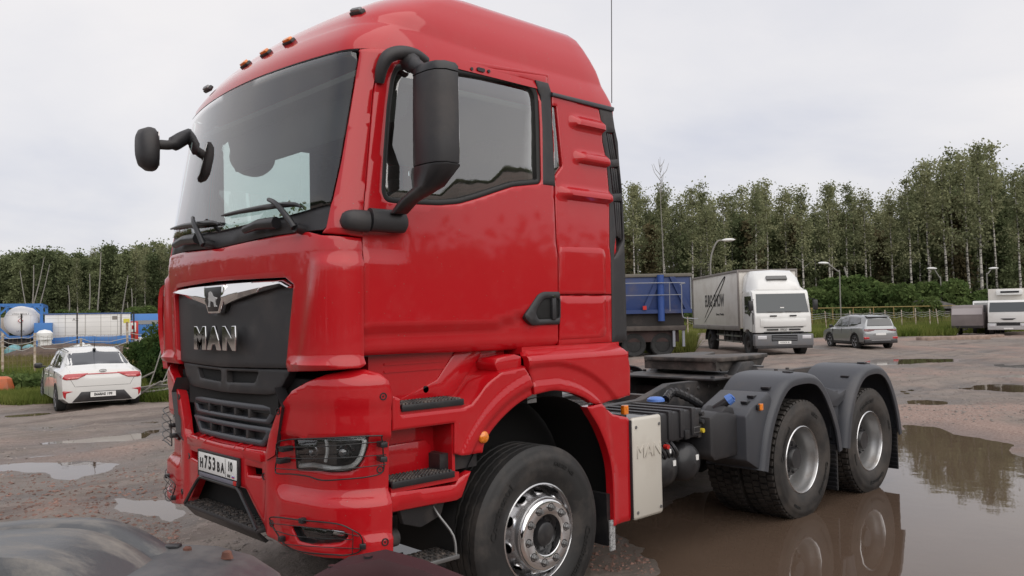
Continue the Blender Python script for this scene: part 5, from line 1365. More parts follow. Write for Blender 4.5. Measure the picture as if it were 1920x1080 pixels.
# ================================================================== NEIGHBOURING VEHICLES AND THINGS
FH = np.array([math.cos(CYAW), math.sin(CYAW)]); RH = np.array([math.sin(CYAW), -math.cos(CYAW)])
def cs(px, d, dx=0):
    """ground point at depth d (m) in the sight direction of image column px"""
    p = CPOS[:2]+FH*d+RH*((px-960)*d/CF+dx); return (float(p[0]), float(p[1]))
def heading(fw_, rt): v = FH*fw_+RH*rt; return math.atan2(v[1], v[0])
WHITEP = mat('white_car_paint', (.72, .72, .70), .35, coat=1, coat_rough=.04, dirt=(1.5, (.4, .36, .32), .52, .25))
WHITEB = mat('white_box_panel', (.66, .63, .58), .45, dirt=(.7, (.38, .33, .27), .48, .45))
SILVERP = mat('silver_car_paint', (.34, .35, .36), .32, metal=.55, coat=1, dirt=(1.2, (.25, .21, .19), .55, .3))
CARGL = mat('car_window_glass', (.018, .021, .026), .06, coat=1, spec=.8)
REDL = mat('red_tail_lens', (.42, .012, .02), .15, coat=1)
M_LAMPW = mat('clear_lamp', (.6, .6, .62), .12, coat=1)
TYREB = mat('car_tyre', (.02, .02, .02), .75, noise=(10, .3))
RIMC = mat('car_rim', (.30, .30, .31), .3, metal=.8)
BLUEP = mat('blue_steel_paint', (.017, .042, .15), .5, dirt=(.9, (.12, .10, .10), .5, .5))
BLUEL = mat('bright_blue_paint', (.04, .17, .46), .5, dirt=(.9, (.25, .25, .26), .55, .3))
RUSTY = mat('rusty_steel', (.13, .075, .055), .8, noise=(4, .5), bump=(30, .4, .01))
DARKST = mat('dark_dirty_steel', (.022, .019, .018), .75, dirt=(1.5, (.07, .055, .05), .5, .6))
CONC = mat('pale_post_paint', (.54, .46, .37), .8, dirt=(5, (.22, .12, .07), .45, .8))
GALV = mat('galvanised_wire', (.36, .36, .35), .5, metal=.6)
def car_wheel(par, x, y, r, w_, s):
    b = MB(); b.lathe([(0, r*.62), (-.012, r*.66), (-.02, r*.85), (-.004, r*.97), (.02, r), (w_-.02, r), (w_, r*.9), (w_, r*.5)], (0, 0, 0), 1, 28); wh = b.o('wheel', TYREB, par, 40)
    b = MB(); b.lathe([(-.012, r*.65), (-.006, r*.60), (.05, r*.56), (.06, .001)], (0, 0, 0), 1, 28); rm = b.o('rim', M_BLK2, wh, 40)
    for k in range(5):
        a = 2*math.pi*k/5+.3; c_, s_ = math.cos(a), math.sin(a); b = MB()
        for da in (-.16, .16):
            b.tube([(.03*c_, -.012, .03*s_), (r*.62*math.cos(a+da), -.006, r*.62*math.sin(a+da))], .016, 5)
        b.o('spoke', RIMC, rm)
    b = MB(); b.lathe([(-.014, r*.66), (-.018, r*.63), (-.004, r*.60)], (0, 0, 0), 1, 28); b.o('rim_ring', RIMC, rm, 40)
    wh.location = (x, y, r); wh.rotation_euler = (0, 0, math.pi if s > 0 else 0)
    return wh
def boolean_cut(o, cutters):
    for q in [o]+list(cutters):
        bm = bmesh.new(); bm.from_mesh(q.data); bmesh.ops.remove_doubles(bm, verts=bm.verts, dist=1e-4); bmesh.ops.dissolve_degenerate(bm, edges=bm.edges, dist=1e-4); bmesh.ops.recalc_face_normals(bm, faces=bm.faces); bm.to_mesh(q.data); bm.free()
    for c in cutters: c.parent = o.parent
    bpy.context.view_layer.update()
    for c in cutters:
        md = o.modifiers.new('b', 'BOOLEAN'); md.operation = 'DIFFERENCE'; md.object = c; md.solver = 'EXACT'
    dg = bpy.context.evaluated_depsgraph_get(); dg.update(); me = bpy.data.meshes.new_from_object(o.evaluated_get(dg)); o.modifiers.clear(); print('BOOL', o.name, len(o.data.vertices), len(me.vertices)); old = o.data; o.data = me; bpy.data.meshes.remove(old)
    for c in cutters: bpy.data.objects.remove(c)
    me.polygons.foreach_set('use_smooth', [True]*len(me.polygons)); me.set_sharp_from_angle(angle=R(32))
def car(name, label, cat, stations, paintm, wx, wr, half, track, loc, rz, group=None):
    """stations: (x, zbottom, w_low, z_belt, w_belt, z_glassbase, w_glass, z_roof, w_roof)"""
    t_ = thing(name, label, cat, (*loc, 0), rz, group)
    rings = []
    for (x, zb, wl, zbelt, wb, zg, wg, zr, wr_) in stations:
        P = [(0, zb), (wl*.85, zb), (wl, zb+.10), (wl*1.01, (zb+zbelt)/2), (wb, zbelt-.06), (wb*.985, zbelt), (wg, zg), ((wg+wr_)/2+.01, (zg+zr)/2), (wr_+.02, zr-.05), (wr_*.9, zr-.008), (0, zr+.02)]
        full = P+[(-y, z) for y, z in P[::-1][1:-1]]
        rings.append([(x, y, z) for y, z in full])
    body = MB().loft(rings).o('body', paintm, t_, 32)
    cut = []
    for x in wx:
        for s in (-1, 1): cut.append(MB().cyl((x, s*(half+.2), wr+.01), (x, s*(half-.36), wr+.01), wr*1.14, 28).o('cut', M_DARK))
    boolean_cut(body, cut)
    MB().box(min(wx)-.3, max(wx)+.3, -half+.30, half-.30, .20, .75).o('underbody', M_DARK, t_)
    for x in wx:
        for s in (-1, 1): car_wheel(t_, x, s*track, wr, .19, s)
    return t_, rings
def glass_strip(par, rings, i0, i1, j0, j1, name='window', inset_=.012, mt=None, f0=.06, f1=.06):
    """window laid over the loft between stations i0..i1 and ring points j0..j1"""
    A = np.array(rings[i0][j0]), np.array(rings[i0][j1]), np.array(rings[i1][j1]), np.array(rings[i1][j0])
    return A
# ---- white sedan
stS = [(0.02, .34, .70, .80, .70, .83, .60, .86, .55), (.06, .24, .80, .86, .82, .93, .70, .96, .62), (.30, .22, .84, .90, .85, .99, .72, 1.02, .62), (.62, .2, .855, .92, .86, 1.02, .72, 1.07, .62), (1.20, .18, .86, .94, .86, .98, .74, 1.38, .55), (1.75, .18, .86, .94, .86, .97, .75, 1.45, .58),
       (2.4, .18, .86, .93, .86, .96, .75, 1.455, .58), (2.95, .18, .86, .92, .85, .95, .74, 1.40, .57), (3.55, .2, .855, .88, .84, .95, .70, 1.02, .62), (4.05, .22, .83, .80, .81, .84, .70, .88, .6), (4.32, .26, .76, .70, .74, .72, .62, .74, .5), (4.39, .32, .6, .62, .6, .64, .5, .66, .4)]
P0 = np.array(cs(115, 17.62)); P1 = np.array(cs(249, 17.9))
sed_h = R(82)
mid = (np.array(cs(181, 17.8)))
fwd = np.array([math.cos(sed_h), math.sin(sed_h)])
sloc = mid-fwd*.75
sed, rg_ = car('parked_car', 'white sedan parked by the wire fence, seen from behind', 'car', stS, WHITEP, (.80, 3.40), .315, .86, .855, sloc, sed_h); sed.scale = (.92, .92, .90)
def quad(name, pts, m, par, thick=.012, sm=None):
    """thin slab through 3D points (outline), thickness along its normal"""
    P = [Vector(p) for p in pts]; n = Vector((0, 0, 0))
    for i in range(len(P)): n += P[i].cross(P[(i+1) % len(P)])
    n.normalize(); k = len(P); V = [p-n*abs(thick) for p in P]+[p+n*abs(thick) for p in P]
    return mk(name, V, [tuple(range(k))[::-1], tuple(range(k, 2*k))]+[(i, (i+1) % k, k+(i+1) % k, k+i) for i in range(k)], m, par, None, True)
# side glass follows the body's flank
from mathutils.bvhtree import BVHTree
def decal_side(t_, name, pts, m, s, d=.008):
    bo = [c for c in t_.children if c.name.startswith('body')][0]; bv = BVHTree.FromPolygons([v.co.copy() for v in bo.data.vertices], [tuple(p.vertices) for p in bo.data.polygons])
    def S(u, v):
        h = bv.ray_cast(Vector((u, s*2, v)), Vector((0, -s, 0)))
        return (u, (h[0].y if h[0] is not None else s*.6)+s*d, v)
    return panel(name, rnd2(pts, .03), S, m, t_, sgn=1 if s < 0 else -1, res=.08, thick=.015, edge=.003)
# lamps and glass of the tail follow the body's shape
from mathutils.bvhtree import BVHTree
def decal(t_, name, pts, m, d=.012, res=.05, thick=.02, rr=0):
    bo = [c for c in t_.children if c.name.startswith('body')][0]; bv = BVHTree.FromPolygons([v.co.copy() for v in bo.data.vertices], [tuple(p.vertices) for p in bo.data.polygons])
    def S(u, v):
        for k in (1, .985, .96, .93):
            h = bv.ray_cast(Vector((-1.5, u*k, v)), Vector((1, 0, 0)))
            if h[0] is not None and h[0].x < 1.5: return (h[0].x-d-(0 if k == 1 else 0), u, v)
        return (.2, u, v)
    return panel(name, rnd2(pts, rr) if rr else pts, S, m, t_, sgn=-1, res=res, thick=thick, edge=.004)
decal(sed, 'rear_window', [(-.66, 1.065), (-.55, 1.385), (0, 1.405), (.55, 1.385), (.66, 1.065), (0, 1.085)], CARGL, .006, .06, rr=.03)
for s in (-1, 1):
    decal_side(sed, 'side_window', [(1.08, 1.00), (1.32, 1.31), (1.75, 1.375), (2.02, 1.38), (2.02, .99)], CARGL, s)
    decal_side(sed, 'side_window', [(2.08, .99), (2.08, 1.38), (2.60, 1.36), (3.30, 1.0), (3.30, .985)], CARGL, s)
    b = MB().box(3.02, 3.17, s*.98-.09, s*.98+.09, .93, 1.06, .035); b.o('wing_mirror', WHITEP if s < 0 else M_BLK2, sed)
    MB().box(3.05, 3.12, min(s*.82, s*.92), max(s*.82, s*.92), .95, .98).o('mirror_arm', M_BLK2, sed)
    # tail lamps
    decal(sed, 'tail_lamp', [(s*.30, .905), (s*.36, .855), (s*.52, .775), (s*.74, .765), (s*.835, .80), (s*.852, .875), (s*.70, .90)], REDL, .012, .04)
    decal(sed, 'lamp_glow_strip', [(s*.42, .835), (s*.52, .79), (s*.70, .785), (s*.70, .815), (s*.56, .82)], mat('pink_lens', (.75, .25, .24), .2, coat=1), .018, .04)
    decal(sed, 'rear_reflector', [(s*.60, .50), (s*.79, .52), (s*.815, .50), (s*.79, .38), (s*.75, .33), (s*.74, .46)], REDL, .008, .04)
    for x in (1.55, 2.45): MB().box(x, x+.16, min(s*.865, s*.89), max(s*.865, s*.89), .80, .83, .008).o('door_handle', WHITEP, sed)
    for x in (1.0, 2.05, 3.15): MB().box(x, x+.008, min(s*.85, s*.868), max(s*.85, s*.868), .30, .92).o('door_gap', M_DARK, sed)
decal(sed, 'light_bar', [(-.36, .872), (-.36, .895), (.36, .895), (.36, .872)], REDL, .010, .06)
decal(sed, 'rear_diffuser', [(-.62, .25), (-.44, .48), (.44, .48), (.62, .25)], M_BLK, .010, .06)
pc = MB().box(-.018, -.008, -.26, .26, .355, .467).o('number_plate', M_WHITE, sed)
text_obj('plate_text', 'B668AE 199', .088, frame((-.019, 0, .41), (0, -1, 0), (0, 0, 1)), M_BLACKINK, pc, extr=.0008, bold=.003, sx=.85)
MB().box(-.012, .02, -.27, .27, .345, .477).o('plate_frame', M_BLK2, sed)
b = MB(); b.tube([(.012, .07*math.cos(a), .97-.02+.028*math.sin(a)) for a in [2*math.pi*i/20 for i in range(20)]], .006, 5, True); b.o('badge_ring', M_BLK2, sed)
text_obj('badge_text', 'KIA', .04, frame((.008, 0, .95), (0, -1, 0), (0, 0, 1)), M_BLK2, sed, extr=.002, sx=1.0)
MB().tube([(1.22, 0, 1.41), (1.10, 0, 1.72)], [.009, .003], 6).o('roof_antenna', M_BLK2, sed); MB().box(1.15, 1.27, -.03, .03, 1.40, 1.44, .01).o('antenna_base', M_BLK2, sed)
for s in (-1, 1): MB().tube([(1.15, s*.56, 1.385), (1.75, s*.60, 1.445), (2.9, s*.585, 1.40)], .012, 5).o('roof_moulding', M_BLK2, sed)
decal(sed, 'boot_gap', [(-.56, .60), (-.56, .608), (.56, .608), (.56, .60)], M_DARK, .003, .1, .006)
for s in (-1, 1): decal(sed, 'boot_gap', [(s*.56, .60), (s*.568, .60), (s*.66, .77), (s*.652, .77)], M_DARK, .003, .1, .006)

# ---- silver crossover
stU = [(0.0, .42, .74, .80, .74, .86, .62, .90, .55), (.06, .32, .86, .92, .84, 1.02, .72, 1.10, .62), (.16, .28, .89, 1.02, .885, 1.12, .76, 1.50, .60), (.38, .27, .90, 1.04, .90, 1.12, .78, 1.62, .60), (.9, .26, .905, 1.03, .90, 1.10, .79, 1.665, .62), (1.7, .26, .905, 1.01, .90, 1.07, .79, 1.69, .63),
       (2.4, .26, .905, 1.00, .90, 1.05, .79, 1.66, .62), (2.75, .26, .905, .99, .895, 1.04, .78, 1.60, .6), (3.45, .28, .90, .97, .88, 1.04, .76, 1.12, .66), (4.1, .30, .87, .90, .86, .96, .72, 1.0, .6), (4.4, .34, .78, .80, .78, .82, .62, .84, .5), (4.48, .42, .6, .7, .6, .72, .5, .74, .4)]
suv_h = heading(1, -.09); f_ = np.array([math.cos(suv_h), math.sin(suv_h)])
suv, _ = car('parked_car', 'silver crossover parked beside the fence at the far side of the yard', 'car', stU, SILVERP, (.85, 3.46), .36, .90, .885, np.array(cs(1631.5, 38.0))-f_*.80, suv_h); suv.scale = (.93, .93, .93)
decal(suv, 'rear_window', [(-.66, 1.14), (-.56, 1.50), (.56, 1.50), (.66, 1.14)], CARGL, .008, .08, rr=.03)
MB().prism([(.10, 1.60), (.42, 1.665), (.42, 1.62), (.16, 1.56)], 1, -.58, .58, .01).o('roof_spoiler', SILVERP, suv)
for s in (-1, 1):
    decal_side(suv, 'side_window', [(.48, 1.26), (.60, 1.54), (1.1, 1.59), (1.62, 1.60), (1.62, 1.12), (1.1, 1.15)], CARGL, s)
    decal_side(suv, 'side_window', [(1.68, 1.11), (1.68, 1.60), (2.3, 1.58), (2.6, 1.53), (3.15, 1.11)], CARGL, s)
    decal(suv, 'tail_lamp', [(s*.30, .965), (s*.34, .92), (s*.60, .87), (s*.80, .88), (s*.84, .96), (s*.78, 1.0), (s*.55, .99)], mat('smoked_lens', (.13, .01, .015), .12, coat=1), .012, .04)
    MB().box(-.005, .05, min(s*.58, s*.86), max(s*.58, s*.86), .50, .62, .02).o('rear_reflector', REDL, suv)
    MB().box(3.0, 3.14, s*1.0-.09, s*1.0+.09, 1.06, 1.20, .04).o('wing_mirror', M_BLK2, suv)
    MB().box(3.02, 3.1, min(s*.85, s*.95), max(s*.85, s*.95), 1.08, 1.12).o('mirror_arm', M_BLK2, suv)
    MB().tube([(.6, s*.64, 1.67), (1.2, s*.65, 1.715), (2.3, s*.64, 1.70)], .016, 6).o('roof_rail', RIMC, suv)
    MB().box(1.3, 3.0, min(s*.895, s*.915), max(s*.895, s*.915), .26, .40, .01).o('sill_cladding', M_BLK, suv)
    for x in (.85, 3.46):
        b = MB(); b.lathe([(0, .405), (.02, .405), (.02, .46), (0, .465), (0, .405)], (x, s*.90-.005, .37), 1, 24, -8, 188); b.o('arch_cladding', M_BLK, suv)
    for x in (1.15, 2.15, 3.1): MB().box(x, x+.008, min(s*.89, s*.909), max(s*.89, s*.909), .42, 1.02).o('door_gap', M_DARK, suv)
    for x in (1.3, 2.3): MB().box(x, x+.17, min(s*.90, s*.925), max(s*.90, s*.925), .90, .93, .008).o('door_handle', SILVERP, suv)
MB().box(-.005, .03, -.62, .62, .955, .985).o('light_bar', mat('smoked_lens', (.13, .01, .015), .12), suv)
MB().box(-.02, .10, -.84, .84, .30, .48, .03).o('rear_bumper_cladding', M_BLK, suv); MB().box(-.03, .02, -.5, .5, .42, .46, .01).o('skid_plate', RIMC, suv)
p_ = MB().box(-.012, -.002, -.26, .26, .69, .80).o('number_plate', M_WHITE, suv)
MB().box(-.004, .02, -.40, .40, .66, .83, .02).o('plate_recess', SILVERP, suv)

# ---- box truck with the faded show lettering
bt_h = heading(-1, .031); BT = thing('box_truck', 'white box lorry with black show lettering on its side', 'truck', (*cs(1467, 33.0), 0), bt_h)
# local: +x forward, front face at x=0; box behind
def LB(n, m, x0, x1, y0, y1, z0, z1, bev=0, par=None): return MB().box(x0, x1, y0, y1, z0, z1, bev).o(n, m, par or BT)
M_BOXTRIM = mat('box_trim_grey', (.22, .20, .185), .6, dirt=(2, (.12, .09, .07), .5, .5))
box = LB('cargo_box', WHITEB, -9.4, -1.75, -1.24, 1.24, 1.12, 3.55, .01)
for y in (-1.25, 1.25):
    LB('box_rail', M_BOXTRIM, -9.42, -1.73, y-.03, y+.03, 1.02, 1.22, .01, box); LB('box_rail', M_BOXTRIM, -9.42, -1.73, y-.03, y+.03, 3.50, 3.60, .01, box)
    LB('box_post', M_BOXTRIM, -1.80, -1.72, y-.035, y+.035, 1.04, 3.60, .01, box); LB('box_post', M_BOXTRIM, -9.44, -9.36, y-.035, y+.035, 1.04, 3.60, .01, box)
LB('box_rail', M_BOXTRIM, -1.78, -1.71, -1.22, 1.22, 3.50, 3.60, .01, box)
# lettering on the vehicle's right side (y=-1.24 local is the right side)
def bside(n, s_, x, z, size, sx, bold=0, sh=0, col=M_BLACKINK):
    me = text_mesh(s_, size, .003, bold=bold, sx=sx); me.materials.clear(); me.materials.append(col)
    Mx = frame((x, -1.246, z), (1, 0, 0), (0, 0, 1))
    for v in me.vertices: v.co = Mx @ v.co
    o = bpy.data.objects.new(n, me); C.objects.link(o); o.parent = box; return o
bside('box_lettering', 'EURO', -6.45, 2.33, .80, .62, .014); bside('box_lettering', 'SHOW', -4.75, 2.33, .80, .70, .014)
bside('box_lettering', 'Event Media', -4.6, 1.72, .16, 1.6)
el = [(-5.55+2.35*math.cos(a)*math.cos(.62)-.28*math.sin(a)*math.sin(.62)*-1, -1.247, 2.35+1.0*math.cos(a)*math.sin(.95)*1.25+.26*math.sin(a)) for a in [math.radians(x) for x in range(-150, 161, 8)]]
MB().tube(el, [.010+.016*abs(math.sin(i/len(el)*math.pi)) for i in range(len(el))], 5).o('box_swoosh', M_BLACKINK, box)
# cab
cabr = []
for x, z0, z1, w_ in ((-1.62, .95, 2.62, 1.15), (-.30, .95, 2.66, 1.15)): pass
side = [(-1.60, .95), (-1.60, 2.55), (-1.45, 2.66), (-.45, 2.68), (-.30, 2.60), (-.07, 1.78), (-.02, 1.65), (0, .95)]
cabp = MB().prism(side, 1, -1.15, 1.15, .05).o('cab', WHITEP, BT)
boolean_cut(cabp, [MB().cyl((-.98, s*1.3, .50), (-.98, s*.7, .50), .60, 24).o('cut', M_DARK) for s in (-1, 1)])
def onfront(y, z, d=.012):
    x = -.07-(z-1.78)*.23/.82 if z > 1.78 else -.02-(z-1.65)*.05/.13 if z > 1.65 else 0
    return (x+d, y, z)
ws_ = [(-1.06, 1.76), (-1.0, 2.52), (1.0, 2.52), (1.06, 1.76)]
quad('windscreen', [onfront(y, z) for y, z in ws_], mat('lorry_windscreen', (.075, .085, .09), .15, spec=.5), cabp, .01)
for y0 in (-.3, .45): quad('wiper', [onfront(y0-.35, 1.80, .03), onfront(y0-.33, 1.77, .03), onfront(y0+.3, 1.76, .03), onfront(y0+.3, 1.79, .03)], M_BLK2, cabp, .01)
MB().box(-.17, -.09, -.08, .08, 1.88, 1.98).o('windscreen_paper', M_WHITE, cabp)
for y in (-.40, .40): LB('air_slot', M_BLK2, .0, .02, y-.14, y+.14, 1.60, 1.655, .005, cabp)
LB('grille_flap', WHITEP, -.01, .022, -.93, .93, 1.20, 1.52, .01, cabp)
LB('grille_bar', M_BLK2, .0, .025, -.80, .80, 1.155, 1.185, 0, cabp); LB('grille_bar', M_BLK2, .0, .025, -.80, .80, .965, .995, 0, cabp)
LB('grille_slot', M_BLK2, .0, .028, -.68, -.22, 1.045, 1.105, 0, cabp); LB('grille_slot', M_BLK2, .0, .028, .22, .68, 1.045, 1.105, 0, cabp)
text_obj('grille_lettering', 'IVECO', .11, frame((.03, 0, 1.075), (0, 1, 0), (0, 0, 1)), M_STEEL, cabp, extr=.004, bold=.003, sx=.9)
M_LBUMP = mat('lorry_bumper_grey', (.15, .155, .165), .5, dirt=(2, (.2, .17, .15), .5, .5))
bmp = LB('front_bumper', M_LBUMP, -.25, .08, -1.19, 1.19, .42, .90, .05)
LB('bumper_slot', M_DARK, .07, .09, -.52, .52, .62, .86, 0, bmp)
for z in (.66, .72, .78): LB('bumper_bar', M_LBUMP, .07, .10, -.5, .5, z, z+.025, 0, bmp)
for s in (-1, 1): LB('headlight', M_LAMPW, .07, .095, min(s*.72, s*1.08), max(s*.72, s*1.08), .70, .84, .01, bmp)
LB('bumper_lip', M_BLK, -.2, .05, -1.15, 1.15, .32, .43, .02, bmp)
p_ = LB('number_plate', M_WHITE, .095, .105, -.26, .26, .505, .617, 0, bmp); text_obj('plate_text', 'K633CK 98', .085, frame((.1065, 0, .56), (0, 1, 0), (0, 0, 1)), M_BLACKINK, p_, extr=.0008, sx=.9)
for s in (-1, 1):
    quad('side_window', [(-1.25, s*1.153, 1.75), (-1.25, s*1.153, 2.45), (-.42, s*1.153, 2.45), (-.30, s*1.153, 1.98), (-.62, s*1.153, 1.62), (-.85, s*1.153, 1.72)], CARGL, cabp, .01*s)
    MB().box(-.05, .08, min(s*1.22, s*1.40), max(s*1.22, s*1.40), 1.85, 2.25, .03).o('lorry_mirror', M_BLK2, cabp)
    MB().tube([(-.2, s*1.12, 2.3), (0, s*1.3, 2.28), (0, s*1.3, 1.8), (-.2, s*1.12, 1.7)], .015, 5).o('mirror_arm', M_BLK2, cabp)
    LB('door_gap', M_DARK, -.30, -.285, min(s*1.14, s*1.156), max(s*1.14, s*1.156), 1.0, 1.62, 0, cabp)
    LB('corner_panel', M_BLK2, -.27, -.17, min(s*1.145, s*1.165), max(s*1.145, s*1.165), 1.3, 1.75, .004, cabp)
    b = MB(); b.lathe([(-.02*s, .60), (.01*s, .60), (.02*s, .72), (-.02*s, .72)], (-.98, s*1.13, .50), 1, 20, -5, 185); b.o('wheel_arch', M_BLK, cabp)
# roof deflector
b = MB(); rings = []
for x, z, w_ in ((-1.68, 3.50, 1.02), (-1.30, 3.50, 1.00), (-.95, 3.38, .96), (-.62, 3.02, .95), (-.42, 2.74, .98)):
    rings.append([(x, -w_-.08, 2.66), (x, -w_, max(2.7, z-.20)), (x, -w_*.8, z), (x, 0, z+.04), (x, w_*.8, z), (x, w_, max(2.7, z-.20)), (x, w_+.08, 2.66)])
b.loft(rings, closed=True); dfl = b.o('roof_deflector', WHITEP, cabp, 40)
quad('deflector_sign', [(-.615, -.42, 3.10), (-.735, -.42, 3.235), (-.735, .42, 3.235), (-.615, .42, 3.10)], mat('smoked_panel', (.12, .12, .12), .3), dfl, .06)
for (x, r) in ((-.98, .50), (-6.6, .50)):
    for s in (-1, 1):
        b = MB(); b.lathe([(0, .30), (-.02, .36), (-.03, .45), (0, .5), (.26, .5), (.28, .3)], (0, 0, 0), 1, 28); wh = b.o('wheel', TYREB, BT, 40)
        b = MB(); b.lathe([(0, .30), (.06, .27), (.08, .15), (.0, .12), (-.02, .0001)], (0, 0, 0), 1, 20); b.o('rim', DARKST, wh, 40); wh.location = (x, s*1.14, .5); wh.rotation_euler = (0, 0, math.pi if s > 0 else 0)
LB('chassis', DARKST, -9.2, -.3, -.42, .42, .70, 1.0); LB('fuel_tank', DARKST, -3.6, -2.6, -1.1, -.5, .5, .95, .06); LB('battery_box', DARKST, -4.6, -3.9, -1.1, -.5, .5, .95, .02)
for y in (-1.12, 1.12):
    for z in (.55, .80): LB('side_guard', M_STEEL, -5.6, -1.9, y-.02, y+.02, z-.05, z+.02)
    for x in (-5.4, -4.2, -3.0, -2.0): LB('guard_post', DARKST, x-.03, x+.03, y-.03, y+.03, .5, 1.05)
    b = MB(); b.lathe([(-.14, .56), (.14, .56), (.14, .58), (-.14, .58)], (-6.6, y, .5), 1, 20, 0, 180); b.o('rear_arch', M_BLK, BT)

# ---- blue roll-off truck behind the cab, side on
bd = 35.5; BH = heading(.0, -1); BK = thing('skip_truck', 'dark truck with a dented blue steel skip behind the red cab', 'truck', (*cs(1284, bd), 0), BH)
def KB(n, m, x0, x1, y0, y1, z0, z1, bev=0, par=None): return MB().box(x0, x1, y0, y1, z0, z1, bev).o(n, m, par or BK)
# local +x runs to the image left, local y towards the camera is +y?
ny = 1 if (np.array([math.cos(BH+math.pi/2), math.sin(BH+math.pi/2)]) @ -FH) > 0 else -1
sk = KB('skip_body', BLUEP, .0, 6.2, -1.2, 1.2, 1.88, 3.40, .02)
KB('skip_rim', mat('skip_rim_grey', (.13, .12, .10), .7, dirt=(2, (.2, .17, .14), .5, .6)), -.05, 6.25, -1.27, 1.27, 3.34, 3.48, .02, sk)
yf = ny*1.2
def ybox(n, m, x0, x1, d0, d1, z0, z1, par, bev=0): a, b_ = yf+ny*d0, yf+ny*d1; return KB(n, m, x0, x1, min(a, b_), max(a, b_), z0, z1, bev, par)
ybox('skip_rail', BLUEP, 0, 6.2, 0, .12, 1.82, 1.98, sk)
for x in (1.05, 4.2):
    b = MB(); b.prism([(x-1.0+.0, 1.98), (x-.78, 1.98), (x-.16, 3.34), (x-.38, 3.34)], 1, min(yf, yf+ny*.09), max(yf, yf+ny*.09)); b.o('skip_rib', BLUEP, sk)
    b = MB(); b.prism([(x+1.0, 1.98), (x+.78, 1.98), (x+.16, 3.34), (x+.38, 3.34)], 1, min(yf, yf+ny*.09), max(yf, yf+ny*.09)); b.o('skip_rib', BLUEP, sk)
b = MB(); b.cyl((1.28, yf+ny*.12, 1.5), (1.28, yf+ny*.12, 3.42), .14, 14); b.o('lifting_post', mat('blue_post', (.025, .07, .26), .5), sk)
M_RAILW = mat('pale_pipe', (.24, .25, .28), .5)
b = MB(); b.tube(bez([(6.2, yf+ny*.3, 3.08), (.75, yf+ny*.3, 3.08), (.50, yf+ny*.3, 3.0), (.45, yf+ny*.3, 2.8), (.45, yf+ny*.3, 1.8), (.30, yf+ny*.3, 1.60), (-.2, yf+ny*.3, 1.57)], 4), .022, 6); b.o('hand_rail', M_RAILW, BK)
b = MB(); b.tube([(6.2, yf+ny*.3, 2.58), (.45, yf+ny*.3, 2.58)], .016, 6); b.tube([(.95, yf+ny*.3, 3.08), (.95, yf+ny*.3, 1.9)], .016, 6); b.o('hand_rail', M_RAILW, BK)
ybox('red_tag', M_RED2, 1.9, 2.05, .12, .2, 1.98, 2.14, sk)
ybox('corner_strip', M_RAILW, -.02, .03, 0, .03, 1.95, 3.3, sk)
KB('chassis', DARKST, .3, 6.5, -1.1, 1.1, 1.30, 1.86); KB('chassis_beam', mat('dusty_beam', (.075, .062, .055), .8, noise=(3, .3)), .25, 6.4, -1.25, 1.25, 1.10, 1.30, .02)
KB('lower_frame', mat('brown_frame', (.05, .03, .028), .8, noise=(2, .4)), .5, 6.3, -1.0, 1.0, .62, 1.10, .03)
for x in (.35, .75): KB('prop_stand', M_RAILW, x-.05, x+.05, min(ny*1.1, ny*1.2), max(ny*1.1, ny*1.2), .42, 1.14)
for x in (1.2, 2.4, 4.9):
    for s in (-1, 1):
        b = MB(); b.lathe([(0, .30), (-.03, .45), (0, .5), (.28, .5), (.30, .3), (.02, .29), (0, .1), (0, .001)], (0, 0, 0), 1, 24); wh = b.o('wheel', TYREB, BK, 40); wh.location = (x, s*1.0, .5); wh.rotation_euler = (0, 0, math.pi if s > 0 else 0)

# ---- grey camper trailer and second white lorry at the right edge
tr_h = heading(-1, -.86); T2 = thing('box_trailer', 'small dull brown grey box trailer beside the white refrigerator lorry', 'trailer', (*cs(1811, 52.0), 0), tr_h)
M_TRL = mat('trailer_grey', (.21, .18, .175), .6, noise=(1.5, .15))
b = MB().prism([(-3.2, .50), (0, .50), (0, 1.35), (-.10, 1.78), (-.35, 1.95), (-3.2, 1.98)], 1, -.92, .92, .04); tb_ = b.o('trailer_box', M_TRL, T2)
quad('trailer_front_panel', [(.012, -.86, 1.36), (.012, .86, 1.36), (-.09, .86, 1.76), (-.09, -.86, 1.76)], mat('trailer_pale', (.42, .38, .38), .45), tb_, .01)
MB().box(-.02, .03, -.9, .9, .50, .66, .01).o('trailer_skirt', DARKST, tb_)
for s in (-1, 1): b = MB(); b.lathe([(0, .001), (0, .2), (-.02, .26), (0, .3), (.16, .3)], (-1.7, s*.85 if s < 0 else .70, .30), 1, 20); b.o('wheel', TYREB, T2, 40)
MB().tube([(0, 0, .45), (1.1, 0, .42)], .05, 6).o('drawbar', DARKST, T2)
T3h = heading(-1, -.68); T3 = thing('refrigerator_lorry', 'white lorry with a refrigerated box at the right edge', 'truck', (*cs(1888, 50.2), 0), T3h)
side = [(-1.7, .85), (-1.7, 2.10), (-1.5, 2.22), (-.45, 2.22), (-.28, 2.14), (-.05, 1.50), (0, .85)]
cb3 = MB().prism(side, 1, -1.08, 1.08, .05).o('cab', WHITEP, T3)
quad('windscreen', [(-.045, -1.0, 1.50), (-.265, -.96, 2.08), (-.265, .96, 2.08), (-.045, 1.0, 1.50)][::-1], mat('lorry_windscreen', (.075, .085, .09), .15, spec=.5), cb3, .012)
MB().prism([(-.42, 1.10), (.42, 1.10), (.22, 1.01), (-.22, 1.01)], 0, .0, .02).o('grille_mouth', M_BLK2, cb3)
for s in (-1, 1): quad('side_window', [(-1.3, s*1.083, 1.55), (-1.3, s*1.083, 2.05), (-.45, s*1.083, 2.05), (-.25, s*1.083, 1.5)], CARGL, cb3, .01*s)
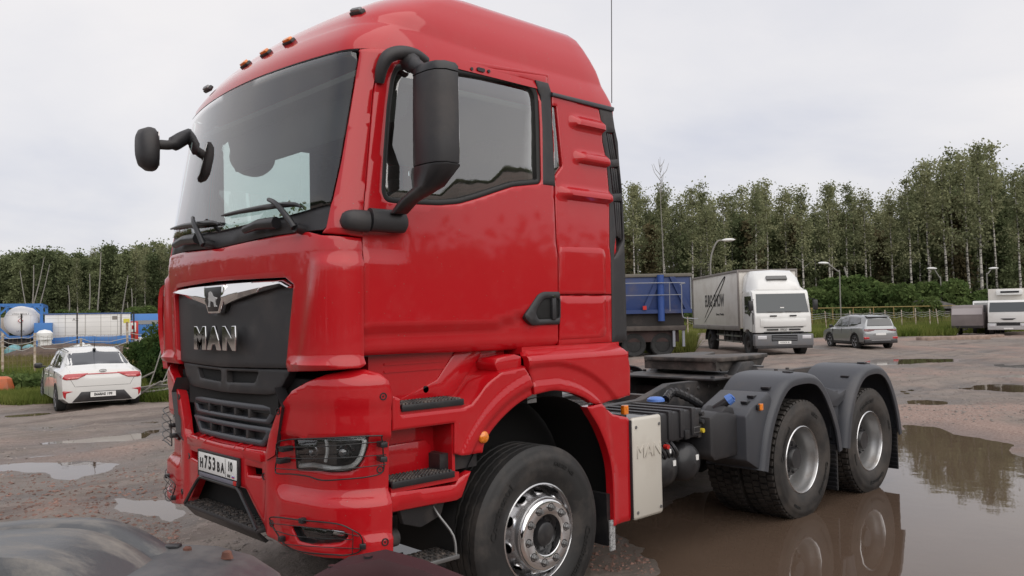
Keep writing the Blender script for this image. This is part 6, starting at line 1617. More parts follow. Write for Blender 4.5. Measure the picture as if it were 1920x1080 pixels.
b3 = MB().box(-.1, .06, -1.1, 1.1, .40, .82, .04).o('front_bumper', mat('pale_bumper', (.45, .45, .45), .5), T3)
MB().box(.05, .07, -.62, .62, .66, .82).o('bumper_slot', M_BLK2, b3); MB().box(.05, .075, -.25, .25, .44, .52).o('number_plate', M_WHITE, b3)
for s in (-1, 1): MB().box(.05, .08, min(s*.68, s*1.0), max(s*.68, s*1.0), .60, .74, .01).o('headlight', M_LAMPW, b3)
bx3 = MB().box(-7.4, -1.85, -1.15, 1.15, 1.0, 2.95, .03).o('cargo_box', WHITEB, T3)
MB().box(-1.86, -1.55, -.70, .75, 2.55, 2.88, .06).o('cooling_unit', WHITEP, bx3); MB().box(-1.56, -1.53, -.45, .55, 2.68, 2.80).o('cooling_slot', M_BLK2, bx3)
for x in (-.9, -5.6):
    for s in (-1, 1): b = MB(); b.lathe([(0, .001), (0, .25), (-.02, .4), (0, .46), (.24, .46)], (0, 0, 0), 1, 20); wh = b.o('wheel', TYREB, T3, 40); wh.location = (x, s*1.06, .46); wh.rotation_euler = (0, 0, math.pi if s > 0 else 0)
MB().box(-7, -.5, -.4, .4, .55, .9).o('chassis', DARKST, T3)
for s in (-1, 1): MB().box(-.1, .02, min(s*1.15, s*1.3), max(s*1.15, s*1.3), 1.5, 1.95, .02).o('lorry_mirror', M_BLK2, cb3)
# white van glimpsed between them
vn = thing('white_van', 'white van half hidden between the trailer and the refrigerator lorry', 'van', (*cs(1850, 55.5), 0), heading(-1, -.62))
MB().prism([(-4, .4), (-4, 2.25), (-.9, 2.25), (-.5, 1.7), (0, 1.35), (0, .4)], 1, -.9, .9, .06).o('body', WHITEP, vn)
quad('windscreen', [(-.86, -.8, 2.15), (-.48, -.8, 1.72), (-.48, .8, 1.72), (-.86, .8, 2.15)], CARGL, vn, .02)
for x in (-.8, -3.2):
    for s in (-1, 1): MB().cyl((x, s*.92, .33), (x, s*.70, .33), .33, 18).o('wheel', TYREB, vn)
# timber on the ground
tmb = MB().box(-2.1, 2.1, -.25, .25, .02, .24, .02).o('timber_stack', mat('weathered_timber', (.30, .22, .18), .85, noise=(6, .3)), None)
x, y = cs(1784, 45.5); tmb.location = (x, y, 0); tmb.rotation_euler = (0, 0, heading(.15, 1)); setp(tmb, 'low pile of weathered planks lying on the red gravel', 'planks')
t2_ = MB().box(-1.3, 1.3, -.2, .2, .02, .22, .02).o('timber_beam', mat('weathered_timber', (.3, .2, .17), .85), None)
x, y = cs(1834, 47.5); t2_.location = (x, y, 0); t2_.rotation_euler = (0, 0, heading(.0, 1)); setp(t2_, 'shorter dark timber just behind the plank pile', 'beam')

# ---- left side: tank container, white unit, blue boxes, small things
def LBX(par, n, m, x0, x1, y0, y1, z0, z1, bev=0): return MB().box(x0, x1, y0, y1, z0, z1, bev).o(n, m, par)
d1 = 58; TK = thing('tank_container', 'white tank in a bright blue square frame beyond the fence', 'container', (*cs(37.5, d1), 0), heading(-1, .50))
z0, z1 = 1.02, 3.30; hw = 1.30
for y in (-hw, hw):
    for x in (0, -6): LBX(TK, 'frame_post', BLUEL, x-.08, x+.08, y-.10, y+.10, z0, z1)
for x in (0, -6):
    for z in (z0, z1): LBX(TK, 'frame_beam', BLUEL, x-.08, x+.08, -hw, hw, z-.09, z+.09)
    for s in (-1, 1):
        for zz, zd in ((z1, -1), (z0, 1)):
            b = MB(); b.prism([(s*hw, zz+zd*.62), (s*hw, zz+zd*.80), (s*(hw-.75), zz), (s*(hw-.58), zz)], 0, x-.05, x+.05); b.o('frame_brace', BLUEL, TK)
for y in (-hw, hw):
    for z in (z0, z1): LBX(TK, 'frame_beam', BLUEL, -6, 0, y-.07, y+.07, z-.08, z+.08)
tc_ = (z0+z1)/2
b = MB(); b.lathe([(-.15, .001), (-.18, .5), (-.30, .85), (-.5, 1.06), (-5.5, 1.06), (-5.8, .8), (-5.9, .001)], (0, 0, tc_), 0, 36); tk = b.o('tank_shell', mat('tank_white', (.78, .77, .76), .4, noise=(1, .06)), TK, 40)
text_obj('tank_text', 'UTCU 489216 3', .17, frame((-.10, 0, tc_+.50), (0, 1, 0), (0, 0, 1)), M_BLACKINK, tk, extr=.002, sx=.9)
text_obj('tank_text', '22K2', .15, frame((-.10, 0, tc_+.30), (0, 1, 0), (0, 0, 1)), M_BLACKINK, tk, extr=.002)
quad('hazard_diamond', [(-.10, -.17, tc_+.02), (-.10, 0, tc_+.19), (-.10, .17, tc_+.02), (-.10, 0, tc_-.15)][::-1], REDL, tk, .006); quad('diamond_centre', [(-.09, -.12, tc_+.02), (-.09, 0, tc_+.14), (-.09, .12, tc_+.02), (-.09, 0, tc_-.10)][::-1], M_WHITE, tk, .006)
text_obj('tank_text', 'ULTRA', .16, frame((-.10, 0, tc_-.72), (0, 1, 0), (0, 0, 1)), M_BLACKINK, tk, extr=.002)
LBX(TK, 'support_frame', DARKST, -6, -.1, -1.1, 1.1, .55, .95)
for x in (-1, -5): 
    for s in (-1, 1): MB().cyl((x, s*1.1, .45), (x, s*.8, .45), .45, 16).o('wheel', TYREB, TK)
d2 = 60; WU = thing('site_container', 'long white site unit with a blue skirt behind the white sedan', 'container', (*cs(165.5, d2), 0), heading(-1, .57))
wu = LBX(WU, 'unit_shell', mat('unit_white', (.75, .74, .72), .5, noise=(1, .05)), -2.4, 0, -2.78, 2.78, .95, 2.58, .02)
LBX(WU, 'unit_base', BLUEL, -2.4, .03, -2.80, 2.80, .35, .96, .01); LBX(WU, 'unit_roof', mat('unit_roof_blue', (.05, .10, .25), .5), -2.45, .05, -2.84, 2.84, 2.57, 2.66, .01)
for y in (-1.5, -.2, .8, 1.9): LBX(wu, 'panel_joint', M_BOXTRIM, .0, .008, y-.012, y+.012, 1.0, 2.55)
for z in (1.3, 1.65, 2.0, 2.3): LBX(wu, 'panel_joint', mat('joint_pale', (.55, .55, .54), .6), .0, .006, -2.7, 2.7, z-.01, z+.01)
LBX(wu, 'unit_notice', M_BOXTRIM, .0, .012, 1.55, 1.9, 2.15, 2.42); LBX(wu, 'downpipe', M_BOXTRIM, .0, .06, 2.1, 2.18, .95, 2.55)
text_obj('unit_text', 'AZ', .30, frame((.012, -.85, 2.2), (0, 1, 0), (0, 0, 1)), M_BOXTRIM, wu, extr=.002)
blb = MB().box(-2, 0, -.55, .55, .35, 2.0, .02).o('blue_tank', BLUEL, None); x, y = cs(80, 57.5); blb.location = (x, y, 0); blb.rotation_euler = (0, 0, heading(-1, .5)); setp(blb, 'plain blue steel box next to the framed tank', 'container')
blc = MB().box(-2, 0, -.75, .75, .8, 2.15, .02).o('blue_skip', mat('dull_blue', (.03, .08, .26), .6), None); x, y = cs(89, 64); blc.location = (x, y, 0); blc.rotation_euler = (0, 0, heading(-1, .55)); setp(blc, 'dull dark blue skip between the tank and the white unit', 'skip')
gr_ = MB().box(-1.2, 0, -.9, .9, .4, 2.45, .02).o('pale_container', mat('pale_beige', (.45, .40, .35), .7), None); x, y = cs(-10, 60); gr_.location = (x, y, 0); gr_.rotation_euler = (0, 0, heading(-1, .6)); setp(gr_, 'pale beige container cut off by the left edge', 'container')
gdh = MB(); gdh.lathe([(0, .45), (.4, .45), (.55, .3), (.62, .001)], (0, 0, .95), 2, 16); gdh.box(-.3, .3, -.3, .3, 0, .95); o = gdh.o('white_hood', M_WHITE, None, 40); x, y = cs(83, 50); o.location = (x, y, 0); setp(o, 'small white domed cover left of the white unit', 'cover')
# small blue lorry far away near the red cab
BL = thing('small_lorry', 'small blue cabbed lorry far behind, just left of the red cab', 'truck', (*cs(276, 66), 0), heading(-1, .62))
cb_ = MB().prism([(-1.4, .7), (-1.4, 2.6), (-.3, 2.6), (-.1, 1.8), (0, .7)], 1, -1.0, 1.0, .05).o('cab', BLUEL, BL); quad('windscreen', [(-.08, -.9, 1.75), (-.30, -.85, 2.4), (-.30, .85, 2.4), (-.08, .9, 1.75)][::-1], CARGL, cb_, .02)
MB().box(-.1, .1, -1.05, 1.05, .35, .75, .03).o('front_bumper', M_WHITE, BL)
for x in (-.7,):
    for s in (-1, 1): MB().cyl((x, s*1.0, .45), (x, s*.75, .45), .45, 16).o('wheel', TYREB, BL)
MB().box(-5, -1.5, -1.1, 1.1, .8, 2.0, .02).o('load_bed', BLUEP, BL)
RM = thing('loading_machine', 'small red and white machine with a yellow sign beside it', 'machine', (*cs(249, 62), 0), heading(-1, .46))
MB().box(-1, 0, -.35, .35, .6, 2.0, .05).o('machine_body', M_RED2, RM); MB().box(0, .05, -.18, .2, 1.2, 1.9, .01).o('machine_panel', M_WHITE, RM); MB().box(.05, .07, -.1, .1, 1.4, 1.7).o('machine_mark', REDL, RM)
for s in (-1, 1): MB().cyl((-.5, s*.4, .35), (-.5, s*.25, .35), .35, 14).o('wheel', TYREB, RM)
tw = MB(); tw.cyl((0, 0, 0), (0, 0, 1.7), .45, 16); o = tw.o('blue_barrel_tank', mat('pale_blue', (.2, .3, .5), .5), None, 40); x, y = cs(238, 64); o.location = (x, y, .4); setp(o, 'pale blue upright tank at the right end of the white unit', 'tank')
# mound with white tarpaulin
gx = 24; b = MB(); V = []; F = []
for i in range(gx+1):
    for j in range(13):
        u = i/gx*2-1; v = j/12*2-1; h = max(0, 1-u*u-v*v*.9)**.7; V.append((v*2.2, u*4.2, h*.95+.12*(fbm(np.array([u*5.]), np.array([v*5.]), 3)[0]-.5)))
for i in range(gx):
    for j in range(12): F.append((i*13+j, i*13+j+1, (i+1)*13+j+1, (i+1)*13+j))
b.add(V, F); o = b.o('earth_mound', mat('dark_soil', (.10, .07, .055), .95, noise=(3, .4), bump=(8, .6, .05)), None, 60); x, y = cs(140, 42); o.location = (x, y, -.05); o.rotation_euler = (0, 0, heading(-1, 0)); setp(o, 'dark heap of soil in the field behind the white sedan', 'mound')
b = MB(); rs = random.Random(3); rings = []
for i in range(9):
    f = i/8; rings.append([(.5*math.cos(a)*(1-abs(2*f-1)**2)*(.8+.4*rs.random())+.1, -.95+1.9*f, .45+.38*math.sin(a)*(1-abs(2*f-1)**2)*(.7+.6*rs.random())-.35*(f-.3)) for a in [2*math.pi*j/10 for j in range(10)]])
b.loft(rings); o = b.o('crumpled_sheet', M_WHITE, None, 20); x, y = cs(160, 40); o.location = (x, y, .45); o.rotation_euler = (0, 0, heading(-1, .1)); o.scale = (.6, .6, .6); setp(o, 'crumpled white tarpaulin lying on the dark soil heap', 'tarpaulin')
for px_, lb, sx in ((26, 'small teal tarpaulin hump under the framed tank', 1.0), (55, 'wider pale teal tarpaulin hump right of the first', 1.35)):
    b = MB(); b.loft([[(.5*math.cos(a)*k, .62*sx*math.sin(a)*k, z) for a in [2*math.pi*j/9 for j in range(9)]] for z, k in ((0, 1), (.3, .9), (.5, .5), (.58, .1))]); o = b.o('covered_pile', mat('teal_sheet', (.12, .26, .28), .6, noise=(4, .5)), None, 30); x, y = cs(px_, 44); o.location = (x, y, .25); setp(o, lb, 'tarpaulin')
# orange block at the left edge
b = MB(); b.loft([[(.32*k*math.cos(a+.39), .32*k*math.sin(a+.39), z) for a in [2*math.pi*j/8 for j in range(8)]] for z, k in ((0, 1), (.22, 1.05), (.45, .85), (.50, .6))]); o = b.o('traffic_block', mat('orange_plastic', (.50, .13, .05), .55, dirt=(4, (.25, .16, .12), .5, .5)), None, 30); x, y = cs(-1, 21.5); o.location = (x, y, 0); setp(o, 'faded orange plastic block in the grass at the left edge', 'barrier')

# ---- fences
def mesh_fence(A, B_, hgt, label, posts, postlab, wires=True, pcol=CONC, n_h=9, step=.11, lean=None, ropes=True, seed=1, group=None):
    rs = random.Random(seed); A = np.array(A); B_ = np.array(B_); L_ = np.linalg.norm(B_-A); u = (B_-A)/L_
    fn = thing('wire_fence', label, 'fence', (A[0], A[1], 0), math.atan2(u[1], u[0]))
    b = MB(); n = int(L_/step)
    for i in range(n+1):
        x = i*step; b.add([(x-.003, 0, .08), (x+.003, 0, .08), (x+.003, 0, hgt), (x-.003, 0, hgt)], [(0, 1, 2, 3)])
    for j in range(n_h):
        z = .1+(hgt-.1)*j/(n_h-1); b.add([(0, 0, z-.003), (L_, 0, z-.003), (L_, 0, z+.003), (0, 0, z+.003)], [(0, 1, 2, 3)])
    mo = b.o('wire_mesh', mat('rusty_wire', (.20, .15, .11), .8), fn, None); mo['kind'] = 'stuff'
    for i, (s_, top) in enumerate(posts):
        ln = (lean or {}).get(i, 0)
        MB().cyl((s_, 0, -.1), (s_+ln, .02, top), .035, 8).o('fence_post', pcol, fn)
    if ropes:
        for k in range(3):
            pts = []; 
            ss = [p[0] for p in posts]
            for a_, b2 in zip(ss[:-1], ss[1:]):
                for q in range(5):
                    f = q/5; pts.append((a_+(b2-a_)*f, -.05, hgt+(.02-.14*k)-(.30+.1*k)*f*(1-f)*(1+rs.random()*.6)+.04*rs.random()))
            MB().tube(pts, .011, 4).o('loose_cable', mat('pale_cable', (.42, .42, .40), .6), fn)
    return fn
# left fence: line through (4..236 px) at about 24 m
fa, fb_ = cs(-70, 23.3), cs(330, 26.5)
def along(px, d): 
    p = np.array(cs(px, d)); return float(np.dot(p-np.array(fa), (np.array(fb_)-np.array(fa))/np.linalg.norm(np.array(fb_)-np.array(fa))))
mesh_fence(fa, fb_, 1.50, 'rusty wire mesh fence with pale posts behind the white sedan', [(along(-60, 23.4), 1.55), (along(4, 23.9), 1.62), (along(64, 24.4), 1.60), (along(150, 25.1), 1.4), (along(236.5, 25.8), 1.88), (along(320, 26.4), 1.6)], '')
o = MB().box(-.09, .09, -.01, .01, 1.84, 1.98).o('fence_tag', mat('yellow_sign', (.65, .58, .08), .5), None); x, y = cs(236.5, 25.7); o.location = (x, y, 0); setp(o, 'little yellow sign on top of the fence post above the sedan', 'sign')
# wire line of a second fence beyond
f2a, f2b = cs(-50, 40), cs(300, 44)
mesh_fence(f2a, f2b, 2.35, 'thin dark wire fence in front of the white unit', [(2.0, 2.4), (4.45, 2.45), (7.1, 2.45), (9.2, 2.5)], '', pcol=DARKST, n_h=3, step=1.2, ropes=False, seed=4)
# right fence behind the crossover
ra, rb = cs(1440, 56), cs(1800, 66)
def al2(px, d):
    p = np.array(cs(px, d)); return float(np.dot(p-np.array(ra), (np.array(rb)-np.array(ra))/np.linalg.norm(np.array(rb)-np.array(ra))))
pxs = [(1450, 56.3), (1543, 58.9), (1586, 60.1), (1625, 61.1), (1652, 61.9), (1683, 62.8), (1711, 63.5), (1738, 64.3), (1755, 64.8), (1780, 65.5)]
mesh_fence(ra, rb, 1.55, 'old sagging wire fence with pale leaning posts at the yard end', [(al2(a, d_), 1.75+(.1 if i % 3 == 0 else 0)) for i, (a, d_) in enumerate(pxs)], '', lean={1: -.15, 8: -.3, 9: .2}, seed=6, step=.22)
# left piece of the same fence behind the skip
mesh_fence(cs(1285, 47), cs(1440, 56), 1.5, 'wire fence piece between the blue skip and the box lorry', [(.2, 1.6), (4.0, 1.6), (8, 1.6), (11.5, 1.6)], '', seed=8, step=.25)
# yellowish pipe line over the fence
pp = MB(); pa, pb = np.array(cs(1515, 72)), np.array(cs(1790, 75)); pp.cyl((pa[0], pa[1], 2.0), (pb[0], pb[1], 2.0), .05, 6)
for f in np.linspace(.02, .98, 8): q = pa+(pb-pa)*f; pp.cyl((q[0], q[1], 0), (q[0], q[1], 2.0), .05, 6)
o = pp.o('pipe_run', mat('rusty_yellow_pipe', (.26, .19, .07), .8, noise=(2, .3)), None); setp(o, 'rust yellow pipe carried on low posts behind the far fence', 'pipe')
# sheds
sh = thing('scrap_shed', 'low dark sheds and scrap behind the right hand fence', 'shed', (*cs(1737, 76), 0), heading(-1, 0))
M_SHED = mat('dark_shed', (.05, .045, .045), .9, noise=(2, .4)); MB().box(-3, 0, -2.9, 2.7, 0, 1.9).o('shed_wall', M_SHED, sh)
b = MB(); b.prism([(-3.3, 1.75), (-1.2, 2.55), (.8, 2.60), (3.2, 1.85), (3.2, 1.75)], 0, -3.2, .25); b.o('shed_roof', mat('grey_roofing', (.16, .15, .145), .9, noise=(3, .4)), sh)
for i, (y, z) in enumerate(((-2.0, 1.1), (-.4, 1.3), (1.3, 1.0))): MB().box(.05, .35, y-.45, y+.45, .3, z, .02).o('scrap_stack', mat('dull_brown', (.11, .07, .06), .9, noise=(4, .4)), sh)

# ---- street lamps
def street_lamp(px, d, hpx, ppx, hz, pz, label, curve=True):
    x, y = cs(ppx, d); t_ = thing('street_lamp', label, 'street lamp', (x, y, 0), math.atan2(RH[1], RH[0]), 'street lamps along the forest edge')
    dx = (hpx-ppx)*d/CF; mid = (dx*.35, 0, hz-.15) if curve else (dx*.1, 0, pz)
    P = bez([(0, 0, 0), (0, 0, pz*.6), (0, 0, pz), mid, (dx*.75, 0, hz-.02)], 6)
    MB().tube(P, .06, 8).o('lamp_pole', mat('lamp_pole_grey', (.24, .23, .21), .6, metal=.2), t_, 60)
    sgn = 1 if dx > 0 else -1; b = MB(); rings = []
    for f, w_ in ((0, .05), (.12, .13), (.35, .19), (.65, .19), (.88, .12), (1, .03)):
        rings.append([(dx-sgn*.45+sgn*.95*f, w_*math.cos(a), hz+.03*f+w_*.62*math.sin(a)) for a in [2*math.pi*j/12 for j in range(12)]])
    b.loft(rings); b.o('lamp_head', mat('lamp_head_white', (.72, .72, .70), .4), t_, 50)
street_lamp(0, 58, 1368, 1334, 1.82+(588-453)/CF*58, 5.5, 'curved street lamp rising behind the box lorry')
street_lamp(0, 72, 1546, 1575, 1.82+(584-496)/CF*72, 5.2, 'street lamp over the silver crossover, its head pointing left', False)
street_lamp(0, 78, 1749, 1764, 1.82+(580-506)/CF*78, 4.7, 'street lamp above the dark sheds behind the fence', False)
street_lamp(0, 80, 1864, 1851, 1.82+(577-505)/CF*80, 5.0, 'street lamp over the refrigerator lorry', False)

# ---- foreground: worn mudguard of the truck next to the camera
o0 = at(172, 966, 2, 1.27); U = RH; Vd = FH
FG = thing('neighbour_truck_rear', 'worn grey mudguard and dark frame of the truck at the bottom edge', 'truck', (float(o0[0]), float(o0[1]), 0), math.atan2(U[1], U[0]))
M_WORN = mat('worn_mudguard', (.075, .078, .083), .38, dirt=(1.3, (.30, .27, .235), .50, .75), scale=(2.2, 5, 2), bump=(50, .2, .004))
M_WORN2 = mat('grey_mudguard_top', (.065, .07, .078), .38, dirt=(2.2, (.22, .20, .18), .5, .5), bump=(60, .15, .004))
path = [(-1.1, .5), (-1.02, .85), (-.85, 1.08), (-.55, 1.22), (-.25, 1.262), (0, 1.27), (.12, 1.245), (.22, 1.19), (.30, 1.12), (.38, .98), (.42, .75)]
P = np.array([tuple(v)[:2] for v in bez([(x, z, 0) for x, z in path], 5)]); d_ = np.gradient(P, axis=0); d_ /= np.linalg.norm(d_, axis=1)[:, None]; nr = np.stack([-d_[:, 1], d_[:, 0]], 1)
def sweep(sec):
    return [[(p[0]+n[0]*o_, y, p[1]+n[1]*o_) for o_, y in sec] for p, n in zip(P, nr)]
b = MB(); b.loft(sweep([(-.10, .03), (-.05, .035), (-.02, .02), (-.004, -.01), (0, -.06), (-.004, -.09), (-.012, -.10), (-.012, -.12), (-.002, -.135), (0, -.18), (-.004, -.40), (-.03, -.42), (-.10, -.43)]), closed=True); mg = b.o('mudguard', M_WORN, FG, 45)
b = MB(); rings = []
for s_, z, ya, yb in ((.16, 1.175, .02, -.32), (.26, 1.178, .035, -.34), (.36, 1.172, .03, -.34), (.46, 1.155, .0, -.34), (.55, 1.12, -.05, -.34), (.60, 1.05, -.08, -.34), (.62, .9, -.08, -.34)):
    rings.append([(s_, ya+.012, z-.09), (s_, ya+.008, z-.012), (s_, ya-.02, z), (s_, yb, z+.004), (s_, yb-.02, z-.09)])
b.loft(rings); plt = b.o('mudguard_shelf', M_WORN2, FG, 40)
for s_, y in ((.29, -.04), (.42, -.09)):
    b = MB(); rs = random.Random(int(s_*100)); b.loft([[(s_+.016*k*math.cos(a)*(.7+.6*rs.random()), y+.011*k*math.sin(a), z) for a in [2*math.pi*j/7 for j in range(7)]] for z, k in ((1.165, 1), (1.183, .9), (1.187, .4))]); b.o('mud_clod', mat('clod_brown', (.16, .07, .05), .9, noise=(20, .5)), plt)
MB().box(.18, .26, -.03, .0, 1.176, 1.186, .003).o('shelf_slot', M_BLK2, plt)
b = MB(); b.cyl((.60, -.10, 1.06), (.68, -.12, 1.055), .045, 18); b.cyl((.68, -.12, 1.055), (.69, -.12, 1.055), .034, 14); b.o('round_lamp', M_BLK2, FG, 40)
M_FRED = mat('dark_red_frame', (.040, .013, .016), .6, spec=.25, noise=(9, .15))
b = MB(); rings = []
for s_, z, ya in ((.52, 1.045, -.16), (.62, 1.095, -.08), (.74, 1.142, .0), (.84, 1.152, .03), (.95, 1.12, .03), (1.10, 1.06, .02), (1.3, .96, 0)):
    rings.append([(s_, ya, z-.10), (s_, ya, z-.008), (s_, ya-.012, z), (s_, ya-.10, z-.002), (s_, ya-.115, z-.03), (s_, ya-.115, z-.12)])
b.loft(rings); fr = b.o('frame_beam', M_FRED, FG, 30)
MB().box(.60, 1.2, -.60, -.09, .70, .95, .01).o('frame_web', M_DARK, FG)
for s_, z_ in ((.70, 1.122), (.80, 1.147)): MB().cyl((s_, -.045, z_-.01), (s_, -.045, z_+.006), .013, 6).o('frame_bolt', M_BLK2, fr)
MB().box(-1.0, 1.6, -.42, -.30, .2, 1.0).o('guard_support', M_DARK, FG)
b = MB(); b.lathe([(0, .1), (0, .45), (.03, .5), (.3, .5)], (-.35, -.36, .5), 1, 28); b.o('wheel', TYREB, FG, 40)
# ================================================================== TREES, BUSHES, GRASS
def leafmat(name, c1, c2, tr=.35):
    m = bpy.data.materials.new(name); m.use_nodes = True; t = m.node_tree; t.nodes.clear(); out = N(t, 'ShaderNodeOutputMaterial')
    df = N(t, 'ShaderNodeBsdfDiffuse'); ts = N(t, 'ShaderNodeBsdfTranslucent'); mi = N(t, 'ShaderNodeMixShader'); mi.inputs[0].default_value = tr
    g = N(t, 'ShaderNodeNewGeometry'); oi = N(t, 'ShaderNodeObjectInfo'); n = N(t, 'ShaderNodeTexNoise'); n.inputs['Scale'].default_value = .55; n.inputs['Detail'].default_value = 4; t.links.new(g.outputs['Position'], n.inputs['Vector'])
    ad_ = N(t, 'ShaderNodeMath', operation='MULTIPLY_ADD'); ad_.inputs[1].default_value = .7; t.links.new(oi.outputs['Random'], ad_.inputs[0]); 
    s2 = N(t, 'ShaderNodeMath', operation='MULTIPLY_ADD'); s2.inputs[1].default_value = 2.2; s2.inputs[2].default_value = -1.1+.15; t.links.new(n.outputs['Fac'], s2.inputs[0]); t.links.new(s2.outputs[0], ad_.inputs[2]); ad_.use_clamp = True
    rpi = N(t, 'ShaderNodeMath', operation='MULTIPLY_ADD'); rpi.inputs[1].default_value = .5; rpi.inputs[2].default_value = -.25; t.links.new(g.outputs['Random Per Island'], rpi.inputs[0])
    s3 = N(t, 'ShaderNodeMath', operation='ADD'); s3.use_clamp = True; t.links.new(rpi.outputs[0], s3.inputs[0]); t.links.new(ad_.outputs[0], s3.inputs[1])
    mc = N(t, 'ShaderNodeMix', data_type='RGBA'); mc.inputs[6].default_value = (*c1, 1); mc.inputs[7].default_value = (*c2, 1); t.links.new(s3.outputs[0], mc.inputs[0])
    t.links.new(mc.outputs[2], df.inputs[0]); t.links.new(mc.outputs[2], ts.inputs[0]); t.links.new(df.outputs[0], mi.inputs[1]); t.links.new(ts.outputs[0], mi.inputs[2]); t.links.new(mi.outputs[0], out.inputs[0]); return m
LF_B = leafmat('birch_leaves', (.15, .17, .09), (.33, .335, .19)); LF_D = leafmat('dark_foliage', (.10, .125, .062), (.215, .24, .125)); LF_S = leafmat('bush_leaves', (.065, .105, .035), (.16, .21, .075)); LF_G = leafmat('grass_blades', (.08, .13, .025), (.24, .25, .075), .3)
LF_Y = leafmat('dry_grass_blades', (.14, .13, .05), (.30, .26, .11), .3)
m = bpy.data.materials.new('birch_bark'); m.use_nodes = True; t = m.node_tree; b = t.nodes['Principled BSDF']; b.inputs['Roughness'].default_value = .8
tcn = N(t, 'ShaderNodeTexCoord'); mp = N(t, 'ShaderNodeMapping'); mp.inputs['Scale'].default_value = (2, 2, 7); t.links.new(tcn.outputs['Object'], mp.inputs[0]); n = N(t, 'ShaderNodeTexNoise'); n.inputs['Scale'].default_value = 1.1; n.inputs['Detail'].default_value = 5; t.links.new(mp.outputs[0], n.inputs['Vector'])
cr_ = N(t, 'ShaderNodeValToRGB'); cr_.color_ramp.elements[0].position = .42; cr_.color_ramp.elements[0].color = (.06, .055, .05, 1); cr_.color_ramp.elements[1].position = .52; cr_.color_ramp.elements[1].color = (.50, .47, .42, 1); t.links.new(n.outputs['Fac'], cr_.inputs[0]); t.links.new(cr_.outputs[0], b.inputs['Base Color'])
BARK = m; BARKD = mat('dark_bark', (.07, .06, .05), .9, noise=(3, .4)); DEADW = mat('bare_pale_wood', (.26, .245, .22), .8, noise=(3, .2))
def leaves(pts, size, rng, droop=.3):
    """little two-triangle leaf clumps at the points"""
    n = len(pts); nv = rng.normal(size=(n, 3)); nv[:, 2] += .3; nv /= np.linalg.norm(nv, axis=1)[:, None]
    a = np.cross(nv, rng.normal(size=(n, 3))); a /= np.linalg.norm(a, axis=1)[:, None]+1e-9; c = np.cross(nv, a); s = size*(.5+rng.random(n))[:, None]
    a = a*s; c = c*s*.6; V = np.stack([pts-a, pts+c, pts+a, pts-c], 1).reshape(-1, 3); F = np.arange(n*4).reshape(-1, 4)
    return V, F
def fastmesh(name, V, F, mt):
    me = bpy.data.meshes.new(name); me.vertices.add(len(V)); me.vertices.foreach_set('co', V.astype(np.float32).ravel()); me.loops.add(F.size); me.loops.foreach_set('vertex_index', F.astype(np.int32).ravel())
    me.polygons.add(len(F)); me.polygons.foreach_set('loop_start', (np.arange(len(F))*F.shape[1]).astype(np.int32)); me.update(calc_edges=True); me.materials.append(mt); return me
def tree_kind(seed, H, trunk_r, first, spread, nbr, nleaf, lsize, lm, bark, lean=.02, fork=False, crown=(.35, 1.0), dens_=1.0, cl=.55):
    rng = np.random.default_rng(seed); b = MB(); P = []
    wob = np.cumsum(rng.normal(size=(9, 2))*lean*H/8, axis=0)
    for i in range(9): P.append((wob[i, 0], wob[i, 1], H*i/8))
    P[0] = (0, 0, -.3); T = bez(P, 3); R__ = [trunk_r*(1-.85*(i/(len(T)-1))**1.1) for i in range(len(T))]; b.tube(T, R__, 7)
    anchors = []
    for k in range(nbr):
        f = first+(1-first)*((k+rng.random())/nbr)**.9; p = T[min(len(T)-1, int(f*(len(T)-1)))]; a = rng.random()*6.283; L_ = spread*(1.15-f)*(.6+.7*rng.random())*H*.55
        up = .5+.8*rng.random(); d = Vector((math.cos(a), math.sin(a), up)).normalized(); q1 = p+d*L_*.5; q2 = p+d*L_*.85+Vector((math.cos(a)*.15*L_, math.sin(a)*.15*L_, -.02*L_))
        b.tube(bez([p, q1, q2], 3), [trunk_r*(1-f*.75)*.38*(1-i/8) for i in range(7)], 4)
        for g in np.linspace(.35, 1.05, 5): q = p+(q2-p)*g; anchors.append((q.x, q.y, q.z, .35+.5*rng.random()))
    for f in np.linspace(max(first+.1, .55), 1.0, 6): p = T[min(len(T)-1, int(f*(len(T)-1)))]; anchors.append((p.x, p.y, p.z, .5))
    A = np.array(anchors); idx = rng.integers(0, len(A), nleaf); sig = (A[idx, 3]*cl*H/12)[:, None]
    pts = A[idx, :3]+rng.normal(size=(nleaf, 3))*sig*np.array([1, 1, .75])-np.array([0, 0, .12])*sig
    V, F = leaves(pts, lsize, rng)
    tm = bpy.data.meshes.new('trunk'); tm.from_pydata(b.V, [], b.F); tm.materials.append(bark); tm.polygons.foreach_set('use_smooth', [True]*len(tm.polygons))
    return tm, fastmesh('crown', V, F, lm)
def place(kind, name, label, cat, x, y, s, rz, group=None, z=0):
    t_ = thing(name, label, cat, (x, y, z), rz, group); t_.scale = (s, s, s)
    for nm, me in (('trunk', kind[0]), ('crown', kind[1])):
        if me is None: continue
        o = bpy.data.objects.new(nm, me); C.objects.link(o); o.parent = t_
    return t_
birch = [tree_kind(10+i, 16, .15, .42, .22, 20, 2100, .125, LF_B, BARK, lean=.018, cl=.5) for i in range(6)]
birch2 = [tree_kind(30+i, 16, .12, .60, .17, 14, 1300, .125, LF_B, BARK, lean=.02, cl=.42) for i in range(4)]
darkt = [tree_kind(50+i, 11, .14, .08, .34, 30, 6000, .15, LF_D, BARKD, lean=.02, cl=.75) for i in range(5)]
brown = [tree_kind(60+i, 10, .10, .15, .26, 22, 3600, .17, leafmat('brownish_foliage%d' % i, (.11, .095, .055), (.21, .18, .10)), BARK, lean=.02, cl=.7) for i in range(2)]
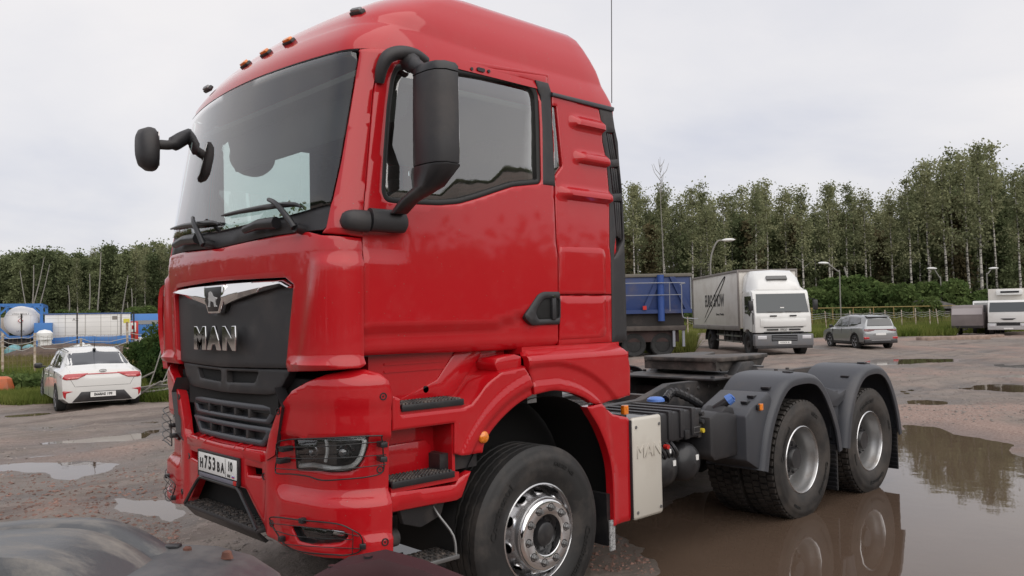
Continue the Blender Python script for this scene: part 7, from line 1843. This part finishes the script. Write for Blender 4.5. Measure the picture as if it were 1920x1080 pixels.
def bush_kind(seed, lm, n=4200, ls=.11):
    rng = np.random.default_rng(seed); b = MB(); cs_ = []
    for k in range(12):
        a = rng.random()*6.28; r = rng.random()*1.3; h = .6+rng.random()*1.7; cs_.append((r*math.cos(a), r*math.sin(a), h)); b.tube([(r*.2*math.cos(a), r*.2*math.sin(a), 0), (r*.7*math.cos(a), r*.7*math.sin(a), h*.6), (r*math.cos(a), r*math.sin(a), h)], [.03, .02, .01], 4)
    A = np.array(cs_); idx = rng.integers(0, len(A), n); d = rng.normal(size=(n, 3)); d /= np.linalg.norm(d, axis=1)[:, None]; pts = A[idx]+d*(.45+.25*rng.random((n, 1)))*np.array([1, 1, .8]); pts[:, 2] = np.abs(pts[:, 2])
    V, F = leaves(pts, ls, rng); tm = bpy.data.meshes.new('stems'); tm.from_pydata(b.V, [], b.F); tm.materials.append(BARKD); return tm, fastmesh('foliage', V, F, lm)
bush = [bush_kind(80+i, LF_S) for i in range(3)]
def place_bush(k, label, x, y, s, rz, grp, sz=1.0):
    t_ = thing('bush', label, 'bush', (x, y, 0), rz, grp); t_.scale = (s, s, s*sz)
    for nm, me in (('stem', k[0]), ('foliage', k[1])): o = bpy.data.objects.new(nm, me); C.objects.link(o); o.parent = t_
rs = random.Random(11)
def topz(px):      # outline of the forest: pixel row of the tree tops
    R_ = [(1120, 330), (1165, 325), (1210, 330), (1240, 325), (1265, 350), (1310, 335), (1350, 350), (1400, 322), (1450, 318), (1470, 340), (1500, 330), (1530, 355), (1560, 335), (1590, 328), (1615, 345), (1650, 345), (1680, 350), (1710, 330), (1725, 278), (1760, 270), (1800, 262), (1850, 255), (1885, 268), (1905, 330), (1940, 280), (2100, 300)]
    L_ = [(-200, 480), (0, 488), (50, 475), (90, 472), (130, 482), (185, 462), (230, 470), (280, 462), (320, 458), (420, 440)]
    Q = L_ if px < 700 else R_
    return float(np.interp(px, [a for a, _ in Q], [b_ for _, b_ in Q]))
def hor(px): return 561.4+(2582-px)*.0195
# right-hand forest edge: front row of birches one can tell apart
for i, px in enumerate([1192, 1247, 1300, 1322, 1362, 1418, 1441, 1505, 1557, 1560, 1590, 1628, 1634, 1675, 1708, 1742, 1746, 1776, 1788, 1820, 1842, 1870, 1912]):
    d = 86+rs.random()*9; ht = (hor(px)-topz(px))/CF*d+1.8; s = ht/16*(1.0-.10*rs.random()); x, y = cs(px, d)
    lab = ('birch rising beside the black corner vents of the red cab', 'birch behind the middle of the blue skip', 'birch between the blue skip and the box lorry', 'birch behind the rear end of the white cargo box', 'birch just right of the curved street lamp', 'birch standing behind the front edge of the white cargo box', 'birch right behind the roof deflector of the box lorry', 'birch just right of the box lorry', 'left one of two birches beside the lamp over the crossover', 'right one of two birches beside the lamp over the crossover', 'birch above the front wing of the silver crossover', 'left stem of the birch pair above the crossover roof', 'right stem of the birch pair above the crossover roof', 'birch above the tail of the silver crossover', 'birch midway between the crossover and the dark sheds', 'left stem of the birch pair by the lamp over the sheds', 'right stem of the birch pair by the lamp over the sheds', 'birch just right of the lamp over the sheds', 'birch behind the left edge of the grey trailer', 'birch behind the right half of the grey trailer', 'birch left of the lamp over the refrigerator lorry', 'birch behind the cab of the refrigerator lorry', 'last birch at the right edge of the picture')[i]
    place((birch if i % 3 else birch2)[i % 4], 'birch_tree', lab, 'birch', x, y, s, rs.random()*6.28, 'front birches at the right hand forest edge')
for row, (d0, step, k_) in enumerate(((92, 17, .96), (100, 15, .94), (110, 17, .93))):
    px = 1110+row*7
    while px < 2080:
        d = d0+rs.random()*7; ht = (hor(px)-topz(px))/CF*d+1.8; x, y = cs(px+rs.uniform(-5, 5), d); u = rs.random()
        if row == 0 and u < .45: kd = darkt[rs.randrange(5)]; s = ht/11*(.55+.14*rs.random()); nm = ('leafy_tree', 'dense dark leafy tree filling the right hand forest', 'tree', 'dark leafy trees in the right hand forest')
        elif row == 0 and u < .65: kd = brown[rs.randrange(2)]; s = ht/10*(.60+.15*rs.random()); nm = ('brownish_tree', 'brownish young tree filling the right hand forest', 'tree', 'brownish young trees in the right hand forest')
        elif row == 1 and u < .5: kd = darkt[rs.randrange(5)]; s = ht/11*(.60+.15*rs.random()); nm = ('leafy_tree', 'dense dark leafy tree filling the right hand forest', 'tree', 'dark leafy trees in the right hand forest')
        elif row == 2 and u < .55: kd = darkt[rs.randrange(5)]; s = ht/11*(.62+.14*rs.random()); nm = ('leafy_tree', 'dense dark leafy tree filling the right hand forest', 'tree', 'dark leafy trees in the right hand forest')
        else: kd = (birch+birch2)[rs.randrange(10)]; s = ht/16*k_*(.84+.16*rs.random()); nm = ('birch_tree', 'slender birch standing deeper in the right hand forest', 'birch', 'slender birches deeper in the right hand forest')
        place(kd, nm[0], nm[1], nm[2], x, y, s, rs.random()*6.28, nm[3]); px += step*(.8+.4*rs.random())
# left-hand forest, farther
for row, (d0, step) in enumerate(((112, 17), (120, 13), (130, 13))):
    px = -60+row*5
    while px < 420:
        d = d0+rs.random()*6; ht = (hor(px)-topz(px))/CF*d+1.8; x, y = cs(px+rs.uniform(-4, 4), d); u = rs.random()
        if (row == 0 and u < .5) or (row > 0 and u < .72): kd = darkt[rs.randrange(5)]; s = ht/11*(.84+.18*rs.random()); nm = ('leafy_tree', 'dense dark leafy tree in the left hand forest', 'tree', 'dark leafy trees in the left hand forest')
        else: kd = (birch+birch2)[rs.randrange(10)]; s = ht/16*(.86+.16*rs.random()); nm = ('birch_tree', 'pale stemmed birch in the left hand forest', 'birch', 'birches in the left hand forest')
        place(kd, nm[0], nm[1], nm[2], x, y, s, rs.random()*6.28, nm[3]); px += step*(.8+.4*rs.random())
# bare white trunks on the left
def bare(px, d, zt, lean_, label, forks=()):
    b = MB(); x, y = cs(px, d); P = [(0, 0, -.2), (lean_*.3, 0, zt*.35), (lean_*.6+.1, 0, zt*.7), (lean_, 0, zt)]
    b.tube(bez(P, 4), [.12*(1-.6*i/12) for i in range(13)], 6)
    for (z0_, dx, z1_) in forks: b.tube(bez([(lean_*z0_/zt, 0, z0_), (lean_*z0_/zt+dx*.55, .1, (z0_+z1_)/2-.2), (lean_*z0_/zt+dx, .2, z1_)], 3), [.10, .09, .08, .07, .06, .05, .04], 5)
    o = b.o('bare_birch', DEADW, None, 60); o.location = (x, y, 0); o.rotation_euler = (0, 0, math.atan2(RH[1], RH[0])); setp(o, label, 'birch', 'bare pale trunks before the left hand forest')
bare(166, 106, 8.4, .1, 'straight bare white trunk left of the tallest one'); bare(180, 104, 11.0, .6, 'tallest straight white trunk above the white unit')
bare(58, 104, 9.5, .3, 'many forked bare white tree behind the framed tank', ((1.2, -1.6, 8.8), (1.0, 2.2, 9.6), (1.6, 1.3, 6.0), (4, 1.4, 10.5)))
bare(130, 107, 7.0, -.2, 'short thin pale trunk over the left end of the white unit'); bare(222, 105, 8.0, 1.2, 'pale trunk leaning right above the white unit'); bare(238, 103, 4.5, .0, 'stubby white trunk standing left of the small blue lorry'); bare(246, 102, 6.2, .0, 'taller broken white trunk next to the stubby one')
# dead topped birch on the right and the leaning one
b = MB(); rng = np.random.default_rng(5); x, y = cs(1244, 88); ht = (hor(1244)-292)/CF*88+1.8
b.tube(bez([(0, 0, 0), (.1, 0, ht*.4), (-.1, 0, ht*.75), (0, 0, ht)], 5), [.08*(1-.85*i/15) for i in range(16)], 6)
for k in range(12):
    z = ht*(.76+.2*k/12); a = rng.random()*6.28; L_ = .6+.9*rng.random(); b.tube([(0, 0, z), (L_*.5*math.cos(a), L_*.5*math.sin(a), z+L_*.6), (L_*.7*math.cos(a), L_*.7*math.sin(a), z+L_*1.2)], [.035, .025, .012], 4)
o = b.o('dead_birch', DEADW, None, 60); o.location = (x, y, 0); setp(o, 'leafless topped birch sticking above the forest behind the skip', 'birch')
b = MB(); x, y = cs(1612, 84); b.tube(bez([(0, 0, 1.0), (-.9, 0, 3.6), (-1.5, 0, 6.2)], 5), [.13*(1-.4*i/10) for i in range(11)], 6); o = b.o('leaning_birch', DEADW, None, 60); o.location = (x, y, 0); o.rotation_euler = (0, 0, math.atan2(RH[1], RH[0])); setp(o, 'bare birch trunk leaning left above the silver crossover', 'birch')
# bushes
n_ = 0
for px in range(1140, 2000, 13):
    d = 76+rs.random()*7; h_ = {True: 3.2, False: 2.4}[1520 < px < 1800]*(.75+.5*rs.random()); x, y = cs(px, d)
    place_bush(bush[rs.randrange(3)], 'bright green leafy bush along the foot of the right hand forest', x, y, h_/2.3, rs.random()*6.28, 'bushes at the foot of the right hand forest', 1.1)
for px in range(-30, 420, 22):
    x, y = cs(px, 96+rs.random()*6); place_bush(bush[rs.randrange(3)], 'low leafy bush before the left hand forest', x, y, 1.1+.5*rs.random(), rs.random()*6.28, 'bushes before the left hand forest')
bushd = [bush_kind(95+i, leafmat('shrub_leaves%d' % i, (.03, .06, .02), (.09, .13, .04)), 6500, .075) for i in range(2)]
for px, d, s, lb in ((296, 22.5, .50, 'leafy shrub growing against the fence left of the red cab'), (318, 20.5, .46, 'lower leafy shrub tucked behind the red deflector'), (275, 24.0, .42, 'small shrub right of the sedan by the fence'), (335, 24.5, .55, 'tall shrub hidden behind the edge of the red cab'), (350, 21, .6, 'round shrub beyond the far corner of the red bumper')):
    x, y = cs(px, d); place_bush(bushd[rs.randrange(2)], lb, x, y, s, rs.random()*6.28, None, 1.15)
# pale cut branches on the ground
b = MB(); rng = np.random.default_rng(9); x0, y0 = cs(290, 18.6)
for k in range(9):
    a = rng.normal()*.25; L_ = 1.2+1.2*rng.random(); q = (rng.normal()*.5, rng.normal()*.25, .05+.35*rng.random()); b.tube(bez([(q[0]-L_/2, q[1], q[2]), (q[0], q[1]+.1, q[2]+.08*rng.random()), (q[0]+L_/2, q[1]+a*.5, q[2]+.15+.25*rng.random())], 4), .022, 5)
for k in range(4): b.tube(bez([(-.2+.25*k, 0, .2), (-.05+.3*k, .1, .7), (.1+.3*k, .1, 1.05+.2*rng.random())], 4), .015, 5)
o = b.o('cut_branches', DEADW, None, 60); o.location = (x0, y0, .05); o.rotation_euler = (0, 0, math.atan2(RH[1], RH[0])); setp(o, 'heap of bare pale cut branches beside the white sedan', 'branches')
# grass
def grass(pts, h, w_, mt, name='grass', seed=1):
    rng = np.random.default_rng(seed); n = len(pts); a = rng.random(n)*6.283; hh = h*(.5+rng.random(n)); dx = np.stack([np.cos(a), np.sin(a), np.zeros(n)], 1)*w_/2; bend = rng.normal(size=(n, 3))*.35*hh[:, None]; bend[:, 2] = hh
    z = ground_h(pts[:, 0], pts[:, 1])[0]; p = np.column_stack([pts, z-.01]); V = np.stack([p-dx, p+dx, p+bend], 1).reshape(-1, 3); F = np.arange(n*3).reshape(-1, 3)
    o = bpy.data.objects.new(name, fastmesh(name, V, F, mt)); C.objects.link(o); o['kind'] = 'stuff'; return o
def region(pxa, pxb, da, db, n, seed, clump=1.0):
    rng = np.random.default_rng(seed); d = da+(db-da)*rng.random(n); px = pxa+(pxb-pxa)*rng.random(n); P = CPOS[:2]+FH*d[:, None]+RH*((px-960)*d/CF)[:, None]
    if clump: k = fbm(P[:, 0]*.9, P[:, 1]*.9, 3, seed)+.25*rng.random(n) > .45*clump; P = P[k]
    return P
def near_grass(P, f): return P
# near strip before the left fence
g1 = region(-60, 108, 18.4, 24.6, 26000, 1, .9); grass(g1, .16, .02, LF_G, seed=1)
g2 = region(-60, 330, 23.0, 26.5, 26000, 2, .8); grass(g2, .42, .03, LF_G, seed=2)
g5 = region(262, 345, 18.2, 23, 9000, 12, .9); grass(g5, .25, .025, LF_G, seed=12)
g3 = region(-60, 420, 27, 52, 60000, 3, 1.0); grass(g3, .30, .045, LF_Y, seed=3)
g4 = region(-60, 420, 50, 96, 30000, 4, .9); grass(g4, .30, .08, LF_Y, seed=4)
# verge on the right
g6 = region(1150, 1300, 37, 58, 26000, 5, .85); grass(g6, .6, .05, LF_G, seed=5)
g7 = region(1440, 1790, 52, 74, 52000, 6, .8); grass(g7, .50, .06, LF_G, seed=6)
g8 = region(1100, 2060, 72, 90, 40000, 7, .8); grass(g8, 1.0, .10, LF_G, seed=7)
g9 = region(1780, 2060, 57, 74, 16000, 8, .8); grass(g9, .4, .08, LF_G, seed=8)
# weeds: broad leaves by the left fence
rng = np.random.default_rng(21); P = region(-60, 115, 21.6, 24.8, 5000, 22, 1.0); z = rng.random(len(P))*.45; V, F = leaves(np.column_stack([P, z]), .10, rng); o = bpy.data.objects.new('weeds', fastmesh('weeds', V, F, LF_S)); C.objects.link(o); o['kind'] = 'stuff'
# forest on the other sides of the yard, seen only in reflections
rng = np.random.default_rng(33); pts = []
for k in range(600):
    a = CYAW+math.radians(39+rng.random()*282); d = 72+rng.random()*22; x, y = CPOS[0]+d*math.cos(a), CPOS[1]+d*math.sin(a); H = 7.5+3*rng.random(); n = 150
    q = rng.normal(size=(n, 3))*np.array([1.6, 1.6, H*.24])+np.array([x, y, H*.55]); pts.append(q[q[:, 2] > 0])
V, F = leaves(np.concatenate(pts), .55, rng); o = bpy.data.objects.new('far_woods', fastmesh('far_woods', V, F, LF_D)); C.objects.link(o); o['kind'] = 'stuff'

pts = []
for k in range(110):
    d = 92+rng.random()*25; px = 400+720*rng.random(); x, y = cs(px, d); H = 11+5*rng.random(); n = 700
    q = rng.normal(size=(n, 3))*np.array([1.5, 1.5, H*.24])+np.array([x, y, H*.52]); pts.append(q[(q[:, 2] > 0) & (q[:, 2] < H*1.02)])
V, F = leaves(np.concatenate(pts), .26, rng); o = bpy.data.objects.new('woods', fastmesh('woods', V, F, LF_D)); C.objects.link(o); o['kind'] = 'stuff'
